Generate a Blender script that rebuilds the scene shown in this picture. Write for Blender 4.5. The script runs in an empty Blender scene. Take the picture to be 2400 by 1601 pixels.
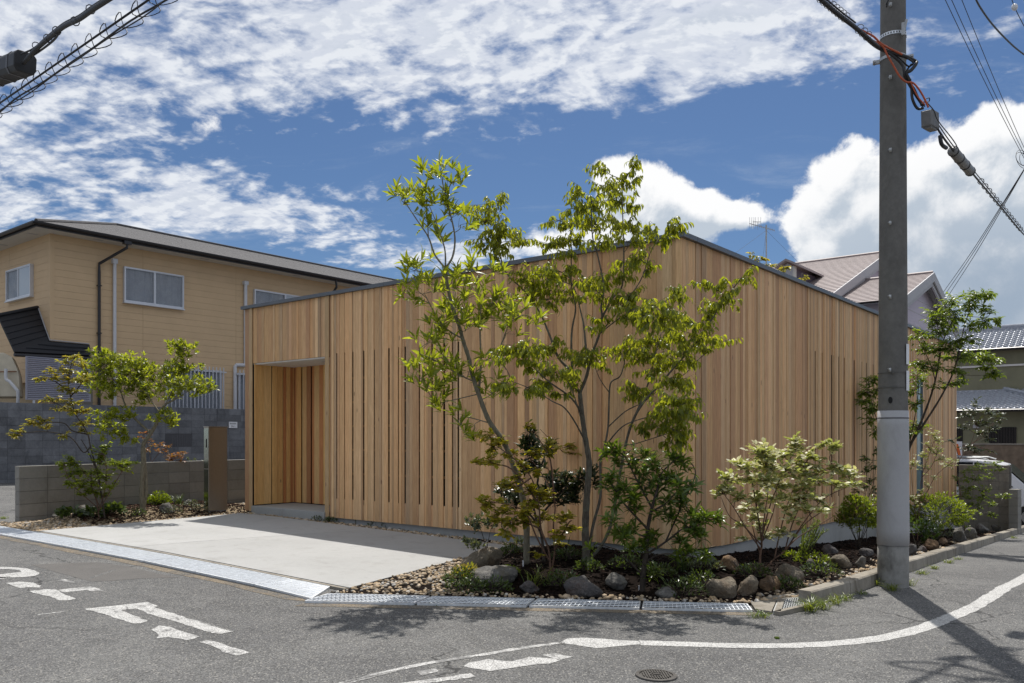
import bpy, bmesh, math, random
import numpy as np
from mathutils import Vector, Matrix, noise as mnoise

R_ = math.radians
sc = bpy.context.scene
COL = sc.collection
rng = random.Random(7)
nrg = np.random.default_rng(11)

# ------------------------------------------------------------------ camera
EYE = 1.34
F = 1954.0
cam_d = bpy.data.cameras.new("camera")
cam = bpy.data.objects.new("camera", cam_d)
COL.objects.link(cam)
cam.location = (0, 0, EYE)
cam.rotation_euler = (R_(90), 0, 0)
cam_d.sensor_width = 36.0
cam_d.lens = F / 2400 * 36.0
cam_d.shift_y = 223.5 / 2400
cam_d.clip_start = 0.05
cam_d.clip_end = 2000
sc.camera = cam

# ------------------------------------------------------------------ sun, sky, exposure
SUN_EL, SUN_AZ = R_(64.5), R_(11.5)          # azimuth clockwise from +Y
sun_d = bpy.data.lights.new("sun", 'SUN')
sun_d.energy = 3.7
sun_d.angle = R_(0.55)
sun_d.color = (1.0, 0.955, 0.89)
sun = bpy.data.objects.new("sun", sun_d)
COL.objects.link(sun)
sdir = Vector((math.sin(SUN_AZ) * math.cos(SUN_EL), math.cos(SUN_AZ) * math.cos(SUN_EL), math.sin(SUN_EL)))
sun.rotation_euler = sdir.to_track_quat('Z', 'Y').to_euler()
sc.view_settings.view_transform = 'Standard'
sc.view_settings.look = 'None'
sc.view_settings.gamma = 1.0
sc.view_settings.use_curve_mapping = False
sc.view_settings.exposure = 0.45
sc.cycles.max_bounces = 8
sc.cycles.diffuse_bounces = 4
sc.cycles.transparent_max_bounces = 12
sc.cycles.use_denoising = True
try:
    sc.cycles.denoiser = 'OPENIMAGEDENOISE'
except Exception:
    pass

class NT:
    """tiny helper around a node tree"""
    def __init__(s, nt):
        s.nt = nt; s.N = nt.nodes; s.L = nt.links
    def new(s, t, **kw):
        n = s.N.new(t)
        for k, v in kw.items(): setattr(n, k, v)
        return n
    def put(s, sock, v):
        if v is None: return
        if hasattr(v, 'is_output') or isinstance(v, bpy.types.NodeSocket): s.L.new(v, sock)
        else: sock.default_value = v
    def m(s, op, a, b=None, c=None, clamp=False):
        n = s.new('ShaderNodeMath', operation=op, use_clamp=clamp)
        s.put(n.inputs[0], a); s.put(n.inputs[1], b); s.put(n.inputs[2], c)
        return n.outputs[0]
    def add(s, a, b): return s.m('ADD', a, b)
    def sub(s, a, b): return s.m('SUBTRACT', a, b)
    def mul(s, a, b): return s.m('MULTIPLY', a, b)
    def ss(s, x, lo, hi, a=0.0, b=1.0):
        n = s.new('ShaderNodeMapRange', interpolation_type='SMOOTHSTEP')
        s.put(n.inputs[0], x); s.put(n.inputs[1], lo); s.put(n.inputs[2], hi); s.put(n.inputs[3], a); s.put(n.inputs[4], b)
        return n.outputs[0]
    def lin(s, x, lo, hi, a=0.0, b=1.0):
        n = s.new('ShaderNodeMapRange')
        s.put(n.inputs[0], x); s.put(n.inputs[1], lo); s.put(n.inputs[2], hi); s.put(n.inputs[3], a); s.put(n.inputs[4], b)
        return n.outputs[0]
    def xyz(s, x, y, z):
        n = s.new('ShaderNodeCombineXYZ')
        s.put(n.inputs[0], x); s.put(n.inputs[1], y); s.put(n.inputs[2], z)
        return n.outputs[0]
    def noise(s, vec, scale, detail=4.0, rough=0.55, dist=0.0, out=0, dim='3D'):
        n = s.new('ShaderNodeTexNoise', noise_dimensions=dim)
        s.put(n.inputs['Vector'], vec)
        n.inputs['Scale'].default_value = scale; n.inputs['Detail'].default_value = detail
        n.inputs['Roughness'].default_value = rough; n.inputs['Distortion'].default_value = dist
        return n.outputs[out]
    def voro(s, vec, scale, out='Distance', feature='F1', rand=1.0):
        n = s.new('ShaderNodeTexVoronoi', feature=feature)
        s.put(n.inputs['Vector'], vec); n.inputs['Scale'].default_value = scale
        n.inputs['Randomness'].default_value = rand
        return n.outputs[out]
    def mix(s, f, a, b, blend='MIX'):
        n = s.new('ShaderNodeMix', data_type='RGBA', blend_type=blend)
        s.put(n.inputs[0], f); s.put(n.inputs[6], c4(a)); s.put(n.inputs[7], c4(b))
        return n.outputs[2]
    def map(s, vec, scale=(1, 1, 1), loc=(0, 0, 0), rot=(0, 0, 0)):
        n = s.new('ShaderNodeMapping')
        s.put(n.inputs[0], vec); n.inputs['Location'].default_value = loc
        n.inputs['Rotation'].default_value = rot; n.inputs['Scale'].default_value = scale
        return n.outputs[0]
    def ramp(s, f, stops):
        n = s.new('ShaderNodeValToRGB'); s.put(n.inputs[0], f)
        e = n.color_ramp.elements
        while len(e) < len(stops): e.new(0.5)
        for k, (p, c) in enumerate(stops):
            e[k].position = p; e[k].color = c4(c)
        return n.outputs[0]
    def bump(s, h, strength=0.3, dist=0.01, normal=None):
        n = s.new('ShaderNodeBump'); n.inputs['Strength'].default_value = strength
        n.inputs['Distance'].default_value = dist
        s.put(n.inputs['Height'], h); s.put(n.inputs['Normal'], normal)
        return n.outputs[0]

def c4(c):
    if isinstance(c, (tuple, list)) and len(c) == 3: return (c[0], c[1], c[2], 1.0)
    return c

# ------------------------------------------------------------------ sky
world = bpy.data.worlds.new("World")
sc.world = world
world.use_nodes = True
W = NT(world.node_tree)
W.N.clear()
def build_sky():
    out = W.new('ShaderNodeOutputWorld')
    bg = W.new('ShaderNodeBackground')
    SKY_STRENGTH = 0.1
    bg.inputs[1].default_value = SKY_STRENGTH
    W.L.new(bg.outputs[0], out.inputs[0])
    sky = W.new('ShaderNodeTexSky', sky_type='NISHITA')
    sky.sun_disc = False
    sky.sun_elevation = SUN_EL
    sky.sun_rotation = SUN_AZ
    sky.altitude = 0.0
    sky.air_density = 1.0; sky.dust_density = 0.6; sky.ozone_density = 3.0
    tc = W.new('ShaderNodeTexCoord')
    sep = W.new('ShaderNodeSeparateXYZ')
    W.L.new(tc.outputs['Generated'], sep.inputs[0])
    x, y, z = sep.outputs
    az = W.m('ARCTAN2', x, y)
    el = W.m('ARCSINE', z)
    k = W.m('DIVIDE', 1.0, W.m('MAXIMUM', W.add(z, 0.17), 0.12))
    U = W.mul(x, k); V = W.mul(y, k)
    def ae(px, py):
        a = math.atan((px - 1200) / F)
        return a, math.atan((1024 - py) / F * math.cos(a))
    def blob(azs, els, px, py, sx, sy):
        a0, e0 = ae(px, py)
        da = W.mul(W.sub(azs, a0), 1 / (sx / F)); de = W.mul(W.sub(els, e0), 1 / (sy / F))
        d2 = W.add(W.mul(da, da), W.mul(de, de))
        return W.m('EXPONENT', W.mul(d2, -1.0))
    # --- high broken cloud layer
    P = W.xyz(U, V, 0.0)
    warp = W.noise(P, 0.9, 3.0, 0.5, out=1)
    wv = W.new('ShaderNodeVectorMath', operation='MULTIPLY_ADD')
    W.L.new(warp, wv.inputs[0]); wv.inputs[1].default_value = (0.30, 0.30, 0.0); W.L.new(P, wv.inputs[2])
    Pw = wv.outputs[0]
    n_big = W.noise(Pw, 1.1, 4.0, 0.5)
    Ps = W.map(Pw, scale=(1.0, 1.15, 1.0), rot=(0, 0, R_(28)))
    n_cell = W.noise(Ps, 12.0, 6.0, 0.56, 0.15)
    n_mid = W.noise(Ps, 3.0, 3.0, 0.5, 0.2)
    sh = W.new('ShaderNodeVectorMath', operation='ADD'); W.L.new(Ps, sh.inputs[0]); sh.inputs[1].default_value = (0.008, 0.022, 0.0)
    n_sh = W.noise(sh.outputs[0], 12.0, 6.0, 0.56, 0.15)
    n_fine = W.noise(Ps, 36.0, 5.0, 0.62, 0.2)
    # where the layer is thicker or broken (directions in the sky)
    B = W.add(W.mul(W.ss(el, R_(23), R_(36)), 0.135), W.mul(W.ss(W.m('ABSOLUTE', az), R_(45), R_(80)), 0.07))  # extra unseen cloud overhead and to the sides, added for fill light
    for px, py, sx, sy, w in [(150, 60, 500, 200, .13), (900, 40, 500, 120, .13), (1650, 60, 420, 120, .17),
                              (1500, 190, 330, 80, .10), (1900, 150, 260, 60, .12), (350, 480, 480, 110, .12), (1000, 250, 260, 90, .06),
                              (560, 330, 160, 45, -.10), (830, 395, 240, 55, -.14), (1500, 370, 420, 120, -.24),
                              (1950, 300, 260, 130, -.22), (1100, 470, 200, 90, -.2), (620, 585, 200, 40, -.18), (80, 430, 160, 40, -.08),
                              (870, 590, 200, 40, .14), (1180, 540, 150, 60, .22), (2300, 130, 200, 70, -.02),
                              (2200, 700, 600, 120, -.1), (1650, 560, 350, 110, -.22)]:
        t = W.mul(blob(az, el, px, py, sx, sy), w)
        B = t if B is None else W.add(B, t)
    s = W.add(W.add(W.mul(n_big, 0.30), W.add(W.mul(n_mid, 0.38), W.mul(n_cell, 0.62))), W.add(W.mul(n_fine, 0.20), B))
    d1 = W.ss(s, 0.715, 0.94)
    # shading of the layer: thick parts a little greyer, fine mottling
    th = W.ss(s, 0.90, 1.15)
    c_layer = W.mix(th, (5.2, 5.5, 6.1), (4.1, 4.55, 5.2))
    # bright rims near the sun side, soft
    hi = W.ss(W.add(W.sub(n_cell, n_sh), W.mul(W.sub(n_cell, 0.5), 0.35)), -0.03, 0.13)
    c_layer = W.mix(W.mul(hi, 0.85), c_layer, (6.4, 6.6, 6.9))
    # --- cumulus towers
    def cum(azs, els):
        q = W.xyz(W.mul(azs, 1.0), W.mul(els, 1.0), 0.3)
        f1 = W.noise(q, 10.0, 12.0, 0.64, 0.15)
        f2 = W.voro(W.xyz(azs, els, W.mul(f1, 0.02)), 26.0, feature='SMOOTH_F1')
        tot = None
        for px, py, sx, sy, w in [(2030, 520, 130, 110, .9), (1960, 420, 50, 55, .55), (2010, 330, 35, 45, .5), (2260, 360, 90, 80, .85), (2390, 390, 90, 110, .8),
                                  (2230, 560, 190, 130, 1.0), (2420, 560, 180, 160, 1.0), (1990, 640, 110, 80, .85), (2250, 740, 260, 110, .9), (2700, 520, 260, 200, 1.0),
                                  (1440, 420, 60, 60, .75), (1520, 460, 90, 75, .9), (1600, 500, 95, 55, .75), (1700, 505, 75, 34, .62), (1770, 505, 30, 26, .4),
                                  (1560, 560, 190, 50, .6), (1210, 560, 140, 60, .55)]:
            t = W.mul(blob(azs, els, px, py, sx, sy), w)
            tot = t if tot is None else W.add(tot, t)
        tot = W.m('MINIMUM', tot, 1.15)
        return W.add(W.add(tot, W.mul(W.sub(f1, 0.5), 2.1)), W.mul(W.sub(0.42, f2), 0.75)), f1
    f, f1 = cum(az, el)
    fu, _ = cum(W.sub(az, 0.006), W.add(el, 0.020))
    d2 = W.ss(f, 0.38, 0.66)
    lit = W.ss(W.sub(fu, W.mul(W.sub(f, fu), 1.3)), 0.15, 1.6)
    c_cum = W.mix(lit, (7.4, 7.4, 7.4), (3.9, 4.4, 5.0))
    # the lower right of the tower darkens to blue grey
    low = W.mul(blob(az, el, 2330, 720, 330, 170), W.ss(f, 0.5, 1.0))
    c_cum = W.mix(W.mul(low, 0.8), c_cum, (2.2, 2.8, 3.6))
    # air colour: deepen the clear blue a little (polarised, hazy toward the horizon)
    blue = W.mix(1.0, sky.outputs[0], (0.35, 0.43, 0.525), 'MULTIPLY')
    thin = W.ss(W.noise(W.map(Pw, scale=(1, 2.4, 1), rot=(0, 0, R_(20))), 1.6, 8.0, 0.68, 0.4), 0.52, 0.82, 0.0, 0.30)
    base = W.mix(thin, blue, (4.6, 5.1, 5.7))
    c = W.mix(W.mul(d1, 0.94), base, c_layer)
    c = W.mix(W.mul(d2, 0.98), c, c_cum)
    W.L.new(c, bg.inputs[0])
build_sky()

# ------------------------------------------------------------------ plan frame
CX, CY = 1.90, 9.43                        # the corner of the timber house
RD = Vector((0.6262, 0.7797, 0))           # along its right-hand wall, away from us
ND = Vector((0.7797, -0.6262, 0))          # out of that wall
def uv(u, v, z=0.0):
    return Vector((CX + RD.x * u + ND.x * v, CY + RD.y * u + ND.y * v, z))
def to_uv(x, y):
    dx, dy = x - CX, y - CY
    return dx * RD.x + dy * RD.y, dx * ND.x + dy * ND.y
_gx = [-30, -14, -8, -4, 4, 9, 40]
_gz = [0.20, 0.17, 0.0, 0.0, -0.148, -0.2, -0.2]
def sstep(a, b, x):
    t = min(1.0, max(0.0, (x - a) / (b - a)))
    return t * t * (3 - 2 * t)
def g(x, y):
    z = float(np.interp(x, _gx, _gz))
    u, v = to_uv(x, y)
    if u > 0:
        d = 0.056 * max(0.0, min(u, 24.0) - 1.0) if u > 1.0 else 0.0
        z -= d * sstep(-6, 0, v)
    return z
def P3(px, py, Y):
    return Vector(((px - 1200) / F * Y, Y, EYE + (1024 - py) / F * Y))
def gpt(px, py, dz=0.0):
    """the point of the ground seen at a place in the photograph"""
    Y = 8.0
    q = (px - 1200) / F
    s = (py - 1024) / F
    lo, hi = 2.0, 60.0
    for _ in range(60):
        m = (lo + hi) / 2
        if EYE - s * m > g(q * m, m) + dz: lo = m
        else: hi = m
    Y = (lo + hi) / 2
    return Vector((q * Y, Y, g(q * Y, Y)))
def facade_t(px):
    q = (px - 1200) / F
    return (CX - CY * q) / (ND.x + -ND.y * q)
def facade_u(px):
    q = (px - 1200) / F
    return (CY * q - CX) / (RD.x - RD.y * q)

# ------------------------------------------------------------------ object helpers
ORG = {}
def thing(name, label, cat, loc=(0, 0, 0), group=None, kind=None):
    o = bpy.data.objects.new(name, None)
    COL.objects.link(o)
    o.location = loc
    o.empty_display_size = 0.1
    tag(o, label, cat, group, kind)
    ORG[o.name] = Vector(loc)
    return o
def tag(o, label=None, cat=None, group=None, kind=None):
    if label: o['label'] = label
    if cat: o['category'] = cat
    if group: o['group'] = group
    if kind: o['kind'] = kind
    return o
def org(o):
    v = Vector((0, 0, 0))
    while o is not None:
        v = v + o.location; o = o.parent
    return v
class MB:
    def __init__(s):
        s.v = []; s.f = []; s.arr = []
    def vert(s, p): s.v.append((p[0], p[1], p[2])); return len(s.v) - 1
    def quad(s, a, b, c, d):
        i = len(s.v); s.v += [tuple(a), tuple(b), tuple(c), tuple(d)]; s.f.append((i, i + 1, i + 2, i + 3))
    def poly(s, pts):
        i = len(s.v); s.v += [tuple(p) for p in pts]; s.f.append(tuple(range(i, i + len(pts))))
    def box(s, o, ax, ay, az):
        """corner o and three edge vectors"""
        o = Vector(o); ax = Vector(ax); ay = Vector(ay); az = Vector(az)
        i = len(s.v)
        for k in (0, 1):
            for a, b in ((0, 0), (1, 0), (1, 1), (0, 1)):
                s.v.append(tuple(o + ax * a + ay * b + az * k))
        fl = [(3, 2, 1, 0), (4, 5, 6, 7), (0, 1, 5, 4), (1, 2, 6, 5), (2, 3, 7, 6), (3, 0, 4, 7)]
        if ax.cross(ay).dot(az) < 0: fl = [t[::-1] for t in fl]
        s.f += [tuple(i + j for j in t) for t in fl]
    def cbox(s, c, ax, ay, az):
        c = Vector(c); ax = Vector(ax); ay = Vector(ay); az = Vector(az)
        s.box(c - ax / 2 - ay / 2 - az / 2, ax, ay, az)
    def prism(s, pts, ex):
        """polygon pts swept by ex"""
        i = len(s.v); n = len(pts); ex = Vector(ex)
        s.v += [tuple(p) for p in pts] + [tuple(Vector(p) + ex) for p in pts]
        s.f.append(tuple(range(i + n - 1, i - 1, -1))); s.f.append(tuple(range(i + n, i + 2 * n)))
        for k in range(n):
            j = (k + 1) % n
            s.f.append((i + k, i + j, i + n + j, i + n + k))
    def tube(s, pts, rad, sides=6, cap=True):
        pts = [Vector(p) for p in pts]
        n = len(pts)
        if not hasattr(rad, '__len__'): rad = [rad] * n
        i0 = len(s.v)
        ref = None
        for k in range(n):
            d = (pts[min(n - 1, k + 1)] - pts[max(0, k - 1)])
            if d.length < 1e-9: d = Vector((0, 0, 1))
            d.normalize()
            if ref is None:
                ref = d.orthogonal().normalized()
            else:
                ref = (ref - d * ref.dot(d))
                if ref.length < 1e-6: ref = d.orthogonal()
                ref.normalize()
            b = d.cross(ref)
            for j in range(sides):
                a = 2 * math.pi * j / sides
                s.v.append(tuple(pts[k] + (ref * math.cos(a) + b * math.sin(a)) * rad[k]))
        for k in range(n - 1):
            for j in range(sides):
                a = i0 + k * sides + j; b2 = i0 + k * sides + (j + 1) % sides
                s.f.append((a, b2, b2 + sides, a + sides))
        if cap:
            s.f.append(tuple(range(i0 + sides - 1, i0 - 1, -1)))
            s.f.append(tuple(range(i0 + (n - 1) * sides, i0 + n * sides)))
    def build(s, name, mat, parent=None, smooth=False, attr=None):
        o0 = org(parent) if parent is not None else Vector((0, 0, 0))
        me = bpy.data.meshes.new(name)
        vs = [(a - o0.x, b - o0.y, c - o0.z) for a, b, c in s.v]
        me.from_pydata(vs, [], s.f)
        return link(name, me, mat, parent, smooth)
def link(name, me, mat, parent=None, smooth=False):
    if mat is not None and len(me.materials) == 0: me.materials.append(mat)
    if smooth:
        me.polygons.foreach_set('use_smooth', [True] * len(me.polygons))
    o = bpy.data.objects.new(name, me)
    COL.objects.link(o)
    if parent is not None: o.parent = parent
    return o
def add_bevel(o, w=0.005, seg=2):
    md = o.modifiers.new('bevel', 'BEVEL'); md.width = w; md.segments = seg; md.limit_method = 'ANGLE'; md.angle_limit = R_(40)
    return o
def np_mesh(name, V, FQ, mat, parent=None, smooth=False, tint=None):
    """V (n,3) world coordinates, FQ (m,k) faces of equal size"""
    o0 = org(parent) if parent is not None else Vector((0, 0, 0))
    V = np.asarray(V, dtype=np.float32) - np.array(o0, dtype=np.float32)
    FQ = np.asarray(FQ, dtype=np.int32)
    me = bpy.data.meshes.new(name)
    me.vertices.add(len(V)); me.vertices.foreach_set('co', V.ravel())
    m, k = FQ.shape
    me.loops.add(m * k); me.loops.foreach_set('vertex_index', FQ.ravel())
    me.polygons.add(m)
    me.polygons.foreach_set('loop_start', np.arange(0, m * k, k, dtype=np.int32))
    me.polygons.foreach_set('loop_total', np.full(m, k, dtype=np.int32))
    if tint is not None:
        a = me.attributes.new('tint', 'FLOAT', 'POINT')
        a.data.foreach_set('value', np.asarray(tint, dtype=np.float32))
    me.update(calc_edges=True)
    me.validate()
    return link(name, me, mat, parent, smooth)
def scatter_mesh(name, base_v, base_f, mats, locs, mat, parent=None, smooth=False, tint=None):
    """joined copies: base_v (n,3), mats (m,3,3), locs (m,3)"""
    bv = np.asarray(base_v, dtype=np.float32); bf = np.asarray(base_f, dtype=np.int32)
    m = len(locs); n = len(bv)
    V = np.einsum('mij,nj->mni', np.asarray(mats, dtype=np.float32), bv) + np.asarray(locs, dtype=np.float32)[:, None, :]
    FQ = (bf[None] + (np.arange(m) * n)[:, None, None]).reshape(-1, bf.shape[1])
    tt = None if tint is None else np.repeat(np.asarray(tint, dtype=np.float32), n)
    return np_mesh(name, V.reshape(-1, 3), FQ, mat, parent, smooth, tt)
def crom(pts, n=5):
    """smooth polyline through pts"""
    pts = [Vector(p) for p in pts]
    if len(pts) < 3:
        return [pts[0].lerp(pts[-1], k / n) for k in range(n + 1)]
    out = []
    for i in range(len(pts) - 1):
        p0 = pts[max(0, i - 1)]; p1 = pts[i]; p2 = pts[i + 1]; p3 = pts[min(len(pts) - 1, i + 2)]
        for k in range(n):
            t = k / n
            out.append(0.5 * ((2 * p1) + (p2 - p0) * t + (2 * p0 - 5 * p1 + 4 * p2 - p3) * t * t + (3 * p1 - p0 - 3 * p2 + p3) * t ** 3))
    out.append(pts[-1])
    return out

# ------------------------------------------------------------------ materials
def mat(name):
    m = bpy.data.materials.new(name); m.use_nodes = True
    t = NT(m.node_tree)
    b = m.node_tree.nodes['Principled BSDF']
    t.b = b
    t.obj = None
    def coord(which='Object'):
        n = t.new('ShaderNodeTexCoord'); return n.outputs[which]
    t.coord = coord
    def geo():
        return t.new('ShaderNodeNewGeometry').outputs['Position']
    t.pos = geo
    return m, t
def simple(name, col, rough=0.6, metal=0.0, var=0.12, scale=12.0, bump=0.0, bscale=60.0, spec=None):
    m, t = mat(name)
    P = t.pos()
    n = t.noise(P, scale, 5.0, 0.6)
    c = t.mix(t.lin(n, 0.3, 0.7), tuple(x * (1 - var) for x in col), tuple(min(1, x * (1 + var)) for x in col))
    t.L.new(c, t.b.inputs['Base Color'])
    t.b.inputs['Roughness'].default_value = rough
    t.b.inputs['Metallic'].default_value = metal
    if spec is not None: t.b.inputs['Specular IOR Level'].default_value = spec
    if bump > 0:
        t.L.new(t.bump(t.noise(P, bscale, 4.0, 0.6), bump, 0.01), t.b.inputs['Normal'])
    return m
def m_wood():
    m, t = mat('cedar_boards')
    oi = t.new('ShaderNodeObjectInfo')
    P = t.pos()
    off = t.new('ShaderNodeVectorMath', operation='MULTIPLY_ADD')
    t.L.new(oi.outputs['Random'], off.inputs[0]); off.inputs[1].default_value = (13, 7, 29); t.L.new(P, off.inputs[2])
    Q = t.map(off.outputs[0], scale=(1, 1, 0.05))
    grain = t.noise(Q, 95.0, 6.0, 0.62, 0.6)
    broad = t.noise(t.map(off.outputs[0], scale=(1, 1, 0.12)), 14.0, 3.0, 0.5, 1.0)
    # cathedral figure: rings from distorted distance
    rings = t.m('FRACT', t.mul(t.noise(t.map(off.outputs[0], scale=(1, 1, 0.09)), 9.0, 2.0, 0.45, 0.4), 9.0))
    c0 = oi.outputs['Color']
    dark = t.mix(1.0, c0, (0.72, 0.64, 0.58), 'MULTIPLY')
    lite = t.mix(1.0, c0, (1.12, 1.10, 1.06), 'MULTIPLY')
    c = t.mix(t.lin(grain, 0.3, 0.7), dark, lite)
    c = t.mix(t.mul(t.ss(rings, 0.55, 1.0), 0.20), c, dark)
    c = t.mix(t.lin(broad, 0.35, 0.75, 0.0, 0.35), c, dark)
    # few knots
    kn = t.voro(t.map(off.outputs[0], scale=(6, 6, 1.6)), 1.0)
    c = t.mix(t.ss(kn, 0.035, 0.075, 0.75, 0.0), c, (0.13, 0.07, 0.04))
    t.L.new(c, t.b.inputs['Base Color'])
    t.b.inputs['Roughness'].default_value = 0.62
    t.b.inputs['Specular IOR Level'].default_value = 0.3
    t.L.new(t.bump(grain, 0.25, 0.003), t.b.inputs['Normal'])
    return m
def m_asphalt():
    m, t = mat('asphalt')
    P = t.pos()
    ag = t.voro(P, 135.0, 'Color'); agd = t.voro(P, 135.0)
    sp = t.new('ShaderNodeSeparateColor'); t.L.new(ag, sp.inputs[0])
    fine = t.noise(P, 420.0, 2.0, 0.6)
    big = t.noise(P, 0.7, 5.0, 0.6, 0.5)
    med = t.noise(P, 6.0, 5.0, 0.65)
    v = t.add(t.mul(t.lin(sp.outputs[0], 0.0, 1.0, 0.45, 1.5), t.lin(big, 0.3, 0.7, 0.80, 1.16)), t.lin(med, 0.3, 0.7, -0.12, 0.12))
    v = t.mul(v, t.lin(fine, 0.3, 0.7, 0.72, 1.28))
    # pale stones showing in the worn surface
    stones = t.m('GREATER_THAN', sp.outputs[1], 0.92)
    c = t.mix(1.0, t.mix(t.lin(big, 0.4, 0.7), (0.100, 0.0995, 0.099), (0.119, 0.118, 0.114)), t.xyz(v, v, v), 'MULTIPLY')
    c = t.mix(t.mul(stones, 0.55), c, (0.40, 0.38, 0.34))
    oil = t.ss(t.noise(P, 1.9, 3.0, 0.5, 0.3), 0.66, 0.74)
    c = t.mix(t.mul(oil, 0.35), c, (0.05, 0.05, 0.05))
    # hairline cracks
    Pw = t.new('ShaderNodeVectorMath', operation='MULTIPLY_ADD')
    t.L.new(t.noise(P, 2.3, 4.0, 0.6, out=1), Pw.inputs[0]); Pw.inputs[1].default_value = (0.5, 0.5, 0); t.L.new(P, Pw.inputs[2])
    cr = t.voro(Pw.outputs[0], 0.42, feature='DISTANCE_TO_EDGE')
    msk = t.ss(t.noise(P, 0.35, 2.0, 0.5), 0.48, 0.6)
    c = t.mix(t.mul(t.ss(cr, 0.0015, 0.006, 0.85, 0.0), msk), c, (0.02, 0.02, 0.02))
    t.L.new(c, t.b.inputs['Base Color'])
    t.b.inputs['Roughness'].default_value = 0.82
    t.b.inputs['Specular IOR Level'].default_value = 0.35
    h = t.add(t.mul(agd, -1.0), t.mul(fine, 0.4))
    t.L.new(t.bump(h, 0.55, 0.006), t.b.inputs['Normal'])
    return m
def m_paint():
    m, t = mat('road_paint')
    P = t.pos()
    w = t.add(t.noise(P, 5.0, 6.0, 0.7, 0.3), t.mul(t.noise(t.map(P, scale=(1, 1, 1), rot=(0, 0, 0.7)), 34.0, 4.0, 0.7), 0.45))
    oi = t.new('ShaderNodeObjectInfo')
    sepc = t.new('ShaderNodeSeparateColor'); t.L.new(oi.outputs['Color'], sepc.inputs[0])
    worn = t.ss(w, t.sub(0.93, t.mul(sepc.outputs[0], 0.40)), t.sub(1.03, t.mul(sepc.outputs[0], 0.36)))
    Pw = t.new('ShaderNodeVectorMath', operation='MULTIPLY_ADD')
    t.L.new(t.noise(P, 3.0, 3.0, 0.6, out=1), Pw.inputs[0]); Pw.inputs[1].default_value = (0.25, 0.25, 0); t.L.new(P, Pw.inputs[2])
    cr = t.voro(Pw.outputs[0], 5.0, feature='DISTANCE_TO_EDGE')
    crk = t.mul(t.ss(cr, 0.006, 0.02, 1.0, 0.0), t.ss(t.noise(P, 1.3, 2.0, 0.5), 0.45, 0.55))
    white = t.mix(t.lin(t.noise(P, 18.0, 5.0, 0.65), 0.3, 0.75), (0.60, 0.595, 0.575), (0.44, 0.435, 0.42))
    sp = t.new('ShaderNodeSeparateColor'); t.L.new(t.voro(P, 135.0, 'Color'), sp.inputs[0])
    v = t.lin(sp.outputs[0], 0, 1, 0.6, 1.4)
    asp = t.mix(1.0, (0.160, 0.158, 0.154), t.xyz(v, v, v), 'MULTIPLY')
    pit = t.ss(t.voro(P, 110.0), 0.42, 0.62, 0.0, 0.75)
    ea = t.new('ShaderNodeAttribute', attribute_name='edge').outputs['Fac']
    er = t.ss(t.add(t.mul(t.noise(P, 42.0, 4.0, 0.65), 0.9), t.mul(t.sub(1.0, ea), 0.45)), 0.72, 0.92)
    c = t.mix(t.m('MAXIMUM', t.m('MAXIMUM', t.m('MAXIMUM', worn, crk), pit), er), white, asp)
    t.L.new(c, t.b.inputs['Base Color'])
    t.b.inputs['Roughness'].default_value = 0.75
    t.L.new(t.bump(t.voro(P, 135.0), 0.3, 0.004), t.b.inputs['Normal'])
    return m
def m_concrete(name, col, var=0.10, stain=0.25, bump=0.12, rough=0.8, tint=(0.75, 0.70, 0.62), sc1=1.5, rnd=0.10):
    m, t = mat(name)
    P = t.pos()
    oi = t.new('ShaderNodeObjectInfo')
    a = t.noise(P, sc1, 6.0, 0.62, 0.4); b = t.noise(P, 22.0, 5.0, 0.65)
    f = t.noise(P, 260.0, 2.0, 0.6)
    lo = tuple(x * (1 - var) for x in col); hi = tuple(min(1, x * (1 + var)) for x in col)
    c = t.mix(t.lin(t.add(t.mul(a, .6), t.mul(b, .4)), 0.32, 0.68), lo, hi)
    c = t.mix(t.mul(t.ss(t.noise(t.map(P, scale=(1, 1, .5)), 3.2, 7.0, 0.7, 0.5), 0.5, 0.72), stain), c, tuple(col[k] * tint[k] * 0.72 for k in range(3)))
    rv = t.lin(oi.outputs['Random'], 0, 1, 1 - rnd, 1 + rnd)
    c = t.mix(1.0, c, t.xyz(rv, rv, rv), 'MULTIPLY')
    fv = t.lin(f, 0.3, 0.7, 0.93, 1.07)
    c = t.mix(1.0, c, t.xyz(fv, fv, fv), 'MULTIPLY')
    t.L.new(c, t.b.inputs['Base Color'])
    t.b.inputs['Roughness'].default_value = rough
    t.b.inputs['Specular IOR Level'].default_value = 0.3
    t.L.new(t.bump(t.add(f, t.mul(b, 0.6)), bump, 0.004), t.b.inputs['Normal'])
    return m
def m_leaf(name, lo, hi, trans=0.42, rough=0.33, back=None, spec=0.5):
    m, t = mat(name)
    at = t.new('ShaderNodeAttribute', attribute_name='tint')
    f = at.outputs['Fac']
    c = t.mix(f, lo, hi)
    n = t.noise(t.pos(), 30.0, 3.0, 0.6)
    c = t.mix(t.lin(n, 0.35, 0.75, 0.0, 0.35), c, tuple(x * 0.6 for x in lo))
    if back is not None:
        g_ = t.new('ShaderNodeNewGeometry')
        c = t.mix(g_.outputs['Backfacing'], c, back)
    t.L.new(c, t.b.inputs['Base Color'])
    t.b.inputs['Roughness'].default_value = rough
    t.b.inputs['Specular IOR Level'].default_value = spec
    tr = t.new('ShaderNodeBsdfTranslucent')
    ct = t.mix(1.0, c, (2.1, 2.0, 0.7), 'MULTIPLY')
    t.L.new(ct, tr.inputs[0])
    ms = t.new('ShaderNodeMixShader'); ms.inputs[0].default_value = trans
    t.L.new(t.b.outputs[0], ms.inputs[1]); t.L.new(tr.outputs[0], ms.inputs[2])
    out = [n for n in t.N if n.type == 'OUTPUT_MATERIAL'][0]
    t.L.new(ms.outputs[0], out.inputs[0])
    return m
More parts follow.
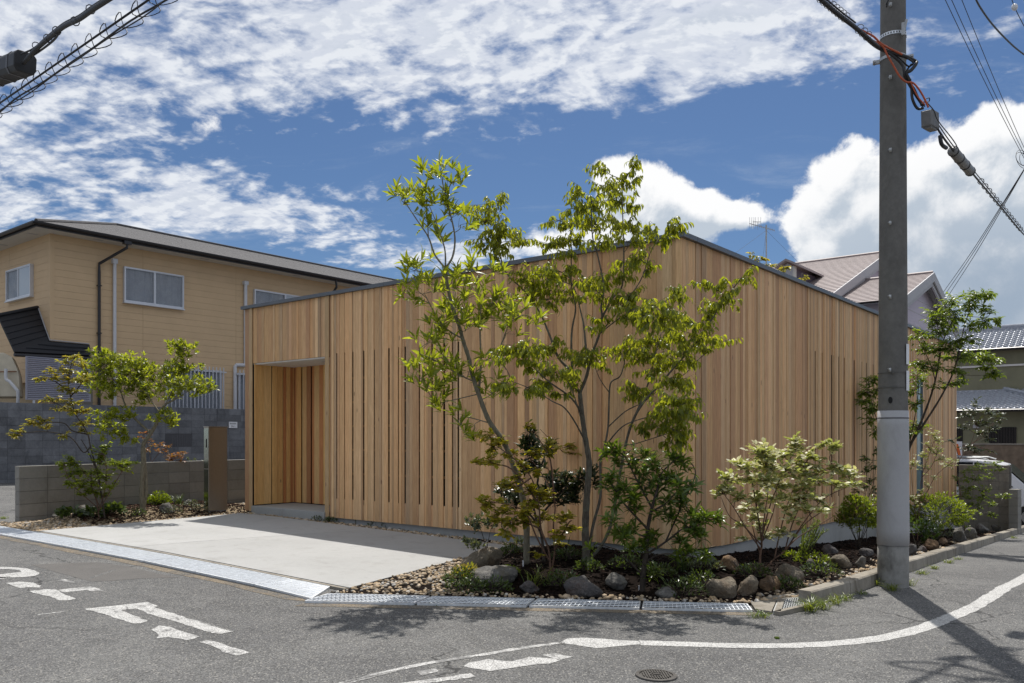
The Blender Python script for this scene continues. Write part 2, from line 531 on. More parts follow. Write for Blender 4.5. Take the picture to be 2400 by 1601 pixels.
def m_tinted(name, stops, rough=0.7, bump=0.2, scale=60.0):
    """colour from the per-piece tint attribute"""
    m, t = mat(name)
    at = t.new('ShaderNodeAttribute', attribute_name='tint')
    c = t.ramp(at.outputs['Fac'], stops)
    n = t.noise(t.pos(), scale, 4.0, 0.6)
    v = t.lin(n, 0.3, 0.7, 0.78, 1.22)
    c = t.mix(1.0, c, t.xyz(v, v, v), 'MULTIPLY')
    t.L.new(c, t.b.inputs['Base Color'])
    t.b.inputs['Roughness'].default_value = rough
    t.b.inputs['Specular IOR Level'].default_value = 0.15
    t.L.new(t.bump(n, bump, 0.004), t.b.inputs['Normal'])
    return m
def m_rock(name, a, b, c3):
    m, t = mat(name)
    P = t.pos()
    oi = t.new('ShaderNodeObjectInfo')
    n = t.noise(P, 7.0, 8.0, 0.68, 0.3); n2 = t.noise(P, 45.0, 5.0, 0.65); n3 = t.noise(P, 3.5, 4.0, 0.6, 0.6)
    c = t.mix(t.lin(n, 0.32, 0.68), a, b)
    c = t.mix(t.ss(n3, 0.50, 0.66, 0.0, 0.8), c, c3)
    v = t.lin(n2, 0.3, 0.7, 0.7, 1.3)
    c = t.mix(1.0, c, t.xyz(v, v, v), 'MULTIPLY')
    t.L.new(c, t.b.inputs['Base Color'])
    t.b.inputs['Roughness'].default_value = 0.85
    t.L.new(t.bump(t.add(n, t.mul(n2, 0.6)), 1.0, 0.035), t.b.inputs['Normal'])
    return m
def m_glass(name, col=(0.05, 0.07, 0.09), rough=0.02, spec=0.9, alpha=None):
    m, t = mat(name)
    t.b.inputs['Base Color'].default_value = c4(col)
    t.b.inputs['Roughness'].default_value = rough
    t.b.inputs['Specular IOR Level'].default_value = spec
    if alpha is not None:
        tr = t.new('ShaderNodeBsdfTransparent')
        ms = t.new('ShaderNodeMixShader'); ms.inputs[0].default_value = alpha
        t.L.new(tr.outputs[0], ms.inputs[1]); t.L.new(t.b.outputs[0], ms.inputs[2])
        out = [n for n in t.N if n.type == 'OUTPUT_MATERIAL'][0]
        t.L.new(ms.outputs[0], out.inputs[0])
    return m
def m_bark(name, a, b, moss=None):
    m, t = mat(name)
    P = t.pos()
    n = t.noise(t.map(P, scale=(1, 1, 0.25)), 60.0, 5.0, 0.65, 0.4)
    n2 = t.noise(P, 9.0, 4.0, 0.6)
    c = t.mix(t.lin(n, 0.32, 0.68), a, b)
    if moss: c = t.mix(t.ss(n2, 0.52, 0.65, 0, 0.8), c, moss)
    t.L.new(c, t.b.inputs['Base Color'])
    t.b.inputs['Roughness'].default_value = 0.85
    t.b.inputs['Specular IOR Level'].default_value = 0.2
    t.L.new(t.bump(n, 0.6, 0.006), t.b.inputs['Normal'])
    return m
M = {}
M['wood'] = m_wood()
M['asphalt'] = m_asphalt()
M['paint'] = m_paint()
M['drive'] = m_concrete('driveway_concrete', (0.37, 0.37, 0.362), 0.10, 0.55, 0.06, 0.7, (0.98, 0.96, 0.92), 0.8)
M['plinth'] = m_concrete('plinth_concrete', (0.37, 0.37, 0.36), 0.10, 0.25, 0.08)
M['kerb'] = m_concrete('kerb_concrete', (0.27, 0.245, 0.205), 0.28, 0.85, 0.35, 0.9, (0.62, 0.55, 0.45), 4.0)
M['block_grey'] = m_concrete('grey_blocks', (0.235, 0.225, 0.205), 0.14, 0.4, 0.35, 0.9, (0.8, 0.75, 0.66), 3.0)
M['block_dark'] = m_concrete('dark_blocks', (0.155, 0.16, 0.172), 0.30, 0.75, 0.3, 0.9, (0.72, 0.72, 0.76), 3.5, 0.20)
M['block_brown'] = m_concrete('brown_blocks', (0.24, 0.22, 0.19), 0.2, 0.5, 0.35, 0.9, (0.7, 0.65, 0.58), 4.0)
M['mortar'] = m_concrete('mortar', (0.14, 0.134, 0.122), 0.1, 0.2)
M['mortar_dark'] = m_concrete('mortar_dark', (0.08, 0.08, 0.087), 0.1, 0.2)
M['pole'] = m_concrete('pole_concrete', (0.138, 0.133, 0.124), 0.22, 0.55, 0.45, 0.9, (0.8, 0.78, 0.75), 5.0)
M['pole_base'] = m_concrete('pole_base_concrete', (0.25, 0.245, 0.23), 0.28, 0.8, 0.35, 0.9, (0.45, 0.44, 0.42), 4.0)
M['wrap'] = m_concrete('pole_sheet', (0.36, 0.36, 0.37), 0.06, 0.35, 0.02, 0.55, (0.9, 0.88, 0.85), 2.5)
M['coping'] = simple('coping_metal', (0.115, 0.125, 0.14), 0.42, 0.3, 0.06, 4.0)
M['steel'] = simple('stainless', (0.46, 0.42, 0.37), 0.30, 0.9, 0.05, 40.0)
M['mirror_steel'] = simple('polished_steel', (0.40, 0.43, 0.38), 0.12, 1.0, 0.05, 20.0)
M['galv'] = simple('galvanised_steel', (0.72, 0.75, 0.78), 0.48, 0.55, 0.15, 20.0, 0.1, 90.0)
M['galv_dull'] = simple('dull_galvanised', (0.42, 0.43, 0.43), 0.5, 0.7, 0.15, 20.0)
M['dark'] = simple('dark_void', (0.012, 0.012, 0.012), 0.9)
M['back_dark'] = simple('slot_shade_backing', (0.012, 0.010, 0.008), 0.9)  # near-black, so the gaps between the boards read as deep shade
M['soffit'] = simple('soffit_board', (0.68, 0.65, 0.61), 0.7, 0, 0.03)
M['siding'] = simple('cream_siding', (0.60, 0.425, 0.25), 0.72, 0, 0.045, 2.0, 0.18, 45.0)
M['siding_back'] = simple('siding_backing', (0.36, 0.27, 0.16), 0.8)
M['gutter'] = simple('dark_gutter', (0.022, 0.020, 0.022), 0.38, 0, 0.1)
M['eave_white'] = simple('eave_board', (0.56, 0.53, 0.48), 0.7, 0, 0.05)
M['alu'] = simple('aluminium', (0.62, 0.63, 0.66), 0.4, 0.35, 0.04)
M['pipe_white'] = simple('pale_pipe', (0.60, 0.60, 0.62), 0.45, 0, 0.05)
M['cream_metal'] = simple('cream_metal', (0.52, 0.46, 0.35), 0.5, 0, 0.12, 5.0)
M['rust'] = simple('rust', (0.20, 0.085, 0.035), 0.85, 0, 0.3, 15.0)
M['porch_black'] = simple('black_roof_metal', (0.010, 0.011, 0.015), 0.6, 0.1, 0.15, 6.0, 0.25, 30.0)
M['slat_grey'] = simple('grey_slats', (0.30, 0.30, 0.36), 0.5, 0.2, 0.05)
M['glass'] = m_glass('window_glass', (0.03, 0.04, 0.05), 0.03, 0.8, 0.22)
M['glass_dark'] = m_glass('dark_glass', (0.015, 0.02, 0.025), 0.03, 0.8)
M['glass_pale'] = m_glass('pale_blind_glass', (0.38, 0.43, 0.48), 0.12, 0.6)
M['strip_glass'] = m_glass('strip_glass', (0.16, 0.24, 0.27), 0.12, 0.8)
M['curtain'] = simple('lace_curtain', (0.62, 0.66, 0.73), 0.9, 0, 0.10, 6.0)
M['mauve'] = simple('mauve_wall', (0.50, 0.45, 0.52), 0.75, 0, 0.04)
M['mauve_trim'] = simple('grey_trim', (0.40, 0.39, 0.40), 0.6, 0, 0.06)
M['mauve_dark'] = simple('mauve_shade', (0.09, 0.065, 0.085), 0.7)  # mauve darkened to stand for the shaded dormer cheek; the vent shares it
M['pink_roof'] = simple('brown_roof_slates', (0.30, 0.245, 0.235), 0.6, 0, 0.2, 8.0, 0.3, 40.0)
M['grey_roof'] = simple('grey_roof_slates', (0.085, 0.082, 0.084), 0.85, 0, 0.25, 9.0, 0.4, 40.0)
M['kawara'] = simple('glazed_kawara', (0.34, 0.36, 0.40), 0.36, 0.30, 0.25, 9.0, 0.0, spec=0.9)
M['olive'] = simple('olive_render', (0.205, 0.195, 0.125), 0.9, 0, 0.12, 1.5)
M['brown_wall'] = simple('brown_render', (0.16, 0.12, 0.085), 0.9, 0, 0.3, 4.0)
M['lattice'] = simple('dark_lattice', (0.035, 0.028, 0.025), 0.6)
M['white_paint'] = simple('white_car_paint', (0.74, 0.74, 0.76), 0.22, 0, 0.01, spec=0.6)
M['rubber'] = simple('tyre_rubber', (0.02, 0.02, 0.02), 0.8)
M['rim'] = simple('wheel_rim', (0.45, 0.46, 0.48), 0.3, 0.8)
M['lamp'] = simple('lamp_lens', (0.6, 0.62, 0.64), 0.1)
M['cable'] = simple('black_cable', (0.018, 0.018, 0.02), 0.5)
M['cable_grey'] = simple('grey_cable', (0.10, 0.10, 0.11), 0.5)
M['orange'] = simple('orange_cable', (0.42, 0.085, 0.03), 0.5)
M['junction'] = simple('grey_plastic', (0.20, 0.20, 0.20), 0.5, 0, 0.1, 20.0)
M['sign_white'] = simple('sign_plate', (0.72, 0.72, 0.74), 0.4)
M['ink'] = simple('ink', (0.03, 0.03, 0.04), 0.7)
M['sign_orange'] = simple('orange_print', (0.75, 0.16, 0.03), 0.6)
M['iron'] = simple('cast_iron', (0.055, 0.05, 0.045), 0.6, 0.2, 0.3, 25.0, 0.4, 80.0)
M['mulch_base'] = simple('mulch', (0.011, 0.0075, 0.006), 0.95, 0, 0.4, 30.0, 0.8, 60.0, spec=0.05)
def m_dirt():
    m, t = mat('road_edge_dirt')
    P = t.pos()
    n = t.add(t.mul(t.noise(P, 3.0, 6.0, 0.7), .6), t.mul(t.noise(P, 40.0, 5.0, 0.7), .4))
    sp = t.new('ShaderNodeSeparateColor'); t.L.new(t.voro(P, 135.0, 'Color'), sp.inputs[0])
    v = t.lin(sp.outputs[0], 0, 1, .55, 1.4)
    asp = t.mix(1.0, (0.115, 0.112, 0.107), t.xyz(v, v, v), 'MULTIPLY')
    dirt = t.mix(1.0, t.mix(t.noise(P, 9.0, 4.0, .6), (0.15, 0.12, 0.085), (0.26, 0.215, 0.16)), t.xyz(v, v, v), 'MULTIPLY')
    t.L.new(t.mix(t.ss(n, 0.40, 0.58), asp, dirt), t.b.inputs['Base Color'])
    t.b.inputs['Roughness'].default_value = 0.95; t.b.inputs['Specular IOR Level'].default_value = 0.2
    t.L.new(t.bump(t.voro(P, 135.0), 0.5, 0.006), t.b.inputs['Normal'])
    return m
M['soil_tan'] = m_dirt()
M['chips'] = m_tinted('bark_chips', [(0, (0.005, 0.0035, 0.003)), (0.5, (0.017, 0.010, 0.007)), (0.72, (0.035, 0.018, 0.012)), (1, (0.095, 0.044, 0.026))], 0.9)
M['gravel'] = m_tinted('river_gravel', [(0, (0.13, 0.11, 0.085)), (0.25, (0.30, 0.23, 0.155)), (0.5, (0.42, 0.31, 0.19)), (0.75, (0.50, 0.40, 0.29)), (0.93, (0.30, 0.29, 0.27)), (1, (0.60, 0.56, 0.50))], 0.8)
M['gravel_base'] = simple('gravel_bed', (0.20, 0.155, 0.10), 0.95, 0, 0.35, 40.0, 0.8, 90.0, spec=0.1)
M['rock_grey'] = m_rock('grey_rock', (0.085, 0.08, 0.075), (0.19, 0.18, 0.162), (0.10, 0.085, 0.06))
M['rock_tan'] = m_rock('tan_rock', (0.12, 0.10, 0.075), (0.24, 0.20, 0.145), (0.13, 0.09, 0.055))
M['rock_rust'] = m_rock('rust_rock', (0.10, 0.065, 0.04), (0.22, 0.13, 0.06), (0.06, 0.05, 0.045))
M['rock_dark'] = m_rock('dark_rock', (0.055, 0.05, 0.05), (0.13, 0.12, 0.115), (0.09, 0.05, 0.035))
M['bark'] = m_bark('grey_bark', (0.075, 0.062, 0.05), (0.17, 0.15, 0.12), (0.15, 0.155, 0.12))
M['bark_light'] = m_bark('pale_bark', (0.13, 0.115, 0.085), (0.25, 0.225, 0.17))
M['bark_dark'] = m_bark('dark_bark', (0.035, 0.028, 0.023), (0.085, 0.068, 0.055))
M['twig_red'] = m_bark('reddish_twig', (0.085, 0.05, 0.035), (0.17, 0.10, 0.07))
M['lf_bright'] = m_leaf('leaf_bright', (0.115, 0.15, 0.022), (0.28, 0.31, 0.042), 0.58)
M['lf_dog'] = m_leaf('leaf_dogwood', (0.12, 0.15, 0.022), (0.30, 0.32, 0.04), 0.58)
M['lf_deep'] = m_leaf('leaf_deep', (0.04, 0.075, 0.02), (0.09, 0.14, 0.03), 0.35, 0.28)
M['lf_dark'] = m_leaf('leaf_dark', (0.018, 0.03, 0.015), (0.05, 0.065, 0.024), 0.2, 0.3)
M['lf_pieris'] = m_leaf('leaf_whorl', (0.06, 0.10, 0.022), (0.14, 0.195, 0.036), 0.42, 0.28)
M['lf_yellow'] = m_leaf('leaf_yellow', (0.16, 0.175, 0.028), (0.36, 0.30, 0.05), 0.5)
M['lf_red'] = m_leaf('leaf_red', (0.17, 0.11, 0.03), (0.26, 0.085, 0.035), 0.45)
M['lf_mixed'] = m_leaf('leaf_mixed', (0.17, 0.20, 0.04), (0.33, 0.25, 0.07), 0.5)
M['lf_silver'] = m_leaf('leaf_silver', (0.34, 0.36, 0.22), (0.78, 0.75, 0.60), 0.42, 0.45, back=(0.22, 0.25, 0.14))
M['lf_greygreen'] = m_leaf('leaf_greygreen', (0.065, 0.085, 0.055), (0.15, 0.17, 0.12), 0.25, 0.35)
M['lf_azalea'] = m_leaf('leaf_azalea', (0.10, 0.145, 0.02), (0.22, 0.265, 0.034), 0.5)
M['lf_ash'] = m_leaf('leaf_ash', (0.085, 0.135, 0.026), (0.19, 0.245, 0.05), 0.5)
M['lf_ground'] = m_leaf('leaf_ground', (0.035, 0.06, 0.02), (0.10, 0.14, 0.04), 0.3)
M['lf_lime'] = m_leaf('leaf_lime', (0.10, 0.15, 0.015), (0.20, 0.24, 0.03), 0.45)
M['lf_grass'] = m_leaf('leaf_grass', (0.07, 0.12, 0.02), (0.20, 0.22, 0.07), 0.4)
M['lf_sedge'] = m_leaf('leaf_sedge', (0.03, 0.06, 0.02), (0.08, 0.11, 0.04), 0.3)
# ================================================================== SETTING
def build_ground():
    def axis(lo, hi, flo, fhi, step, grow):
        a = list(np.arange(flo, fhi + 1e-6, step))
        d = step; p = fhi
        while p < hi:
            d *= grow; p += d; a.append(min(p, hi))
        d = step; p = flo
        while p > lo:
            d *= grow; p -= d; a.insert(0, max(p, lo))
        return a
    xs = axis(-400, 400, -12, 16, 0.25, 1.35); ys = axis(-200, 600, 2, 26, 0.25, 1.35)
    V = [(x, y, g(x, y)) for y in ys for x in xs]
    nx = len(xs)
    Fq = [(j * nx + i, j * nx + i + 1, (j + 1) * nx + i + 1, (j + 1) * nx + i) for j in range(len(ys) - 1) for i in range(nx - 1)]
    o = np_mesh('road', V, Fq, M['asphalt'], None, True)
    tag(o, 'grey worn asphalt road running round the corner plot', None, None, 'structure')
build_ground()

def inside(p, poly):
    x, y = p[0], p[1]; c = False; n = len(poly)
    for i in range(n):
        x1, y1 = poly[i][0], poly[i][1]; x2, y2 = poly[(i + 1) % n][0], poly[(i + 1) % n][1]
        if (y1 > y) != (y2 > y) and x < (x2 - x1) * (y - y1) / (y2 - y1) + x1: c = not c
    return c
def edge_dist(p, poly, skip=()):
    best = 9.0
    P = Vector((p[0], p[1])); n = len(poly)
    for i in range(n):
        if i in skip: continue
        a = Vector(poly[i][:2]); b = Vector(poly[(i + 1) % n][:2])
        d = b - a; t = max(0, min(1, (P - a).dot(d) / max(1e-9, d.dot(d))))
        best = min(best, (P - a - d * t).length)
    return best
def sheet(name, poly, off, m, step=0.3, zf=None, label=None, kind='structure', parent=None):
    """ground-hugging sheet over a polygon in plan"""
    bm = bmesh.new()
    vs = [bm.verts.new((p[0], p[1], 0)) for p in poly]
    f = bm.faces.new(vs)
    xs = [p[0] for p in poly]; ys = [p[1] for p in poly]
    for ax, lo, hi in ((0, min(xs), max(xs)), (1, min(ys), max(ys))):
        t = lo + step
        while t < hi:
            no = (1, 0, 0) if ax == 0 else (0, 1, 0); co = (t, 0, 0) if ax == 0 else (0, t, 0)
            bmesh.ops.bisect_plane(bm, geom=bm.verts[:] + bm.edges[:] + bm.faces[:], plane_co=co, plane_no=no)
            t += step
    bmesh.ops.recalc_face_normals(bm, faces=bm.faces)
    if bm.faces and sum(fc.normal.z for fc in bm.faces) < 0: bmesh.ops.reverse_faces(bm, faces=bm.faces)
    if name == 'road_marking':
        el_ = bm.verts.layers.float.new('edge')
        bmesh.ops.inset_region(bm, faces=bm.faces[:], thickness=0.016, use_boundary=True, use_even_offset=False)
        for v in bm.verts: v[el_] = 0.0 if v.is_boundary else 1.0
    o0 = org(parent) if parent is not None else Vector((0, 0, 0))
    for v in bm.verts:
        z = (zf or g)(v.co.x, v.co.y) + off
        v.co = (v.co.x - o0.x, v.co.y - o0.y, z - o0.z)
    me = bpy.data.meshes.new(name); bm.to_mesh(me); bm.free()
    o = link(name, me, m, parent)
    if kind: o['kind'] = kind
    if label: o['label'] = label
    return o
def slab(name, poly, z_top, thick, m, parent=None, step=0.4):
    bm = bmesh.new()
    f = bm.faces.new([bm.verts.new((p[0], p[1], 0)) for p in poly])
    xs = [p[0] for p in poly]; ys = [p[1] for p in poly]
    for ax, lo, hi in ((0, min(xs), max(xs)), (1, min(ys), max(ys))):
        t = lo + step
        while t < hi:
            no = (1, 0, 0) if ax == 0 else (0, 1, 0); co = (t, 0, 0) if ax == 0 else (0, t, 0)
            bmesh.ops.bisect_plane(bm, geom=bm.verts[:] + bm.edges[:] + bm.faces[:], plane_co=co, plane_no=no)
            t += step
    bmesh.ops.recalc_face_normals(bm, faces=bm.faces)
    if sum(fc.normal.z for fc in bm.faces) < 0: bmesh.ops.reverse_faces(bm, faces=bm.faces)
    top = list(bm.faces)
    r = bmesh.ops.extrude_face_region(bm, geom=top)
    newv = [e for e in r['geom'] if isinstance(e, bmesh.types.BMVert)]
    for v in newv: v.co.z += 1.0
    o0 = org(parent) if parent is not None else Vector((0, 0, 0))
    for v in bm.verts:
        z = g(v.co.x, v.co.y) + z_top - (thick if v.co.z < 0.5 else 0.0)
        v.co = (v.co.x - o0.x, v.co.y - o0.y, z - o0.z)
    bmesh.ops.recalc_face_normals(bm, faces=bm.faces)
    me = bpy.data.meshes.new(name); bm.to_mesh(me); bm.free()
    return link(name, me, m, parent)

# ---------------------------------------------------------------- driveway
DR_U0, DR_U1 = -3.60, -0.28
def drive():
    root = thing('driveway', 'pale concrete driveway in front of the timber house', None, uv(-2, -4.5, 0), None, 'structure')
    def left_v(u): return -8.0 - 0.05 * (u + 3.6)
    def right_v(u): return -1.42 - 0.25 * (u + 3.6)
    joint = -5.32
    gap = 0.005
    A = [uv(DR_U0, left_v(DR_U0)), uv(DR_U0, joint - gap), uv(DR_U1, joint + 0.55 - gap), uv(DR_U1, left_v(DR_U1))]
    Bp = [uv(DR_U0, joint + gap), uv(DR_U0, right_v(DR_U0)), uv(DR_U1, right_v(DR_U1)), uv(DR_U1, joint + 0.55 + gap)]
    for p in (A, Bp):
        o = slab('slab', p, 0.030, 0.06, M['drive'], root)
        o['kind'] = 'structure'
    # narrow edge strip next to the drain
    E = [uv(-3.655, -8.1), uv(-3.655, -1.42), uv(DR_U0 - 0.012, -1.42), uv(DR_U0 - 0.012, -8.05)]
    slab('edge_strip', E, 0.026, 0.05, M['kerb'], root)
drive()
RIGHT_EDGE = lambda u: -1.42 - 0.25 * (u + 3.6)

# ---------------------------------------------------------------- drains
def pt(px, py, dz=0.0):
    p = gpt(px, py, dz); return Vector((p.x, p.y, p.z + dz))
def grate_panel(a0, a1, b0, b1, bar, cross, mname, label, group, dz=0.022):
    """grating panel: a0->a1 front edge, b0->b1 back edge (plan points)"""
    c = (a0 + a1 + b0 + b1) / 4
    root = thing('drain_grating', label, 'drain grating', (c.x, c.y, g(c.x, c.y)), group)
    def P(s, t, z=0.0):
        p = (a0.lerp(a1, s)).lerp(b0.lerp(b1, s), t)
        return Vector((p.x, p.y, g(p.x, p.y) + dz + z))
    L = (a1 - a0).length; Wd = (b0 - a0).length
    fr = MB()
    th = 0.012; h = 0.028
    e = 0.010 / L
    for (s0, t0, s1, t1) in ((0 + e, 0, 1 - e, 0), (1 - e, 0, 1 - e, 1), (1 - e, 1, 0 + e, 1), (0 + e, 1, 0 + e, 0)):
        p, q = P(s0, t0), P(s1, t1)
        d = (q - p); d.z = 0; d.normalize(); nrm = Vector((-d.y, d.x, 0))
        fr.box(p - nrm * th / 2 - Vector((0, 0, h)), q - p, nrm * th, (0, 0, h))
    fr.build('frame', M[mname], root)
    bb = MB()
    nb = max(2, int(L / bar))
    for i in range(1, nb):
        s = i / nb
        p, q = P(s, 0.02, -0.002), P(s, 0.98, -0.002)
        d = (q - p).normalized(); nrm = Vector((-d.y, d.x, 0)).normalized() * 0.0065
        bb.box(p - nrm / 2 - Vector((0, 0, 0.024)), q - p, nrm, (0, 0, 0.024))
    nc = max(2, int(Wd / cross))
    for j in range(1, nc):
        t = j / nc
        p, q = P(e, t, -0.0035), P(1 - e, t, -0.0035)
        d = (q - p).normalized(); nrm = Vector((-d.y, d.x, 0)).normalized() * 0.006
        bb.tube([p, q], 0.0048, 6)
    o = bb.build('bars', M[mname], root); o['kind'] = 'stuff'
    return root
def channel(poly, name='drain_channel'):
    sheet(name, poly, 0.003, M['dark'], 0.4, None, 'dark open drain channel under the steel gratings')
def drains():
    # along the driveway
    u0, u1 = -4.06, -3.665
    v = -10.2
    seq = []
    while v < -1.95:
        seq.append((v, v + 0.995)); v += 1.0
    for i, (va, vb) in enumerate(seq):
        where = ('at the far left end of the driveway drain', 'in the driveway drain beside the left planting bed', 'in the driveway drain at the left edge of the concrete',
                 'in the driveway drain just left of the slab joint', 'in the driveway drain in line with the slab joint', 'in the driveway drain right of the slab joint', 'in the driveway drain in front of the right slab',
                 'in the driveway drain next to the bend', 'at the bend end of the driveway drain')[min(i, 8)]
        last = i == len(seq) - 1
        grate_panel(uv(u0, va), uv(u0 - .05, -1.30) if last else uv(u0, vb), uv(u1, va), uv(u1, -1.62) if last else uv(u1, vb), 0.0125, 0.05, 'galv',
                    'fine-barred bright steel grating %s' % where, 'fine drain gratings along the driveway')
    channel([uv(u0, -10.2), uv(u0 - .05, -1.30), uv(u1, -1.62), uv(u1, -10.2)])
    # along the corner bed
    A, B = pt(713, 1413.5), pt(1769, 1435.5)
    C_, D_ = pt(768, 1396.5), pt(1757, 1421)
    n = 4
    lab = ['open-barred steel grating at the bend, beside the gravel wedge', 'open-barred steel grating below the long dark boulder',
           'open-barred steel grating in tree shade below the middle rocks', 'open-barred steel grating at the right end beside the kerb']
    for i in range(n):
        s0, s1 = i / n, (i + 1) / n - 0.004
        a0, a1 = A.lerp(B, s0), A.lerp(B, s1); b0, b1 = C_.lerp(D_, s0), C_.lerp(D_, s1)
        grate_panel(a0, a1, b0, b1, 0.036, 0.062, 'galv', lab[i], 'open drain gratings along the corner bed')
    channel([A, B, D_, C_], 'drain_channel')
    # tan dirt along the asphalt edge
    E = [uv(-4.20 - 0.05 * mnoise.noise(Vector((k * .37, 3, 1))) - .03 * rng.random(), -10.2 + .3 * k) for k in range(30)] + [uv(-4.15, -1.25), uv(-4.062, -1.7), uv(-4.062, -10.2)]
    sheet('road_edge', E, 0.0022, M['soil_tan'], 0.4, None, 'dusty tan dirt strip along the edge of the asphalt')
    A2, B2 = pt(690, 1421), pt(1775, 1443)
    sheet('road_edge', [A2, B2, B - Vector((0, 0.005, 0)), A - Vector((0, 0.005, 0))], 0.0022, M['soil_tan'], 0.4, None, 'dusty tan dirt strip below the corner drain')
    # small sump grating beside the kerb
    a0, a1 = pt(1812, 1441), pt(1893, 1424); b0, b1 = pt(1822, 1415), pt(1896, 1404)
    r = grate_panel(a0, a1, b0, b1, 0.035, 0.08, 'galv_dull', 'small dull sump grating sunk between the drain end and the kerb', None, 0.03)
    mb = MB()
    for p, q in ((a0, a1), (a0, b0)):
        d = (q - p); d.z = 0; nrm = Vector((d.y, -d.x, 0)).normalized()
        if nrm.y > 0: nrm = -nrm
        P0 = Vector((p.x, p.y, g(p.x, p.y) - 0.02))
        mb.box(P0 + nrm * 0.01, d, nrm * 0.05, (0, 0, 0.055))
    mb.build('sump_wall', M['kerb'], r)
    sheet('drain_channel', [a0, a1, b1, b0], 0.006, M['dark'], 0.4, None, 'dark sump below the small grating')
drains()

# ---------------------------------------------------------------- kerb
KERB_PTS = [(1905, 1421), (1985, 1398), (2060, 1370), (2128, 1343), (2200, 1318), (2270, 1293), (2335, 1270), (2400, 1248), (2470, 1224)]
def kerb():
    P = [gpt(*p) for p in KERB_PTS]
    fine = crom(P, 4)
    # arc-length resample into stones about 0.6 m long
    L = [0]
    for i in range(1, len(fine)): L.append(L[-1] + (fine[i] - fine[i - 1]).length)
    def at(s):
        s = max(0, min(L[-1], s))
        for i in range(1, len(L)):
            if L[i] >= s:
                t = (s - L[i - 1]) / max(1e-9, L[i] - L[i - 1]); return fine[i - 1].lerp(fine[i], t)
        return fine[-1]
    root = thing('kerb', 'weathered concrete kerb running behind the utility pole', None, P[0], None, 'structure')
    s = 0
    while s < L[-1] - 0.1:
        e = min(L[-1], s + 0.8)
        a, b = at(s), at(e - 0.006)
        d = (b - a); dd = Vector((d.x, d.y, 0)).normalized(); nrm = Vector((-dd.y, dd.x, 0))
        if nrm.dot(ND) > 0: nrm = -nrm
        h = 0.125 + rng.uniform(-0.006, 0.006); w = 0.13
        mb = MB()
        j = nrm * rng.uniform(-0.005, 0.005)
        a = a + j; b = b + j
        prof = [(0, -0.1), (0.012, h - 0.012), (0.022, h), (w, h), (w, -0.1)]
        pa = [a + nrm * q + Vector((0, 0, z)) for q, z in prof]
        mb.prism(pa, b - a)
        o = mb.build('kerb_stone', M['kerb'], root)
        o['kind'] = 'structure'
        s = e
    # flat stone at the drain end
    mb = MB()
    a, b = gpt(1764, 1424), gpt(1905, 1421)
    pts = [gpt(1770, 1434), gpt(1808, 1440), gpt(1820, 1413), gpt(1896, 1402), gpt(1900, 1392), gpt(1800, 1404), gpt(1760, 1419)]
    mb.prism([p + Vector((0, 0, -0.05)) for p in pts], (0, 0, 0.075))
    mb.build('kerb_stone', M['kerb'], root)
    return fine
KERB = kerb()

# ---------------------------------------------------------------- planting beds (mulch and gravel)
_k_off = []
for p in KERB:
    u, v = to_uv(p.x, p.y); _k_off.append((u, v))
def bed_right_poly():
    # along driveway, drain, kerb, far wall, facades
    poly = [uv(DR_U1, RIGHT_EDGE(DR_U1)), uv(-3.6, RIGHT_EDGE(-3.6))]
    poly += [pt(768, 1395), pt(1757, 1419.5), pt(1896, 1401)]
    for (u, v) in _k_off[2:]:
        poly.append(uv(u, v - 0.13))
    poly += [uv(14.0, 1.05), uv(14.0, 0.02), uv(0.02, 0.02), uv(-0.02, 0.0), uv(-0.02, -3.4), uv(DR_U1, -3.4)]
    return poly
BED = bed_right_poly()
def bed_z(x, y):
    u, v = to_uv(x, y)
    d = edge_dist((x, y), BED, skip=(len(BED) - 5, len(BED) - 4, len(BED) - 3))
    z = g(x, y) + 0.02
    rise = 0.12 * sstep(0.15, 1.0, d) * (1 - 0.5 * sstep(-1.0, 0.5, u))
    if u > 0.0: rise *= 1 - 0.9 * sstep(0.9, 0.2, v)
    rise *= 1 - 0.65 * sstep(6, 12, u)
    z += rise + 0.03 * mnoise.noise(Vector((x * 2.2, y * 2.2, 0))) * sstep(0.1, 0.4, d) + 0.012 * mnoise.noise(Vector((x * 9, y * 9, 3)))
    return z
def bgpt(px, py, dz=0.0):
    """point on the planting bed seen at a place in the photograph"""
    q = (px - 1200) / F; s = (py - 1024) / F
    lo, hi = 3.0, 40.0
    p = gpt(px, py)
    Y = p.y
    for _ in range(25):
        z = bed_z(q * Y, Y) if inside((q * Y, Y), BED) else g(q * Y, Y)
        Yn = (EYE - z) / s
        Y = Y + 0.5 * (Yn - Y)
    return Vector((q * Y, Y, z + dz))
def bpv(px, v):
    """point of the bed at distance v from the right wall, on the bearing of px"""
    q = (px - 1200) / F
    u = (q * (CY + ND.y * v) - CX - ND.x * v) / (RD.x - q * RD.y)
    p = uv(u, v); p.z = bed_z(p.x, p.y); return p
sheet('planting_bed', BED, 0.0, M['mulch_base'], 0.16, bed_z, 'dark bark mulch bed round the corner of the timber house')

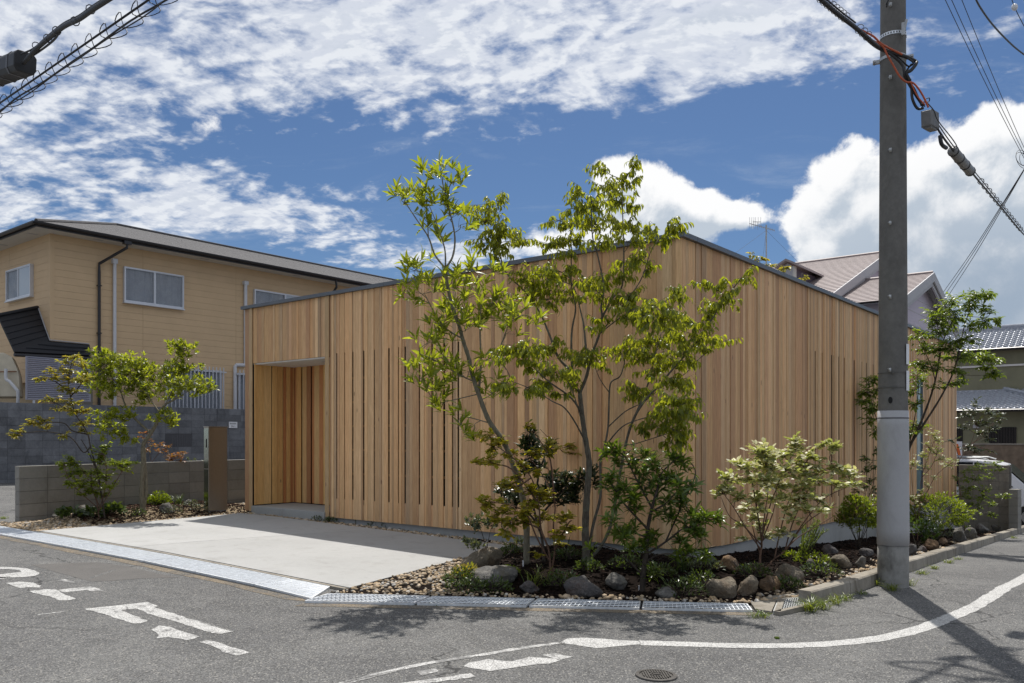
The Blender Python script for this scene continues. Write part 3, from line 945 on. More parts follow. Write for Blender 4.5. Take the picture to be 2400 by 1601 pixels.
LBED = [uv(-3.62, -9.6), uv(-3.62, -8.06), uv(-2.0, -8.12), uv(DR_U1 - 0.1, -8.16), uv(DR_U1, -7.5), uv(-0.02, -7.2), uv(-0.02, -8.5), uv(1.9, -8.7), uv(2.0, -9.6), uv(-1.5, -10.6), uv(-3.0, -10.8)]
WALL_A = Vector((-7.72, 13.0, 0)); WALL_D = Vector((2.25, 3.8, 0)).normalized()
LBED = [uv(-3.62, -9.75), uv(-3.62, -8.06), uv(-2.0, -8.12), uv(DR_U1, -8.16), uv(DR_U1, -3.4), uv(-0.02, -3.4), uv(-0.02, -8.44)] + [uv(2.5, -8.5)] + [WALL_A + WALL_D * 6.5, WALL_A + WALL_D * 0.02]
def lbed_z(x, y):
    d = edge_dist((x, y), LBED, skip=(3, 4, 5, 6, 7, 8))
    z = g(x, y) + 0.012
    wd = (Vector((x, y, 0)) - WALL_A).dot(WALL_D)
    u, v = to_uv(x, y)
    if v < -8.2 and u < 1.0:
        z += 0.13 * sstep(0.3, 1.0, d) * sstep(0.6, -0.4, u - 0.2)
    return z + 0.01 * mnoise.noise(Vector((x * 6, y * 6, 1)))
def lgpt(px, py, dz=0.0):
    q = (px - 1200) / F; s = (py - 1024) / F
    Y = gpt(px, py).y; z = 0
    for _ in range(25):
        z = lbed_z(q * Y, Y)
        Y = Y + 0.5 * ((EYE - z) / s - Y)
    return Vector((q * Y, Y, z + dz))
sheet('planting_bed', LBED, 0.0, M['gravel_base'], 0.2, lbed_z, 'gravel and bark bed between the low block wall and the driveway')

# gravel & mulch pieces
def ico():
    bm = bmesh.new(); bmesh.ops.create_icosphere(bm, subdivisions=1, radius=1.0)
    bm.verts.ensure_lookup_table()
    V = np.array([v.co[:] for v in bm.verts]); Fc = np.array([[v.index for v in f.verts] for f in bm.faces]); bm.free()
    return V, Fc
ICO_V, ICO_F = ico()
def rot_any(n):
    """n random rotation matrices"""
    q = nrg.normal(size=(n, 4)); q /= np.linalg.norm(q, axis=1, keepdims=True)
    w, x, y, z = q.T
    return np.stack([np.stack([1 - 2 * (y * y + z * z), 2 * (x * y - z * w), 2 * (x * z + y * w)], -1),
                     np.stack([2 * (x * y + z * w), 1 - 2 * (x * x + z * z), 2 * (y * z - x * w)], -1),
                     np.stack([2 * (x * z - y * w), 2 * (y * z + x * w), 1 - 2 * (x * x + y * y)], -1)], 1)
def rotz(a):
    c, s = np.cos(a), np.sin(a); o = np.zeros_like(c); l = np.ones_like(c)
    return np.stack([np.stack([c, -s, o], -1), np.stack([s, c, o], -1), np.stack([o, o, l], -1)], 1)
def pebbles(name, pts, size, label, m='gravel', flat=0.55):
    n = len(pts)
    s = size * np.exp(nrg.normal(0, 0.30, n))
    sc3 = np.stack([s * nrg.uniform(0.8, 1.3, n), s * nrg.uniform(0.7, 1.0, n), s * nrg.uniform(flat * .8, flat * 1.3, n)], -1)
    Rm = rotz(nrg.uniform(0, 6.28, n))
    tilt = nrg.normal(0, 0.25, (n, 2))
    ty = np.zeros((n, 3, 3)); ty[:, 0, 0] = 1; ty[:, 1, 1] = 1; ty[:, 2, 2] = 1
    ty[:, 0, 2] = tilt[:, 0]; ty[:, 2, 0] = -tilt[:, 0]; ty[:, 1, 2] = tilt[:, 1]; ty[:, 2, 1] = -tilt[:, 1]
    Mx = np.einsum('mij,mjk->mik', ty, Rm) * sc3[:, None, :]
    bv = ICO_V * (1 + 0.10 * np.sin(ICO_V[:, [0]] * 5 + ICO_V[:, [1]] * 3))
    o = scatter_mesh(name, bv, ICO_F, Mx, pts, M[m], None, True, nrg.random(n))
    tag(o, label, None, None, 'stuff')
def sample(poly, n, zf, dz, cond=None):
    xs = [p[0] for p in poly]; ys = [p[1] for p in poly]
    out = []; tries = 0
    while len(out) < n and tries < n * 30:
        tries += 1
        p = (rng.uniform(min(xs), max(xs)), rng.uniform(min(ys), max(ys)))
        if not inside(p, poly): continue
        if cond and not cond(*p): continue
        out.append((p[0], p[1], zf(*p) + dz))
    return np.array(out)
KERB2 = [(p.x, p.y) for p in KERB]
DRAIN_LINE = [pt(768, 1395), pt(1757, 1419.5)]
def near_front(x, y):
    """gravel hugs the drain and the kerb and fills the wedge beside the driveway"""
    u, v = to_uv(x, y)
    wob = 0.12 * mnoise.noise(Vector((x * 1.7, y * 1.7, 5)))
    d_dr = y - (DRAIN_LINE[0].y + (DRAIN_LINE[1].y - DRAIN_LINE[0].y) * (x - DRAIN_LINE[0].x) / (DRAIN_LINE[1].x - DRAIN_LINE[0].x))
    if x < 2.2 and d_dr < 0.08 + wob + 0.1 * rng.random(): return True
    # wedge
    e = v - RIGHT_EDGE(u)
    if u < -0.9 and e < 0.85 + wob and e + (u + 3.6) * 0.42 < 1.35 + wob: return True
    if u < -0.5 and e < 0.25 + wob: return True
    # kerb
    if x > 1.6:
        dk = min(math.hypot(x - a, y - b) for a, b in KERB2[::2])
        if dk < 0.46 + wob + 0.1 * rng.random(): return True
    if -0.3 < u < 0 and v < -1.6: return True
    return False
gpts = sample(BED, 9000, bed_z, 0.004, near_front)
pebbles('gravel', gpts, 0.0165, 'rounded tan river gravel edging the corner bed')
def lgrav(x, y):
    u, v = to_uv(x, y)
    if v > -8.2 and u > -0.3: return True
    if u > 0.3: return True
    return u < -2.6 + 0.25 * mnoise.noise(Vector((x * 2, y * 2, 0))) or v > -8.35 + 0.1 * mnoise.noise(Vector((x * 3, y * 3, 0)))
lp = sample(LBED, 5200, lbed_z, 0.004, lgrav)
pebbles('gravel', lp, 0.019, 'rounded tan river gravel beside the low block wall')
BOXV = np.array([(x, y, z) for z in (-.5, .5) for y in (-.5, .5) for x in (-.5, .5)])
BOXF = np.array([(0, 2, 3, 1), (4, 5, 7, 6), (0, 1, 5, 4), (1, 3, 7, 5), (3, 2, 6, 7), (2, 0, 4, 6)])
def chips(name, pts, label, tlo=0.0, thi=1.0):
    n = len(pts)
    s = nrg.uniform(0.6, 1.5, n)
    sc3 = np.stack([0.040 * s, 0.017 * s * nrg.uniform(.6, 1.4, n), 0.007 * s], -1)
    Mx = rot_any(n)
    Mx[:, 2, :] *= 0.5
    Mx = Mx * sc3[:, None, :]
    o = scatter_mesh(name, BOXV, BOXF, Mx, pts, M['chips'], None, False, nrg.uniform(tlo, thi, n))
    tag(o, label, None, None, 'stuff')
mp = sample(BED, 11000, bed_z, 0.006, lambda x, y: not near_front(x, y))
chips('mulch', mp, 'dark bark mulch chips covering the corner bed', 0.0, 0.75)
mp2 = sample(LBED, 3800, lbed_z, 0.006, lambda x, y: not lgrav(x, y))
chips('mulch', mp2, 'reddish bark mulch chips under the left garden shrubs', 0.3, 1.0)

# ---------------------------------------------------------------- road markings
def marking(pxpoly, label, wear=0.35, group=None, z=0.0022):
    P = [gpt(*p) for p in pxpoly]
    fine = []
    n = len(P)
    for i in range(n):
        a, b = P[i], P[(i + 1) % n]
        k = max(1, int((b - a).length / 0.05))
        for j in range(k):
            p = a.lerp(b, j / k)
            if j: p = p + Vector((rng.gauss(0, 0.005), rng.gauss(0, 0.005), 0))
            fine.append(p)
    o = sheet('road_marking', fine, z, M['paint'], 0.35, None, None, None)
    o.color = (wear, 0, 0, 1)
    tag(o, label, 'road marking', group)
    return o
G_ = 'white characters painted on the left road'
# looped character at the left edge
loop_o = [(-40, 1330), (20, 1329), (60, 1332), (85, 1339), (93, 1344), (83, 1350), (55, 1353), (20, 1354), (-40, 1359),
          (-40, 1348), (5, 1346), (30, 1343), (50, 1341), (45, 1337), (20, 1334), (-40, 1336)]
marking(loop_o, 'white painted loop of a character at the left edge of the road', 0.3, G_)
marking([(-40, 1354), (22, 1352), (26, 1354), (5, 1357), (-40, 1361)], 'thin white painted stroke under the loop at the left edge', 0.5, G_)
marking([(12, 1367), (45, 1363.5), (78, 1366), (97, 1373), (94, 1378), (62, 1377), (48, 1379.5)], 'broken white painted stroke just below the loop', 0.5, G_)
marking([(66, 1386), (108, 1381), (134, 1383), (150, 1393), (178, 1403.5), (165, 1407), (140, 1408), (118, 1399), (76, 1390)], 'worn white painted diagonal stroke left of the doubled bars', 0.45, G_)
marking([(132, 1384), (170, 1379), (213, 1375), (222, 1377), (243, 1385), (215, 1387), (205, 1383), (152, 1389)], 'short white painted crossbar touching the diagonal stroke', 0.6, G_)
marking([(128, 1361), (150, 1357.5), (158, 1359), (180, 1367), (165, 1366), (140, 1362)], 'small faded white fleck above the short crossbar', 0.8, G_)
# the doubled bars
marking([(197, 1427.5), (270, 1420), (345, 1411.5), (372, 1421.5), (358, 1423), (447, 1452), (552, 1480), (520, 1486), (498, 1485), (430, 1463), (355, 1441), (318, 1427), (283, 1431), (347, 1456), (330, 1461.5), (312, 1462), (250, 1442), (225, 1435)],
        'white painted character with two long parallel bars in the road', 0.42, G_)
marking([(354, 1476), (372, 1466.5), (400, 1470), (440, 1484), (468, 1492), (455, 1498), (436, 1501), (395, 1494), (366, 1497), (372, 1490)], 'worn white painted block below the parallel bars', 0.45, G_)
marking([(466, 1506), (484, 1501), (505, 1504), (545, 1518), (585, 1530), (560, 1537), (548, 1537), (520, 1529), (505, 1518)], 'ragged white painted end of the lower bar in the road', 0.6, G_)
marking([(87, 1440), (150, 1433), (152, 1434.5), (90, 1442)], 'thin faded white line left of the parallel bars', 0.65, G_)
# bend line on the right
def lineband(center, w0, label, wear, w1=None):
    P = crom([gpt(*p) for p in center], 6)
    L = []; Rr = []
    n = len(P)
    for i, p in enumerate(P):
        d = P[min(n - 1, i + 1)] - P[max(0, i - 1)]; d.z = 0; d.normalize()
        w = w0 + ((w1 or w0) - w0) * i / (n - 1)
        nn = Vector((-d.y, d.x, 0)) * w / 2
        L.append(p + nn); Rr.append(p - nn)
    poly = L + Rr[::-1]
    fine = []
    for i in range(len(poly)):
        a, b = poly[i], poly[(i + 1) % len(poly)]
        k = max(1, int((b - a).length / 0.06))
        for j in range(k):
            q = a.lerp(b, j / k) + Vector((rng.gauss(0, 0.004), rng.gauss(0, 0.004), 0))
            fine.append(q)
    o = sheet('road_marking', fine, 0.0022, M['paint'], 0.35, None, None, None)
    o.color = (wear, 0, 0, 1)
    tag(o, label, 'road marking', 'white lines at the bend of the road')
lineband([(1500, 1507), (1600, 1510), (1700, 1513), (1800, 1514), (1900, 1512), (1990, 1505), (2070, 1495), (2150, 1476), (2230, 1446), (2310, 1407), (2400, 1355), (2480, 1300)], 0.135,
         'long curved white edge line sweeping past the utility pole', 0.22)
marking([(1306, 1508), (1330, 1497), (1370, 1495), (1440, 1500), (1500, 1503), (1500, 1511), (1440, 1516), (1400, 1520), (1370, 1516), (1340, 1511)], 'cracked white painted patch where the edge line begins', 0.30, 'white lines at the bend of the road')
lineband([(1320, 1507), (1240, 1517), (1180, 1527), (1100, 1540), (1020, 1552), (930, 1570), (830, 1596), (790, 1606)], 0.055, 'upper thin worn white stop line in the foreground', 0.62)
lineband([(1110, 1583), (1050, 1591), (980, 1601), (900, 1612)], 0.075, 'lower thin worn white stop line in the foreground', 0.5)
marking([(1085, 1562), (1100, 1553), (1145, 1545), (1200, 1551), (1240, 1540), (1285, 1543), (1320, 1546), (1290, 1556), (1235, 1561), (1190, 1568), (1150, 1574), (1110, 1568)], 'broad cracked white paint patch between the two thin lines', 0.40, 'white lines at the bend of the road')
marking([(1270, 1536), (1300, 1531), (1345, 1540), (1310, 1548)], 'small cracked white paint patch right of the broad one', 0.5, 'white lines at the bend of the road')
marking([(975, 1575), (1020, 1567), (1030, 1574), (990, 1585)], 'faint white paint remnant left of the broad patch', 0.85, 'white lines at the bend of the road')
# darker patch of new asphalt
_mp, _t = mat('asphalt_patch')
_P = _t.pos(); _sp = _t.new('ShaderNodeSeparateColor'); _t.L.new(_t.voro(_P, 190.0, 'Color'), _sp.inputs[0])
_v = _t.add(_t.lin(_sp.outputs[0], 0, 1, .72, 1.15), _t.lin(_t.noise(_P, 3, 5, .6), .3, .7, -.08, .14))
_t.L.new(_t.mix(1.0, (0.098, 0.092, 0.086), _t.xyz(_v, _v, _v), 'MULTIPLY'), _t.b.inputs['Base Color']); _t.b.inputs['Roughness'].default_value = .85
_t.L.new(_t.bump(_t.voro(_P, 190.0), .3, .004), _t.b.inputs['Normal'])
sheet('road_patch', [gpt(*p) for p in [(72, 1324), (150, 1320), (225, 1318), (300, 1328), (370, 1345), (420, 1354), (330, 1356), (260, 1362), (215, 1363), (190, 1357), (120, 1338)]], 0.0016, _mp, 0.4, None, 'darker repaired patch of asphalt left of the driveway drain')

# ---------------------------------------------------------------- manhole cover
def manhole():
    c = gpt(1538, 1585)
    r = thing('manhole_cover', 'round cast iron manhole cover in the asphalt at the bottom edge', 'manhole cover', c)
    mb = MB(); n = 40; R0 = 0.122
    def ring(r0, r1, z0, z1):
        for k in range(n):
            a, b = 2 * math.pi * k / n, 2 * math.pi * (k + 1) / n
            def q(rr, an, z):
                x, y = c.x + rr * math.cos(an), c.y + rr * math.sin(an); return (x, y, g(x, y) + z)
            mb.quad(q(r0, a, z0), q(r1, a, z1), q(r1, b, z1), q(r0, b, z0))
    ring(R0, R0 - 0.022, 0.010, 0.012); ring(R0 + 0.004, R0, 0.0, 0.010)
    mb.build('rim', M['iron'], r)
    mb = MB(); ring(R0 - 0.024, 0.0001, 0.0075, 0.0075); mb.build('plate', M['iron'], r)
    mb = MB()
    for k in range(-6, 7):
        y = k * 0.0155; hx = math.sqrt(max(0, (R0 - 0.034) ** 2 - y * y))
        if hx < 0.02: continue
        for s0, s1 in ((-hx, -0.034), (0.034, hx)) if abs(y) < 0.034 else ((-hx, hx),):
            p = Vector((c.x + y, c.y + s0, 0)); p.z = g(p.x, p.y) + 0.007
            mb.box(p - Vector((0.0035, 0, 0)), (0.007, 0, 0), (0, s1 - s0, 0), (0, 0, 0.008))
    for k in range(20):
        a = 2 * math.pi * k / 20
        for rr in (0.032,):
            p = Vector((c.x + rr * math.cos(a), c.y + rr * math.sin(a), 0)); p.z = g(p.x, p.y) + 0.009
            mb.cbox(p, (0.008, 0, 0), (0, 0.008, 0), (0, 0, 0.010))
    mb.cbox((c.x, c.y, c.z + 0.010), (0.04, 0, 0), (0, 0.02, 0), (0, 0, 0.01))
    o = mb.build('ribs', M['iron'], r)
manhole()

# ================================================================== TIMBER HOUSE
Z_WT, Z_CT = 3.575, 3.63          # top of boards, top of coping
Z_WB = 0.068                      # foot of boards on the driveway side
LEFT_L, RIGHT_L = 8.42, 14.6
PALETTE = [tuple(min(.8, q * k_) for q, k_ in zip(c, (1.46, 1.39, 1.24))) for c in [(0.52, 0.355, 0.215), (0.50, 0.34, 0.205), (0.45, 0.30, 0.18), (0.555, 0.40, 0.26), (0.41, 0.272, 0.172), (0.36, 0.228, 0.143), (0.445, 0.33, 0.225), (0.54, 0.375, 0.225), (0.385, 0.275, 0.185), (0.475, 0.31, 0.195)]]
PW = [5, 5, 4, 5, 3.5, 2.6, 2.5, 4, 2.2, 2.6]
house = thing('timber_house', 'single storey house clad in vertical cedar boards of uneven width', 'house', uv(0, 0, 0))
def plank(base, along, out, w, z0, z1, depth, col=None, name='plank', thick=0.016):
    """board with its face 'depth' out of the wall line; along/out unit vectors"""
    mb = MB()
    e = 0.0016
    b = base + out * depth
    prof = [b - out * thick, b + along * w - out * thick, b + along * w - out * e, b + along * (w - e), b + along * e, b - out * e]
    prof = [Vector((p.x, p.y, z0)) for p in prof]
    if along.cross(out).z > 0: prof = prof[::-1]
    mb.prism(prof, (0, 0, z1 - z0))
    o = mb.build(name, M['wood'], house)
    o.color = (*(col or board_col()), 1)
    return o
def board_col():
    c = rng.choices(PALETTE, PW)[0]
    k = rng.uniform(0.80, 1.10); wm = rng.uniform(-0.05, 0.05)
    return (c[0] * k * (1 + wm), c[1] * k, c[2] * k * (1 - wm))
def widths(total, lo=0.045, hi=0.15):
    w = []
    while sum(w) < total:
        w.append(rng.choice([0.045, 0.05, 0.06, 0.075, 0.075, 0.09, 0.105, 0.12]))
    k = total / sum(w)
    return [x * k for x in w]
def fill(a, b, place):
    """boards between positions a and b"""
    x = a
    for w in widths(b - a) if b - a > 0.03 else [b - a]:
        place(x, w - 0.0010); x += w
# --- left wall (towards the driveway); t grows to the left
OUT_L = -RD
def left_base(t): return uv(0, -t)
def lp_(t0, w, z0=Z_WB, z1=Z_WT, d=None, col=None):
    dd = rng.choice([0.0, 0.0, 0.0, 0.005, 0.010]) + 0.05 if d is None else d
    return plank(left_base(t0), -ND, OUT_L, w, z0, z1, dd, col)
T_OP0, T_OP1 = 6.20, 8.18          # entrance opening
Z_OP = 2.62
slots_px = [795, 814, 833, 858.6, 883.6, 917, 940, 955, 988.8, 1018, 1046.7, 1066.6, 1080.7]
slots = sorted(facade_t(p) for p in slots_px)
SL = 0.032
Z_S0, Z_S1 = 0.37, 2.655
edges = [0.0]
cuts = [0.02] + [s for s in slots] + [T_OP0]
prev = -0.05
for s in slots:
    fill(prev, s - SL / 2, lp_)
    # filler strips above and below the slot
    plank(left_base(s - SL / 2), -ND, OUT_L, SL - 0.002, Z_S1, Z_WT, 0.048, None, 'plank')
    plank(left_base(s - SL / 2), -ND, OUT_L, SL - 0.002, Z_WB, Z_S0, 0.048, None, 'plank')
    prev = s + SL / 2
fill(prev, T_OP0 - 0.10, lp_)
lp_(T_OP0 - 0.10, 0.097, Z_WB, Z_WT, 0.072, (0.52, 0.37, 0.21))
fill(T_OP0, T_OP1, lambda t, w: lp_(t, w, Z_OP, Z_WT))
lp_(T_OP1, 0.085, 0.05, Z_WT, 0.072, (0.57, 0.42, 0.25))
lp_(T_OP1 + 0.09, LEFT_L - T_OP1 - 0.09, 0.05, Z_WT, 0.05, (0.50, 0.31, 0.185))
# --- right wall
def right_bot(u): return Z_WB - 0.012 - 0.035 * min(u, 1.0) - 0.0098 * u
def rp_(u0, w, z0=None, z1=Z_WT, d=None, col=None):
    dd = rng.choice([0.0, 0.0, 0.0, 0.005, 0.010]) + 0.05 if d is None else d
    return plank(uv(u0, 0), RD, ND, w, right_bot(u0) if z0 is None else z0, z1, dd, col)
U_W0, U_W1 = facade_u(2142.5), facade_u(2157)
rs_px = [1700 + x / 3.0157 for x in (613, 663, 730, 742, 780, 820, 890, 945, 978, 1025, 1063, 1075)]
rslots = sorted(facade_u(p) for p in rs_px)
prev = -0.0355
SR = 0.052
for s in rslots:
    if s - SR / 2 - prev > 0.012: fill(prev, s - SR / 2, rp_)
    plank(uv(s - SR / 2, 0), RD, ND, SR - 0.002, Z_S1, Z_WT, 0.048)
    plank(uv(s - SR / 2, 0), RD, ND, SR - 0.002, right_bot(s), Z_S0, 0.048)
    prev = s + SR / 2
fill(prev, U_W0, rp_)
fill(U_W0, U_W1, lambda u, w: rp_(u, w, 2.60))
fill(U_W0, U_W1, lambda u, w: rp_(u, w, None, 0.13))
fill(U_W1, RIGHT_L, rp_)
# corner boards: one on each wall
# (left wall starts at the corner; its first boards already reach it)
# --- body behind the boards, plinth, coping, roof
def wall_bodies():
    mb = MB()
    D = 0.20
    # left wall body in pieces round the opening
    for t0, t1, z0, z1 in ((0.03, T_OP0 - 0.012, 0.0, Z_WT - 0.004), (T_OP0 - 0.012, T_OP1 + 0.012, Z_OP + 0.012, Z_WT - 0.004), (T_OP1 + 0.012, LEFT_L - 0.02, 0.0, Z_WT - 0.004)):
        mb.box(uv(0.04, -t0, z0 + 0.055), -ND * (t1 - t0), RD * D, (0, 0, z1 - z0 - 0.055))
    mb.box(uv(0.25, -0.04, -0.05), RD * (RIGHT_L - 0.3), -ND * D, (0, 0, Z_WT - 0.004 + 0.05))
    # left end and back walls
    mb.box(uv(0.05, -(LEFT_L - 0.02), 0.06), RD * (RIGHT_L - 0.1), ND * 0.2, (0, 0, Z_WT - 0.07))
    mb.box(uv(RIGHT_L - 0.25, -0.25, -0.9), RD * 0.2, -ND * (LEFT_L - 0.5), (0, 0, Z_WT + 0.89))
    mb.build('wall', M['back_dark'], house)
    # far end boards at the right rear corner
    mb = MB()
    pl = M['plinth']
    mb.box(uv(0.01, -0.0, -0.4), -ND * (T_OP0 - 0.01), RD * 0.15, (0, 0, Z_WB + 0.4 - 0.006))
    mb.box(uv(0.17, 0.012, -1.6), RD * (RIGHT_L - 0.2), -ND * 0.15, (0, 0, 1.6 + right_bot(RIGHT_L) - 0.01))
    mb.box(uv(0.01, 0.012, -0.6), RD * 0.155, -ND * 0.011, (0, 0, 0.6 + right_bot(0.2) - 0.006))
    # stepped upper piece so that the plinth meets the sloping board feet
    n = 14
    for k in range(n):
        a = 0.17 + (RIGHT_L - 0.2) * k / n; b = 0.17 + (RIGHT_L - 0.2) * (k + 1) / n
        mb.box(uv(a, 0.010, -1.0), RD * (b - a), -ND * 0.1, (0, 0, 1.0 + right_bot(b) - 0.006))
    mb.build('plinth', pl, house)
    # coping
    mb = MB()
    ov = 0.10
    h = Z_CT - Z_WT
    joints = [0, 2.4, 4.8, 7.2, LEFT_L + 0.06]
    for a, b in zip(joints[:-1], joints[1:]):
        mb2 = MB()
        t0 = -ov if a == 0 else a + 0.003
        mb2.box(uv(-ov, -t0, Z_WT + 0.002), -ND * (b - t0), RD * 0.34, (0, 0, h))
        o = mb2.build('coping', M['coping'], house)
    joints = [0.245, 2.9, 5.6, 8.2, 10.8, RIGHT_L + 0.05]
    for a, b in zip(joints[:-1], joints[1:]):
        mb2 = MB()
        mb2.box(uv(a + 0.003, ov, Z_WT + 0.002), RD * (b - a - 0.003), -ND * 0.34, (0, 0, h))
        mb2.build('coping', M['coping'], house)
    mb = MB()
    mb.box(uv(0.2, -0.2, Z_WT - 0.15), RD * (RIGHT_L - 0.3), -ND * (LEFT_L - 0.3), (0, 0, 0.06))
    mb.build('roof', M['coping'], house)
    # battens seen through the slots
    mb = MB()
    for z in (0.75, 1.12, 1.49, 1.86, 2.23):
        mb.box(uv(-0.012, -(slots[0] - 0.2), z), -ND * (slots[-1] - slots[0] + 0.4), RD * 0.02, (0, 0, 0.035))
    o = mb.build('batten', M['wood'], house); o.color = (0.42, 0.23, 0.10, 1)
wall_bodies()
def entrance():
    dp = 0.78
    # inner boards: left cheek (runs back) and back wall
    def ip(base, along, out, w, col):
        return plank(base, along, out, w, 0.16, Z_OP - 0.004, rng.choice([0.0, 0.02, 0.03]), col)
    warm = [tuple(min(.88, q * 1.7) for q in c) for c in [(0.50, 0.32, 0.13), (0.46, 0.28, 0.11), (0.36, 0.165, 0.07), (0.53, 0.35, 0.16), (0.25, 0.125, 0.06), (0.43, 0.29, 0.14)]]
    x = -0.048
    for w in [0.05, 0.13, 0.03, 0.15, 0.10, 0.14, 0.06, 0.08, 0.10]:
        ip(uv(-0.0 + x, -(T_OP1 - 0.03)), RD, ND, w - 0.004, rng.choice(warm)); x += w
    x = T_OP1 + 0.0
    for w in [0.06, 0.09, 0.13, 0.16, 0.12, 0.09, 0.15, 0.11, 0.13, 0.09, 0.16, 0.14, 0.12, 0.15, 0.12, 0.13]:
        if x - w < T_OP0 + 0.02: break
        ip(uv(dp, -x), ND, -RD, w - 0.004, rng.choice(warm)); x -= w
    mb = MB()
    mb.box(uv(dp + 0.03, -(T_OP0 - 0.1), 0.1), -ND * (T_OP1 - T_OP0 + 0.2), RD * 0.1, (0, 0, Z_OP - 0.05))
    mb.box(uv(0.25, -(T_OP1 + 0.03), 0.1), RD * (dp - 0.2), -ND * 0.1, (0, 0, Z_OP - 0.05))
    mb.box(uv(0.25, -(T_OP0 - 0.14), 0.1), RD * (dp - 0.2), -ND * 0.1, (0, 0, Z_OP - 0.05))
    mb.build('inner_wall', M['back_dark'], house)
    mb = MB()
    mb.box(uv(-0.035, -(T_OP0 + 0.002), Z_OP - 0.024), -ND * (T_OP1 - T_OP0 - 0.004), RD * (dp + 0.06), (0, 0, 0.022))
    s = mb.build('soffit', M['soffit'], house)
    mb = MB()
    mb.box(uv(0.32, -(T_OP0 + 0.35), Z_OP - 0.0275), -ND * 0.25, RD * 0.05, (0, 0, 0.003))
    mb.build('vent', M['mauve_trim'], s)
    mb = MB()
    mb.box(uv(-0.10, -(T_OP0 - 0.02), -0.15), -ND * (T_OP1 - T_OP0 + 0.0), RD * (dp + 0.15), (0, 0, 0.295))
    add_bevel(mb.build('doorstep', M['plinth'], house), 0.006, 2)
entrance()
def strip_window():
    f = MB()
    w = U_W1 - U_W0
    f.box(uv(U_W0 + 0.002, 0.055, 0.132), RD * 0.03, -ND * 0.08, (0, 0, 2.464))
    f.box(uv(U_W1 - 0.034, 0.055, 0.132), RD * 0.03, -ND * 0.08, (0, 0, 2.464))
    f.box(uv(U_W0 + 0.034, 0.055, 0.132), RD * (w - 0.07), -ND * 0.08, (0, 0, 0.03))
    f.box(uv(U_W0 + 0.034, 0.055, 2.566), RD * (w - 0.07), -ND * 0.08, (0, 0, 0.03))
    win = f.build('window', M['coping'], house)
    p = MB(); p.box(uv(U_W0 + 0.034, 0.03, 0.162), RD * (w - 0.07), -ND * 0.012, (0, 0, 2.404))
    p.build('pane', M['strip_glass'], win)
strip_window()
# ================================================================== WALLS OF BLOCKS
def block_mesh(name, L, H, D, bev=0.0035):
    bm = bmesh.new()
    bmesh.ops.create_cube(bm, size=1.0)
    for v in bm.verts: v.co = Vector((v.co.x * L, v.co.y * D, v.co.z * H))
    bmesh.ops.bevel(bm, geom=bm.edges[:], offset=bev, segments=1, affect='EDGES')
    me = bpy.data.meshes.new(name); bm.to_mesh(me); bm.free()
    return me
def put(me, name, m, parent, loc, along, ang_extra=0.0):
    o = bpy.data.objects.new(name, me); COL.objects.link(o)
    if len(me.materials) == 0: me.materials.append(m)
    o.parent = parent
    o.location = Vector(loc) - org(parent)
    o.rotation_euler = (0, 0, math.atan2(along.y, along.x) + ang_extra)
    return o
def block_wall(name, label, cat, A, D, length, z0f, z1, course, pitch, depth, m, mortar, skip=None, stagger=True, cap=None):
    """courses counted down from the level top z1; runs below the ground stop"""
    root = thing(name, label, cat, (A.x, A.y, z0f(A.x, A.y)))
    N = Vector((-D.y, D.x, 0))
    gap = 0.005
    full = block_mesh(name + '_block', pitch - gap, course - gap, depth)
    half = block_mesh(name + '_half_block', pitch / 2 - gap, course - gap, depth)
    zmin = min(z0f(*(A + D * s).xy) for s in np.linspace(0, length, 12)) - 0.15
    mb = MB()
    mb.box(A - N * (depth / 2 - 0.006) + D * 0.01 + Vector((0, 0, zmin - A.z)), D * (length - 0.02), N * (depth - 0.012), (0, 0, z1 - zmin - 0.012))
    mb.build('mortar', mortar, root)
    k = 0
    z = z1 - course / 2
    while z > zmin:
        s = 0.0
        if stagger and k % 2: 
            segs = [(pitch / 2, half)]
        else: segs = []
        tot = sum(a for a, _ in segs)
        while tot + pitch < length + 1e-3: segs.append((pitch, full)); tot += pitch
        if length - tot > pitch / 2 - 1e-3: segs.append((pitch / 2, half))
        for w, me in segs:
            p = A + D * (s + w / 2)
            if not (skip and skip(s, s + w, z)):
                if z + course / 2 > z0f(p.x, p.y):
                    o = put(me, 'block', m, root, (p.x, p.y, z), D)
                    o.location += N * rng.uniform(-0.003, 0.003)
            s += w
        z -= course; k += 1
    return root
gz = lambda x, y: g(x, y)
# low garden wall on the left
LW_TOP = 0.885
lw = block_wall('garden_wall', 'low weathered grey concrete block wall beside the left planting bed', 'block wall', WALL_A, WALL_D, 6.4, gz, LW_TOP, 0.20, 0.45, 0.12, M['block_grey'], M['mortar'], stagger=False)
# high dark wall in front of the cream house
BW_A = Vector((-13.15, 21.6, 0)); BW_D = RD.copy()
def bw_s(px):
    q = (px - 1200) / F; return (q * BW_A.y - BW_A.x) / (BW_D.x - q * BW_D.y)
bw0 = BW_A + BW_D * bw_s(-120)
bw_len = bw_s(640) - bw_s(-120)
vent_s = (bw_s(402) - bw_s(-120), bw_s(434) - bw_s(-120))
def vent_skip(a, b, z):
    return b > vent_s[0] + 0.1 and a < vent_s[1] - 0.05 and 1.02 < z < 1.42
bw = block_wall('boundary_wall', 'high dark blue grey concrete block wall below the cream house', 'block wall', bw0, BW_D, bw_len, gz, 2.235, 0.20, 0.43, 0.14, M['block_dark'], M['mortar_dark'], skip=vent_skip, stagger=False)
mb = MB()
BN = Vector((BW_D.y, -BW_D.x, 0))
p0 = bw0 + BW_D * (vent_s[0] - 0.05)
mb.box(p0 + BN * 0.062 + Vector((0, 0, 1.04)), BW_D * (vent_s[1] - vent_s[0] + 0.1), -BN * 0.01, (0, 0, 0.38))
vo = mb.build('vent_opening', M['dark'], bw)
mb = MB()
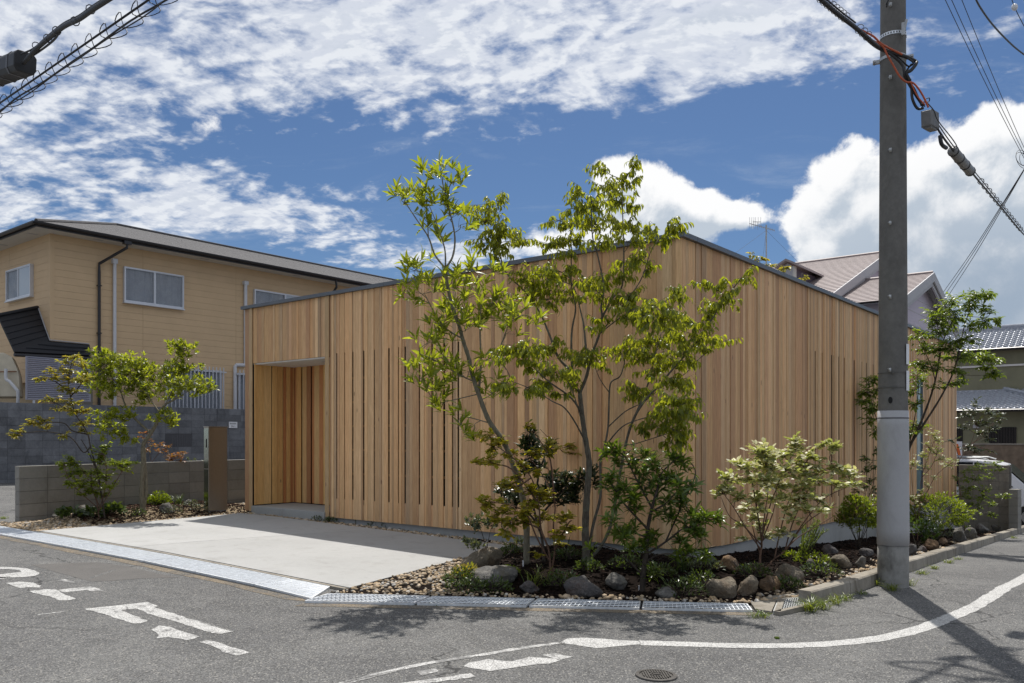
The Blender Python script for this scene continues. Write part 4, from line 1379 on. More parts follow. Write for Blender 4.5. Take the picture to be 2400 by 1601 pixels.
for k in range(9):
    mb.box(p0 + BW_D * (0.03 + k * 0.055) + BN * 0.069 + Vector((0, 0, 1.05)), BW_D * 0.012, -BN * 0.006, (0, 0, 0.36))
mb.build('grille', M['cable_grey'], vo)
# sign plate on that wall
def font_mesh(txt, size):
    cu = bpy.data.curves.new('txt', 'FONT'); cu.body = txt; cu.size = size; cu.align_x = 'CENTER'; cu.align_y = 'CENTER'
    cu.resolution_u = 2
    ob = bpy.data.objects.new('txt', cu)
    me = bpy.data.meshes.new_from_object(ob)
    bpy.data.objects.remove(ob); bpy.data.curves.remove(cu)
    return me
def sign():
    s = bw_s(542.5) - bw_s(-120)
    p = bw0 + BW_D * s
    Y = p.y
    zc = EYE + (1024 - 996) / F * Y
    c = p + BN * 0.085 + Vector((0, 0, zc))
    r = thing('wall_sign', 'small white notice plate with two lines of dark print on the dark block wall', 'sign', c)
    mb = MB(); mb.box(c - BW_D * 0.15 - Vector((0, 0, 0.10)), BW_D * 0.30, BN * 0.012, (0, 0, 0.20)); mb.build('plate', M['sign_white'], r)
    # upper line: five dense characters, lower line: a short number
    mb = MB()
    fr = c + BN * 0.0135
    for k in range(5):
        x0 = -0.115 + k * 0.047
        for (a, b, w, h) in ((0, .0, .036, .006), (0, .018, .036, .006), (0, .036, .036, .006), (.004, .0, .006, .04), (.026, .0, .006, .04)):
            q = fr + BW_D * (x0 + a) + Vector((0, 0, 0.02 + b))
            mb.box(q, BW_D * w, BN * 0.0008, (0, 0, h))
    mb.build('print', M['ink'], r)
    me = font_mesh('No.1', 0.075)
    o = link('print', me, M['ink'], r)
    o.location = BN * 0.0145 - Vector((0, 0, 0.045)); o.rotation_euler = (R_(90), 0, math.atan2(BW_D.y, BW_D.x))
sign()

# ================================================================== CREAM HOUSE
HZ_T = 7.10
HC = Vector((-13.07, 23.6, 0)); HR = RD.copy(); HL = -ND          # right wall runs along HR, left wall along HL
H_LEN, H_DEP = 22.0, 7.2
OUT_R = ND.copy(); OUT_F = -RD                                      # outward normals
def hs(px):
    q = (px - 1200) / F; return (q * HC.y - HC.x) / (HR.x - q * HR.y)
def hl(px):
    q = (px - 1200) / F; return (q * HC.y - HC.x) / (HL.x - q * HL.y)
def hz(px, py, left=False):
    p = HC + (HL * hl(px) if left else HR * hs(px))
    return EYE + (1024 - py) / F * p.y
ch = thing('cream_house', 'two storey house with cream siding and a dark hipped roof behind the block wall', 'house', (HC.x, HC.y, 0.3))
def cream():
    mb = MB()
    mb.box(HC + Vector((0, 0, 0.2)) - OUT_R * 0.20 - OUT_F * 0.2, HR * (H_LEN - 0.2), HL * (H_DEP - 0.2), (0, 0, HZ_T - 0.2))
    mb.build('wall', M['siding_back'], ch)
    # siding boards, course by course, jointed
    exp = 0.198; gap = 0.0045
    z = HZ_T
    jr = [0.10, hs(335), hs(553), H_LEN]
    jl = [0.10, hl(22) + 0.0, H_DEP]
    k = 0
    while z > 1.4:
        z0 = z - exp + gap
        for a, b in zip(jr[:-1], jr[1:]):
            mb = MB(); mb.box(HC + HR * (a + 0.003) + Vector((0, 0, z0)) - OUT_R * 0.20, HR * (b - a - 0.006), OUT_R * 0.20, (0, 0, exp - gap))
            o = mb.build('siding_board', M['siding'], ch)
        if z > 3.0:
            for a, b in zip(jl[:-1], jl[1:]):
                mb = MB(); mb.box(HC + HL * (a + 0.003) + Vector((0, 0, z0)) - OUT_F * 0.20, HL * (b - a - 0.006), OUT_F * 0.20, (0, 0, exp - gap))
                mb.build('siding_board', M['siding'], ch)
        z -= exp
    mb = MB()
    mb.box(HC - HR * 0.012 - HL * 0.012 + Vector((0, 0, 1.0)), HR * 0.115, HL * 0.115, (0, 0, HZ_T - 1.0))
    mb.build('corner_trim', M['siding'], ch)
    # eaves
    ov = 0.62
    E0 = HC + OUT_R * ov + OUT_F * ov
    ze = 7.16
    sof = MB()
    sof.box(E0 + OUT_R * -0.03 + OUT_F * -0.03 + Vector((0, 0, HZ_T)), HR * (H_LEN + 2 * ov - 0.06), HL * (H_DEP + 2 * ov - 0.06), (0, 0, 0.03))
    s = sof.build('soffit', M['eave_white'], ch)
    for p in (HC + OUT_R * 0.3 + HR * 1.2, HC + OUT_R * 0.3 + HR * 4.6, HC + OUT_F * 0.3 + HL * 0.45, HC + OUT_F * 0.3 + HL * 2.6, HC + OUT_R * 0.3 + HR * 8.2):
        v = MB(); v.cbox(p + Vector((0, 0, HZ_T - 0.003)), HR * 0.28, HL * 0.12, (0, 0, 0.005)); v.build('vent', M['mauve_trim'], s)
    fas = MB()
    W_, L_ = H_DEP + 2 * ov, H_LEN + 2 * ov
    fas.box(E0 + Vector((0, 0, HZ_T - 0.02)), HR * L_, HL * 0.03, (0, 0, 0.16))
    fas.box(E0 + HL * 0.031 + Vector((0, 0, HZ_T - 0.02)), HR * 0.03, HL * (W_ - 0.031), (0, 0, 0.16))
    fas.build('fascia', M['gutter'], ch)
    # gutters
    def gutter(a, b, n):
        mb = MB()
        d = b - a
        prof = []
        for k in range(9):
            an = math.pi + math.pi * k / 8
            prof.append((0.065 * math.cos(an), 0.075 * math.sin(an)))
        prof += [(0.058, 0.0)] + [(0.056 * math.cos(math.pi + math.pi * k / 8), 0.066 * math.sin(math.pi + math.pi * k / 8)) for k in range(8, -1, -1)]
        i = len(mb.v)
        for q in (a, b):
            for (x, z) in prof: mb.v.append(tuple(q + n * x + Vector((0, 0, z))))
        m_ = len(prof)
        for k in range(m_ - 1): mb.f.append((k, k + 1, m_ + k + 1, m_ + k))
        return mb.build('gutter', M['gutter'], ch)
    gz_ = HZ_T + 0.10
    gutter(E0 + OUT_R * 0.07 + Vector((0, 0, gz_)) - HR * 0.12, E0 + OUT_R * 0.07 + HR * L_ + Vector((0, 0, gz_)), OUT_R)
    gutter(E0 + OUT_F * 0.07 + Vector((0, 0, gz_)) - HL * 0.12, E0 + OUT_F * 0.07 + HL * W_ + Vector((0, 0, gz_)), OUT_F)
    # hipped roof with stepped rows
    rise = 1.40; half = W_ / 2
    zr = ze + 0.06
    c00 = E0 + Vector((0, 0, zr)); c10 = E0 + HR * L_ + Vector((0, 0, zr)); c11 = c10 + HL * W_; c01 = c00 + HL * W_
    r0 = E0 + HR * half + HL * half + Vector((0, 0, zr + rise)); r1 = E0 + HR * (L_ - half) + HL * half + Vector((0, 0, zr + rise))
    def slope(name, A, Bq, Cq, Dq, rows, m):
        """A,B eave; D,C ridge (above A, B)"""
        mb = MB()
        nrm = (Bq - A).cross(Dq - A if (Dq - A).length > 1e-6 else Cq - A).normalized()
        if nrm.z < 0: nrm = -nrm
        for k in range(rows):
            t0, t1 = k / rows, (k + 1) / rows
            a, b = A.lerp(Dq, t0), Bq.lerp(Cq, t0); c, d = Bq.lerp(Cq, t1), A.lerp(Dq, t1)
            up = nrm * 0.007
            mb.quad(a + up, b + up, c + nrm * 0.002, d + nrm * 0.004)
            mb.quad(a, b, b + up, a + up)
        return mb.build(name, m, ch)
    slope('roof', c00, c10, r1, r0, 22, M['grey_roof'])
    slope('roof', c01, c00, r0, r0, 22, M['grey_roof'])
    slope('roof', c10, c11, r1, r1, 22, M['grey_roof'])
    slope('roof', c11, c01, r0, r1, 22, M['grey_roof'])
    mb = MB()
    for a, b in ((c00, r0), (r0, r1), (c10, r1), (c01, r0)):
        mb.tube([a + Vector((0, 0, .03)), b + Vector((0, 0, .03))], 0.05, 6)
    mb.build('ridge_cap', M['grey_roof'], ch)
    # black downpipe
    s = hs(230); top = HC + OUT_R * (ov + 0.02) + HR * (s + 0.55) + Vector((0, 0, gz_ - 0.08))
    w0 = HC + OUT_R * 0.07 + HR * s
    mb = MB()
    mb.tube([top, top - Vector((0, 0, 0.18)), w0 + Vector((0, 0, 6.45)), w0 + Vector((0, 0, 6.2)), w0 + Vector((0, 0, 1.0))], 0.042, 8)
    mb.cbox(top - Vector((0, 0, 0.02)), HR * 0.22, OUT_R * 0.14, (0, 0, 0.14))
    for z in (5.8, 4.4, 3.0): mb.cbox(w0 + Vector((0, 0, z)), HR * 0.11, OUT_R * 0.12, (0, 0, 0.03))
    mb.build('downpipe', M['gutter'], ch)
    # bracketed gutter outlet at the far end
    s2 = hs(762); p2 = HC + HR * s2
    mb = MB()
    mb.tube([p2 + OUT_R * 0.62 + Vector((0, 0, gz_ - 0.05)), p2 + OUT_R * 0.6 + HR * .05 + Vector((0, 0, gz_ - 0.32)), p2 + OUT_R * 0.08 + Vector((0, 0, gz_ - 0.85)), p2 + OUT_R * 0.08 + Vector((0, 0, 3.0))], 0.045, 8)
    mb.tube([p2 + OUT_R * 0.08 + HR * 1.0 + Vector((0, 0, gz_ - 0.7)), p2 + OUT_R * 0.6 + HR * 1.6 + Vector((0, 0, gz_ - 0.4))], 0.05, 8)
    mb.build('downpipe', M['gutter'], ch)
    # pale conduits
    for px, pts in ((266.5, [(6.0, 0), (1.6, 0)]), (573, None)):
        mb = MB()
        s = hs(px); w0 = HC + HR * s + OUT_R * 0.06
        if px < 300:
            mb.tube([w0 + Vector((0, 0, hz(px, 613))), w0 + Vector((0, 0, 1.5))], 0.052, 8)
            mb.cbox(w0 + Vector((0, 0, hz(px, 613))), HR * 0.14, OUT_R * 0.12, (0, 0, 0.14))
        else:
            s_b = hs(548.5); w1 = HC + HR * s_b + OUT_R * 0.06; zt = hz(px, 664); zj = hz(px, 856)
            mb.tube([w0 + Vector((0, 0, zt)), w0 + Vector((0, 0, zj + .05)), w0 + Vector((0, 0, zj)), w1 + HR * 0.04 + Vector((0, 0, zj - 0.02)), w1 + Vector((0, 0, zj - 0.07)), w1 + Vector((0, 0, 1.4))], 0.06, 8)
            mb.cbox(w0 + Vector((0, 0, zt)), HR * 0.16, OUT_R * 0.14, (0, 0, 0.12))
        mb.build('conduit', M['pipe_white'], ch)
    # windows
    def window(base, along, out, w, z0, z1, panes, curtain=True, first='glass'):
        fr = MB(); t = 0.028; dpt = 0.10
        for (a, b, c_, d_) in ((0, w, z0, z0 + t * 1.2), (0, w, z1 - t, z1), (0, t, z0 + t * 1.2, z1 - t), (w - t, w, z0 + t * 1.2, z1 - t), (w * .5 - .018, w * .5 + .018, z0 + t * 1.2, z1 - t)):
            fr.box(base + along * a + out * 0.002 + Vector((0, 0, c_)), along * (b - a), out * dpt, (0, 0, d_ - c_))
        fr.box(base - along * 0.02 + out * 0.002 + Vector((0, 0, z0 - 0.03)), along * (w + 0.04), out * (dpt + 0.03), (0, 0, 0.028))
        o = fr.build('window', M['alu'], ch)
        for i in (0, 1):
            a = t if i == 0 else w * .5 + .018; b = w * .5 - .018 if i == 0 else w - t
            g_ = MB(); off = 0.075 if i == 0 else 0.06
            g_.box(base + along * a + out * off + Vector((0, 0, z0 + t * 1.2)), along * (b - a), out * 0.006, (0, 0, z1 - z0 - t * 2.2))
            g_.build('pane', M[panes[i]], o)
            sh = MB()
            for (p_, q_, c_, d_) in ((a, a + .02, z0 + .034, z1 - .028), (b - .02, b, z0 + .034, z1 - .028), (a + .02, b - .02, z0 + .034, z0 + .065), (a + .02, b - .02, z1 - .05, z1 - .028)):
                sh.box(base + along * p_ + out * (off - 0.01) + Vector((0, 0, c_)), along * (q_ - p_), out * 0.03, (0, 0, d_ - c_))
            sh.build('sash', M['alu'], o)
        if curtain:
            cu = MB(); n = 60
            for k in range(n):
                u0, u1 = t + (w - 2 * t) * k / n, t + (w - 2 * t) * (k + 1) / n
                def q(uu, top):
                    dd = 0.035 + 0.012 * math.sin(uu * 34 + (0.6 * math.sin(uu * 9))) + (0.006 * math.sin(uu * 71) if not top else 0)
                    return base + along * uu + out * dd + Vector((0, 0, (z1 - t) if top else z0 + t))
                cu.quad(q(u0, False), q(u1, False), q(u1, True), q(u0, True))
            cu.build('curtain', M['curtain'], o, True)
        return o
    s0, s1 = hs(288), hs(427.5)
    window(HC + HR * s0, HR, OUT_R, s1 - s0, hz(288, 708), hz(288, 625), ('glass', 'glass'))
    s0 = hs(593); window(HC + HR * s0, HR, OUT_R, 2.55, hz(593, 758), hz(593, 678), ('glass', 'glass_pale'))
    l0, l1 = hl(79), hl(21.5)
    window(HC + HL * l0, HL, OUT_F, l1 - l0, hz(78.6, 694, True), hz(78.6, 619, True), ('glass_pale', 'glass'))
    # barred ground-floor windows
    for pa, pb, pz0, pz1 in ((386, 517, 985, 866), (555, 590, 985, 873)):
        s0, s1 = hs(pa), hs(pb); z0, z1 = hz(pb, pz0), hz(pb, pz1)
        w = s1 - s0; base = HC + HR * s0
        o = window(base, HR, OUT_R, w, z0, z1 - 0.05, ('glass', 'glass'))
        nb = int(w / 0.125)
        for k in range(nb + 1):
            b_ = MB(); b_.box(base + HR * (w * k / nb - 0.014) + OUT_R * 0.17 + Vector((0, 0, z0 - 0.05)), HR * 0.028, OUT_R * 0.02, (0, 0, z1 - z0 + 0.1))
            b_.build('bar', M['alu'], o)
        b_ = MB()
        for zz in (z1 - 0.12, z0 + 0.1):
            b_.box(base - HR * 0.12 + OUT_R * 0.145 + Vector((0, 0, zz)), HR * (w + 0.24), OUT_R * 0.022, (0, 0, 0.04))
            b_.box(base - HR * 0.12 + OUT_R * 0.01 + Vector((0, 0, zz)), HR * 0.03, OUT_R * 0.13, (0, 0, 0.04))
            b_.box(base + HR * (w + 0.09) + OUT_R * 0.01 + Vector((0, 0, zz)), HR * 0.03, OUT_R * 0.13, (0, 0, 0.04))
        b_.build('bar_rail', M['alu'], o)
    # black flared porch roof wrapping the corner
    def pw(px, py, out_by, left):
        base = HC + (HL * hl(px) if left else HR * hs(px))
        q = base + (OUT_F if left else OUT_R) * out_by
        return q
    tr = P3(90, 722, (HC + HL * hl(90)).y); tl = P3(-70, 752, (HC + HL * hl(90)).y + 1.2)
    br = P3(117, 799, HC.y - 0.05); 
    bl = P3(35, 824, HC.y - 1.1); bll = P3(-70, 700, HC.y + 0.3)
    pn = (br - tr).cross(bl - tr); ry = P3(-4, 741, 1.0) - Vector((0, 0, EYE)); ml = Vector((0, 0, EYE)) + ry * ((tr - Vector((0, 0, EYE))).dot(pn) / ry.dot(pn))
    e1 = P3(213, 833, HC.y + 0.75); t1 = P3(210, 808, (HC + HR * hs(210)).y)
    roof = MB()
    def thick(pts, th=0.06):
        n = (pts[1] - pts[0]).cross(pts[2] - pts[0]).normalized()
        if n.y > 0: n = -n
        roof.prism([p - n * 0.0 for p in pts], -n * th)
    mid = br.lerp(t1, 0.0)
    thick([ml, tr, br, bl])
    thick([bl + Vector((0, 0, .001)), br, t1, e1])
    rows = 6
    for k in range(1, rows):
        a = ml.lerp(bl, k / rows); b = tr.lerp(br, k / rows)
        roof.tube([a + Vector((0, -0.02, 0)), b + Vector((0, -0.02, 0))], 0.012, 4)
    for k in range(1, 3):
        roof.tube([bl.lerp(br, k / 3) + Vector((0, -0.02, 0)), e1.lerp(t1, k / 3) + Vector((0, -0.02, 0))], 0.012, 4)
    roof.tube([ml + Vector((0, -0.03, 0.02)), tr + Vector((0, -0.03, 0.02))], 0.05, 6)
    pr = roof.build('porch_roof', M['porch_black'], ch)
    mb = MB()
    mb.tube([bl + Vector((0, -0.03, -0.09)), e1 + Vector((0, -0.03, -0.09))], 0.05, 6)
    mb.build('gutter', M['gutter'], pr)
    mb = MB()
    mb.tube([tr + Vector((0.01, -0.03, .02)), br.lerp(tr, 0.5) + Vector((0.015, -0.03, 0)), br + Vector((0.01, -0.03, .02)), t1 + Vector((0, -0.03, .02))], 0.018, 5)
    mb.build('flashing', M['mauve_trim'], pr)
    # wall under the porch roof: dark tile band with vertical joints
    mb = MB()
    a = HC + OUT_R * 0.05 + HR * 0.1; 
    mb.box(a + Vector((0, 0, 2.0)), HR * (hs(214) - 0.1), OUT_R * 0.04, (0, 0, hz(214, 838) - 2.0))
    mb.build('lower_wall', M['block_brown'], ch)
    mb = MB()
    for k in range(14):
        mb.box(a + HR * (0.18 * k) + OUT_R * 0.04 + Vector((0, 0, 3.0)), HR * 0.02, OUT_R * 0.012, (0, 0, 0.72))
    mb.box(a + OUT_R * 0.04 + Vector((0, 0, 3.42)), HR * 2.6, OUT_R * 0.013, (0, 0, 0.02))
    mb.build('lattice', M['dark'], ch)
cream()
# grey slatted screen standing on the block wall
def screen():
    A = BW_A + BW_D * bw_s(59.4); Bq = BW_A + BW_D * bw_s(211)
    w = (Bq - A).length
    zt = EYE + (1024 - 837) / F * A.y; zb = EYE + (1024 - 934.5) / F * A.y
    r = thing('slatted_screen', 'pale grey louvred metal screen standing on the dark block wall', 'screen', (A.x, A.y, zb))
    mb = MB()
    for s in (0, w / 2 - 0.02, w - 0.04): mb.box(A + BW_D * s + Vector((0, 0, zb)), BW_D * 0.04, BN * 0.04, (0, 0, zt - zb))
    mb.box(A + BW_D * .0 + Vector((0, 0, zt)), BW_D * w, BN * 0.045, (0, 0, 0.025)); mb.box(A + Vector((0, 0, zb - .025)), BW_D * w, BN * 0.045, (0, 0, 0.025))
    mb.build('frame', M['slat_grey'], r)
    n = 22; p = (zt - zb) / n
    for k in range(n):
        mb = MB(); z = zb + p * k
        mb.prism([A + BW_D * 0.03 + BN * 0.012 + Vector((0, 0, z + p * .85)), A + BW_D * 0.03 + BN * 0.052 + Vector((0, 0, z + 0.002)), A + BW_D * 0.03 + BN * 0.052 + Vector((0, 0, z + 0.012)), A + BW_D * 0.03 + BN * 0.012 + Vector((0, 0, z + p * .85 + 0.01))], BW_D * (w - 0.06))
        mb.build('slat', M['slat_grey'], r)
    for s in (0.18, w - 0.6):
        mb = MB(); mb.box(A + BW_D * s + Vector((0, 0, 2.2)), BW_D * 0.05, BN * 0.03, (0, 0, zb - 2.2 - 0.026)); mb.build('post', M['alu'], r)
screen()
def tank():
    # cream round-topped metal enclosure at the left edge, behind the block wall
    Y0 = 22.2
    A = P3(-60, 937, Y0); 
    wv = BW_D; 
    c = P3(48, 937, 22.6)
    r = thing('cream_enclosure', 'rust-stained cream metal enclosure with rounded top at the left edge', 'enclosure', (c.x, c.y, 2.2))
    prof = []
    zt = EYE + (1024 - 826) / F * 22.6; zb = EYE + (1024 - 930) / F * 22.6
    pts = [(0, zb), (-0.05, zb + .55), (-0.12, zt - 0.45), (-0.30, zt - 0.12), (-0.60, zt), (-2.2, zt + 0.02), (-2.2, zb)]
    P_ = [c + Vector((x * 0.82, -x * 0.10, 0)) + Vector((0, 0, z - c.z)) for x, z in pts]
    mb = MB(); mb.prism(P_, Vector((-0.5, 1.0, 0)))
    add_bevel(mb.build('body', M['cream_metal'], r), 0.03, 3)
    mb = MB(); a = c + Vector((-0.10, -0.02, zt - 0.52 - c.z)); mb.tube([a, a + Vector((-1.6, 0.12, -0.02))], 0.015, 5)
    mb.tube([a + Vector((-0.55, 0.02, -0.25)), a + Vector((-0.5, 0.02, -0.75))], 0.009, 5)
    mb.build('seam', M['rust'], r)
    mb = MB()
    q = c + Vector((-0.33, -0.10, 0))
    mb.tube(crom([Vector((q.x, q.y, zt - 0.45)), Vector((q.x, q.y, zt - 0.72)), Vector((q.x + 0.10, q.y, zt - 0.80)), Vector((q.x + 0.27, q.y, zt - 1.0)), Vector((q.x + 0.32, q.y, zb + 0.12)), Vector((q.x + 0.32, q.y, zb - 0.2))], 4), 0.042, 8)
    mb.build('drain_pipe', M['pipe_white'], r)
tank()

# ================================================================== MAUVE HOUSE (beyond the timber house)
mh = thing('mauve_house', 'mauve gabled house with brown slate roofs behind the timber house', 'house', uv(22, -6, -0.4))
def shingle(parent, A, B, C_, D_, rows, m, name='roof', lift=0.022):
    mb = MB()
    nrm = (B - A).cross(D_ - A).normalized()
    if nrm.z < 0: nrm = -nrm
    for k in range(rows):
        t0, t1 = k / rows, (k + 1) / rows
        a, b = A.lerp(D_, t0), B.lerp(C_, t0); c, d = B.lerp(C_, t1), A.lerp(D_, t1)
        up = nrm * lift
        mb.quad(a + up, b + up, c + nrm * .004, d + nrm * .004); mb.quad(a, b, b + up, a + up)
    return mb.build(name, m, parent)
def gable_house(parent, u_r, zr, v_face, v_back, half, slope, verge, walls=True, boards=False):
    """ridge runs along -ND from v_face to v_back at distance u_r; gable wall faces +ND"""
    ze = zr - half * slope
    f = v_face + verge
    a0, a1 = uv(u_r - half, f, ze), uv(u_r - half, v_back, ze)
    r0, r1 = uv(u_r, f, zr), uv(u_r, v_back, zr)
    b0, b1 = uv(u_r + half, f, ze), uv(u_r + half, v_back, ze)
    rows = int(half / 0.21)
    shingle(parent, a1, a0, r0, r1, rows, M['pink_roof'])
    shingle(parent, b0, b1, r1, r0, rows, M['pink_roof'])
    mb = MB()
    mb.tube([r0 + Vector((0, 0, .03)), r1 + Vector((0, 0, .03))], 0.055, 6)
    mb.build('ridge_cap', M['pink_roof'], parent)
    # verge boards
    mb = MB()
    for e, sg in ((a0, 1), (b0, -1)):
        d = r0 - e
        mb.box(e + Vector((0, 0, -0.26)) + ND * 0.002, d, ND * 0.04, (0, 0, 0.28))
        mb.box(e + Vector((0, 0, -0.40)) - ND * 0.07, d, ND * 0.05, (0, 0, 0.2))
    mb.build('verge_board', M['mauve_trim'], parent)
    # soffit underside
    mb = MB()
    for e0, e1 in ((a0, a1), (b0, b1)):
        mb.quad(e0 + Vector((0, 0, -.06)), e1 + Vector((0, 0, -.06)), r1 + Vector((0, 0, -.06)), r0 + Vector((0, 0, -.06)))
    mb.build('soffit', M['mauve_trim'], parent)
    # walls
    ins = 0.45
    mb = MB()
    pts = [uv(u_r - half + ins, v_face, -2.0), uv(u_r + half - ins, v_face, -2.0), uv(u_r + half - ins, v_face, ze - 0.1 + ins * slope), uv(u_r, v_face, zr - 0.1), uv(u_r - half + ins, v_face, ze - 0.1 + ins * slope)]
    mb.prism(pts, -ND * (v_face - v_back - 0.3))
    w = mb.build('wall', M['mauve'], parent)
    # panel joints on the gable wall: thin recessed strips kept as trims
    mb = MB()
    if boards:
        for k in range(12):
            z = zr - 0.45 - k * 0.42
            hh = min((zr - z - 0.1) / slope, half - ins)
            mb.box(uv(u_r - hh + .03, v_face, z), RD * (2 * hh - .06), ND * 0.006, (0, 0, 0.018))
    else:
        x = -half + 1.0
        while x < half - 1.0:
            h = zr - 0.15 - abs(x) * slope
            mb.box(uv(u_r + x, v_face, 1.0), RD * 0.02, ND * 0.006, (0, 0, h - 1.0)); x += 0.9
    mb.build('panel_joint', M['mauve_trim'], parent)
    # vent strip near the apex
    mb = MB()
    mb.box(uv(u_r + 0.25, f - 0.12, zr - 0.42), RD * 0.9 + Vector((0, 0, -0.9 * slope)), ND * 0.03, (0, 0, 0.10))
    mb.build('vent', M['mauve_dark'], parent)
MAIN_U, MAIN_Z, MAIN_V = 22.6, 7.83, -4.0
gable_house(mh, MAIN_U, MAIN_Z, MAIN_V, -18.0, 6.2, 0.38, 0.35)
gable_house(mh, 20.1, 6.47, -2.0, -4.1, 3.7, 0.345, 0.35, boards=True)
def dormer():
    # where the right eave of the dormer meets the main slope
    def slope_z(u): return MAIN_Z - (MAIN_U - u) * 0.38
    # march along the ray through a place in the photograph until it meets the front slope
    def hit(px, py):
        for i in range(4000):
            Y = 15 + i * 0.01
            p = P3(px, py, Y); u, v = to_uv(p.x, p.y)
            if u > 10 and p.z < slope_z(u): return p, u, v
    p, u1, v1 = hit(1926, 650)
    ze = p.z
    # dormer front: go back along the eave line (constant v) to where it is seen at px 1868
    def u_at(px, v):
        q = (px - 1200) / F
        # CX+RD.x*u+ND.x*v = q*(CY+RD.y*u+ND.y*v)
        return (q * (CY + ND.y * v) - CX - ND.x * v) / (RD.x - q * RD.y)
    uf = u_at(1868, v1)
    q_ap = (1845.5 - 1200) / F
    # apex on the same front plane u=uf
    va = (q_ap * (CY + RD.y * uf) - CX - RD.x * uf) / (ND.x - q_ap * ND.y)
    hw = v1 - va
    Ya = uv(uf, va).y; za = EYE + (1024 - 613) / F * Ya
    zf = EYE + (1024 - 655) / F * uv(uf, v1).y
    r = MB()
    zs = za - ze
    A0 = uv(uf - 0.15, va, za); A1 = uv(u1 + 2.0, va, za)
    for sg in (1, -1):
        e0 = uv(uf - 0.15, va + sg * (hw + 0.05), ze); e1 = uv(u1 + 0.1, va + sg * (hw + 0.05), ze)
        r.prism([e0, A0, A1, e1], (0, 0, 0.07))
    r.build('dormer_roof', M['pink_roof'], mh)
    mb = MB()
    mb.prism([uv(uf, va - hw + .1, ze - 1.5), uv(uf, va + hw - 0.1, ze - 1.5), uv(uf, va + hw - .1, ze + 0.0), uv(uf, va, za - 0.06), uv(uf, va - hw + .1, ze + 0.0)], RD * 0.1)
    mb.build('dormer_front', M['mauve_trim'], mh)
    mb = MB()
    for k in range(6):
        mb.box(uv(uf - 0.012, va - hw + .25, ze - 1.1 + 0.22 * k), ND * (2 * hw - .5), RD * 0.014, (0, 0, 0.02))
    mb.build('dormer_louvre', M['mauve'], mh)
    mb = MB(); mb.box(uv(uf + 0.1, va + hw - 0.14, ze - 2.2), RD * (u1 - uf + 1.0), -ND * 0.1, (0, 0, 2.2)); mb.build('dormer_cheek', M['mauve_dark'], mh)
    mb = MB(); mb.box(uv(uf - 0.02, va + hw - 0.13, ze - 1.6), RD * 0.2, ND * 0.05, (0, 0, 1.62)); mb.build('dormer_post', M['eave_white'], mh)
dormer()
def antenna():
    # stands on the ridge of the mauve house
    q = (1796 - 1200) / F
    v = (q * (CY + RD.y * MAIN_U) - CX - RD.x * MAIN_U) / (ND.x - q * ND.y)
    b = uv(MAIN_U, v, MAIN_Z)
    Y = b.y; zt = EYE + (1024 - 527) / F * Y
    r = thing('tv_antenna', 'thin rooftop television antenna on a guyed mast above the mauve house', 'antenna', b)
    mb = MB(); mb.tube([b, Vector((b.x, b.y, zt))], 0.028, 8); mb.build('mast', M['galv_dull'], r)
    pk = Y / F
    def at(px, py, dy=0): return P3(px, py, Y + dy)
    a0, a1 = at(1757, 524, -1.2), at(1815, 540, 1.0)
    mb = MB(); mb.tube([a0, a1], 0.016, 6); mb.tube([at(1765, 520, -1.1), at(1783, 520, -.5)], 0.014, 6); mb.build('boom', M['galv_dull'], r)
    mb = MB()
    for k in range(14):
        t = k / 13; p = a0.lerp(a1, t); h = (0.16 if t < .35 else 0.09 - 0.03 * t)
        mb.tube([p - Vector((0, 0, h)), p + Vector((0, 0, h))], 0.007, 4)
    for px in (1757, 1762, 1767, 1771, 1777, 1783):
        p = at(px, 520, -1.0); mb.tube([p - Vector((0, 0, .17)), p + Vector((0, 0, .17))], 0.007, 4)
    mb.build('element', M['galv_dull'], r)
    mb = MB()
    for (px, py, dy) in ((1725, 592, -3), (1876, 620, 0), (1788, 606, 2)):
        mb.tube([at(1796, 540), at(px, py, dy)], 0.005, 3)
    mb.build('guy_wire', M['cable_grey'], r)
antenna()

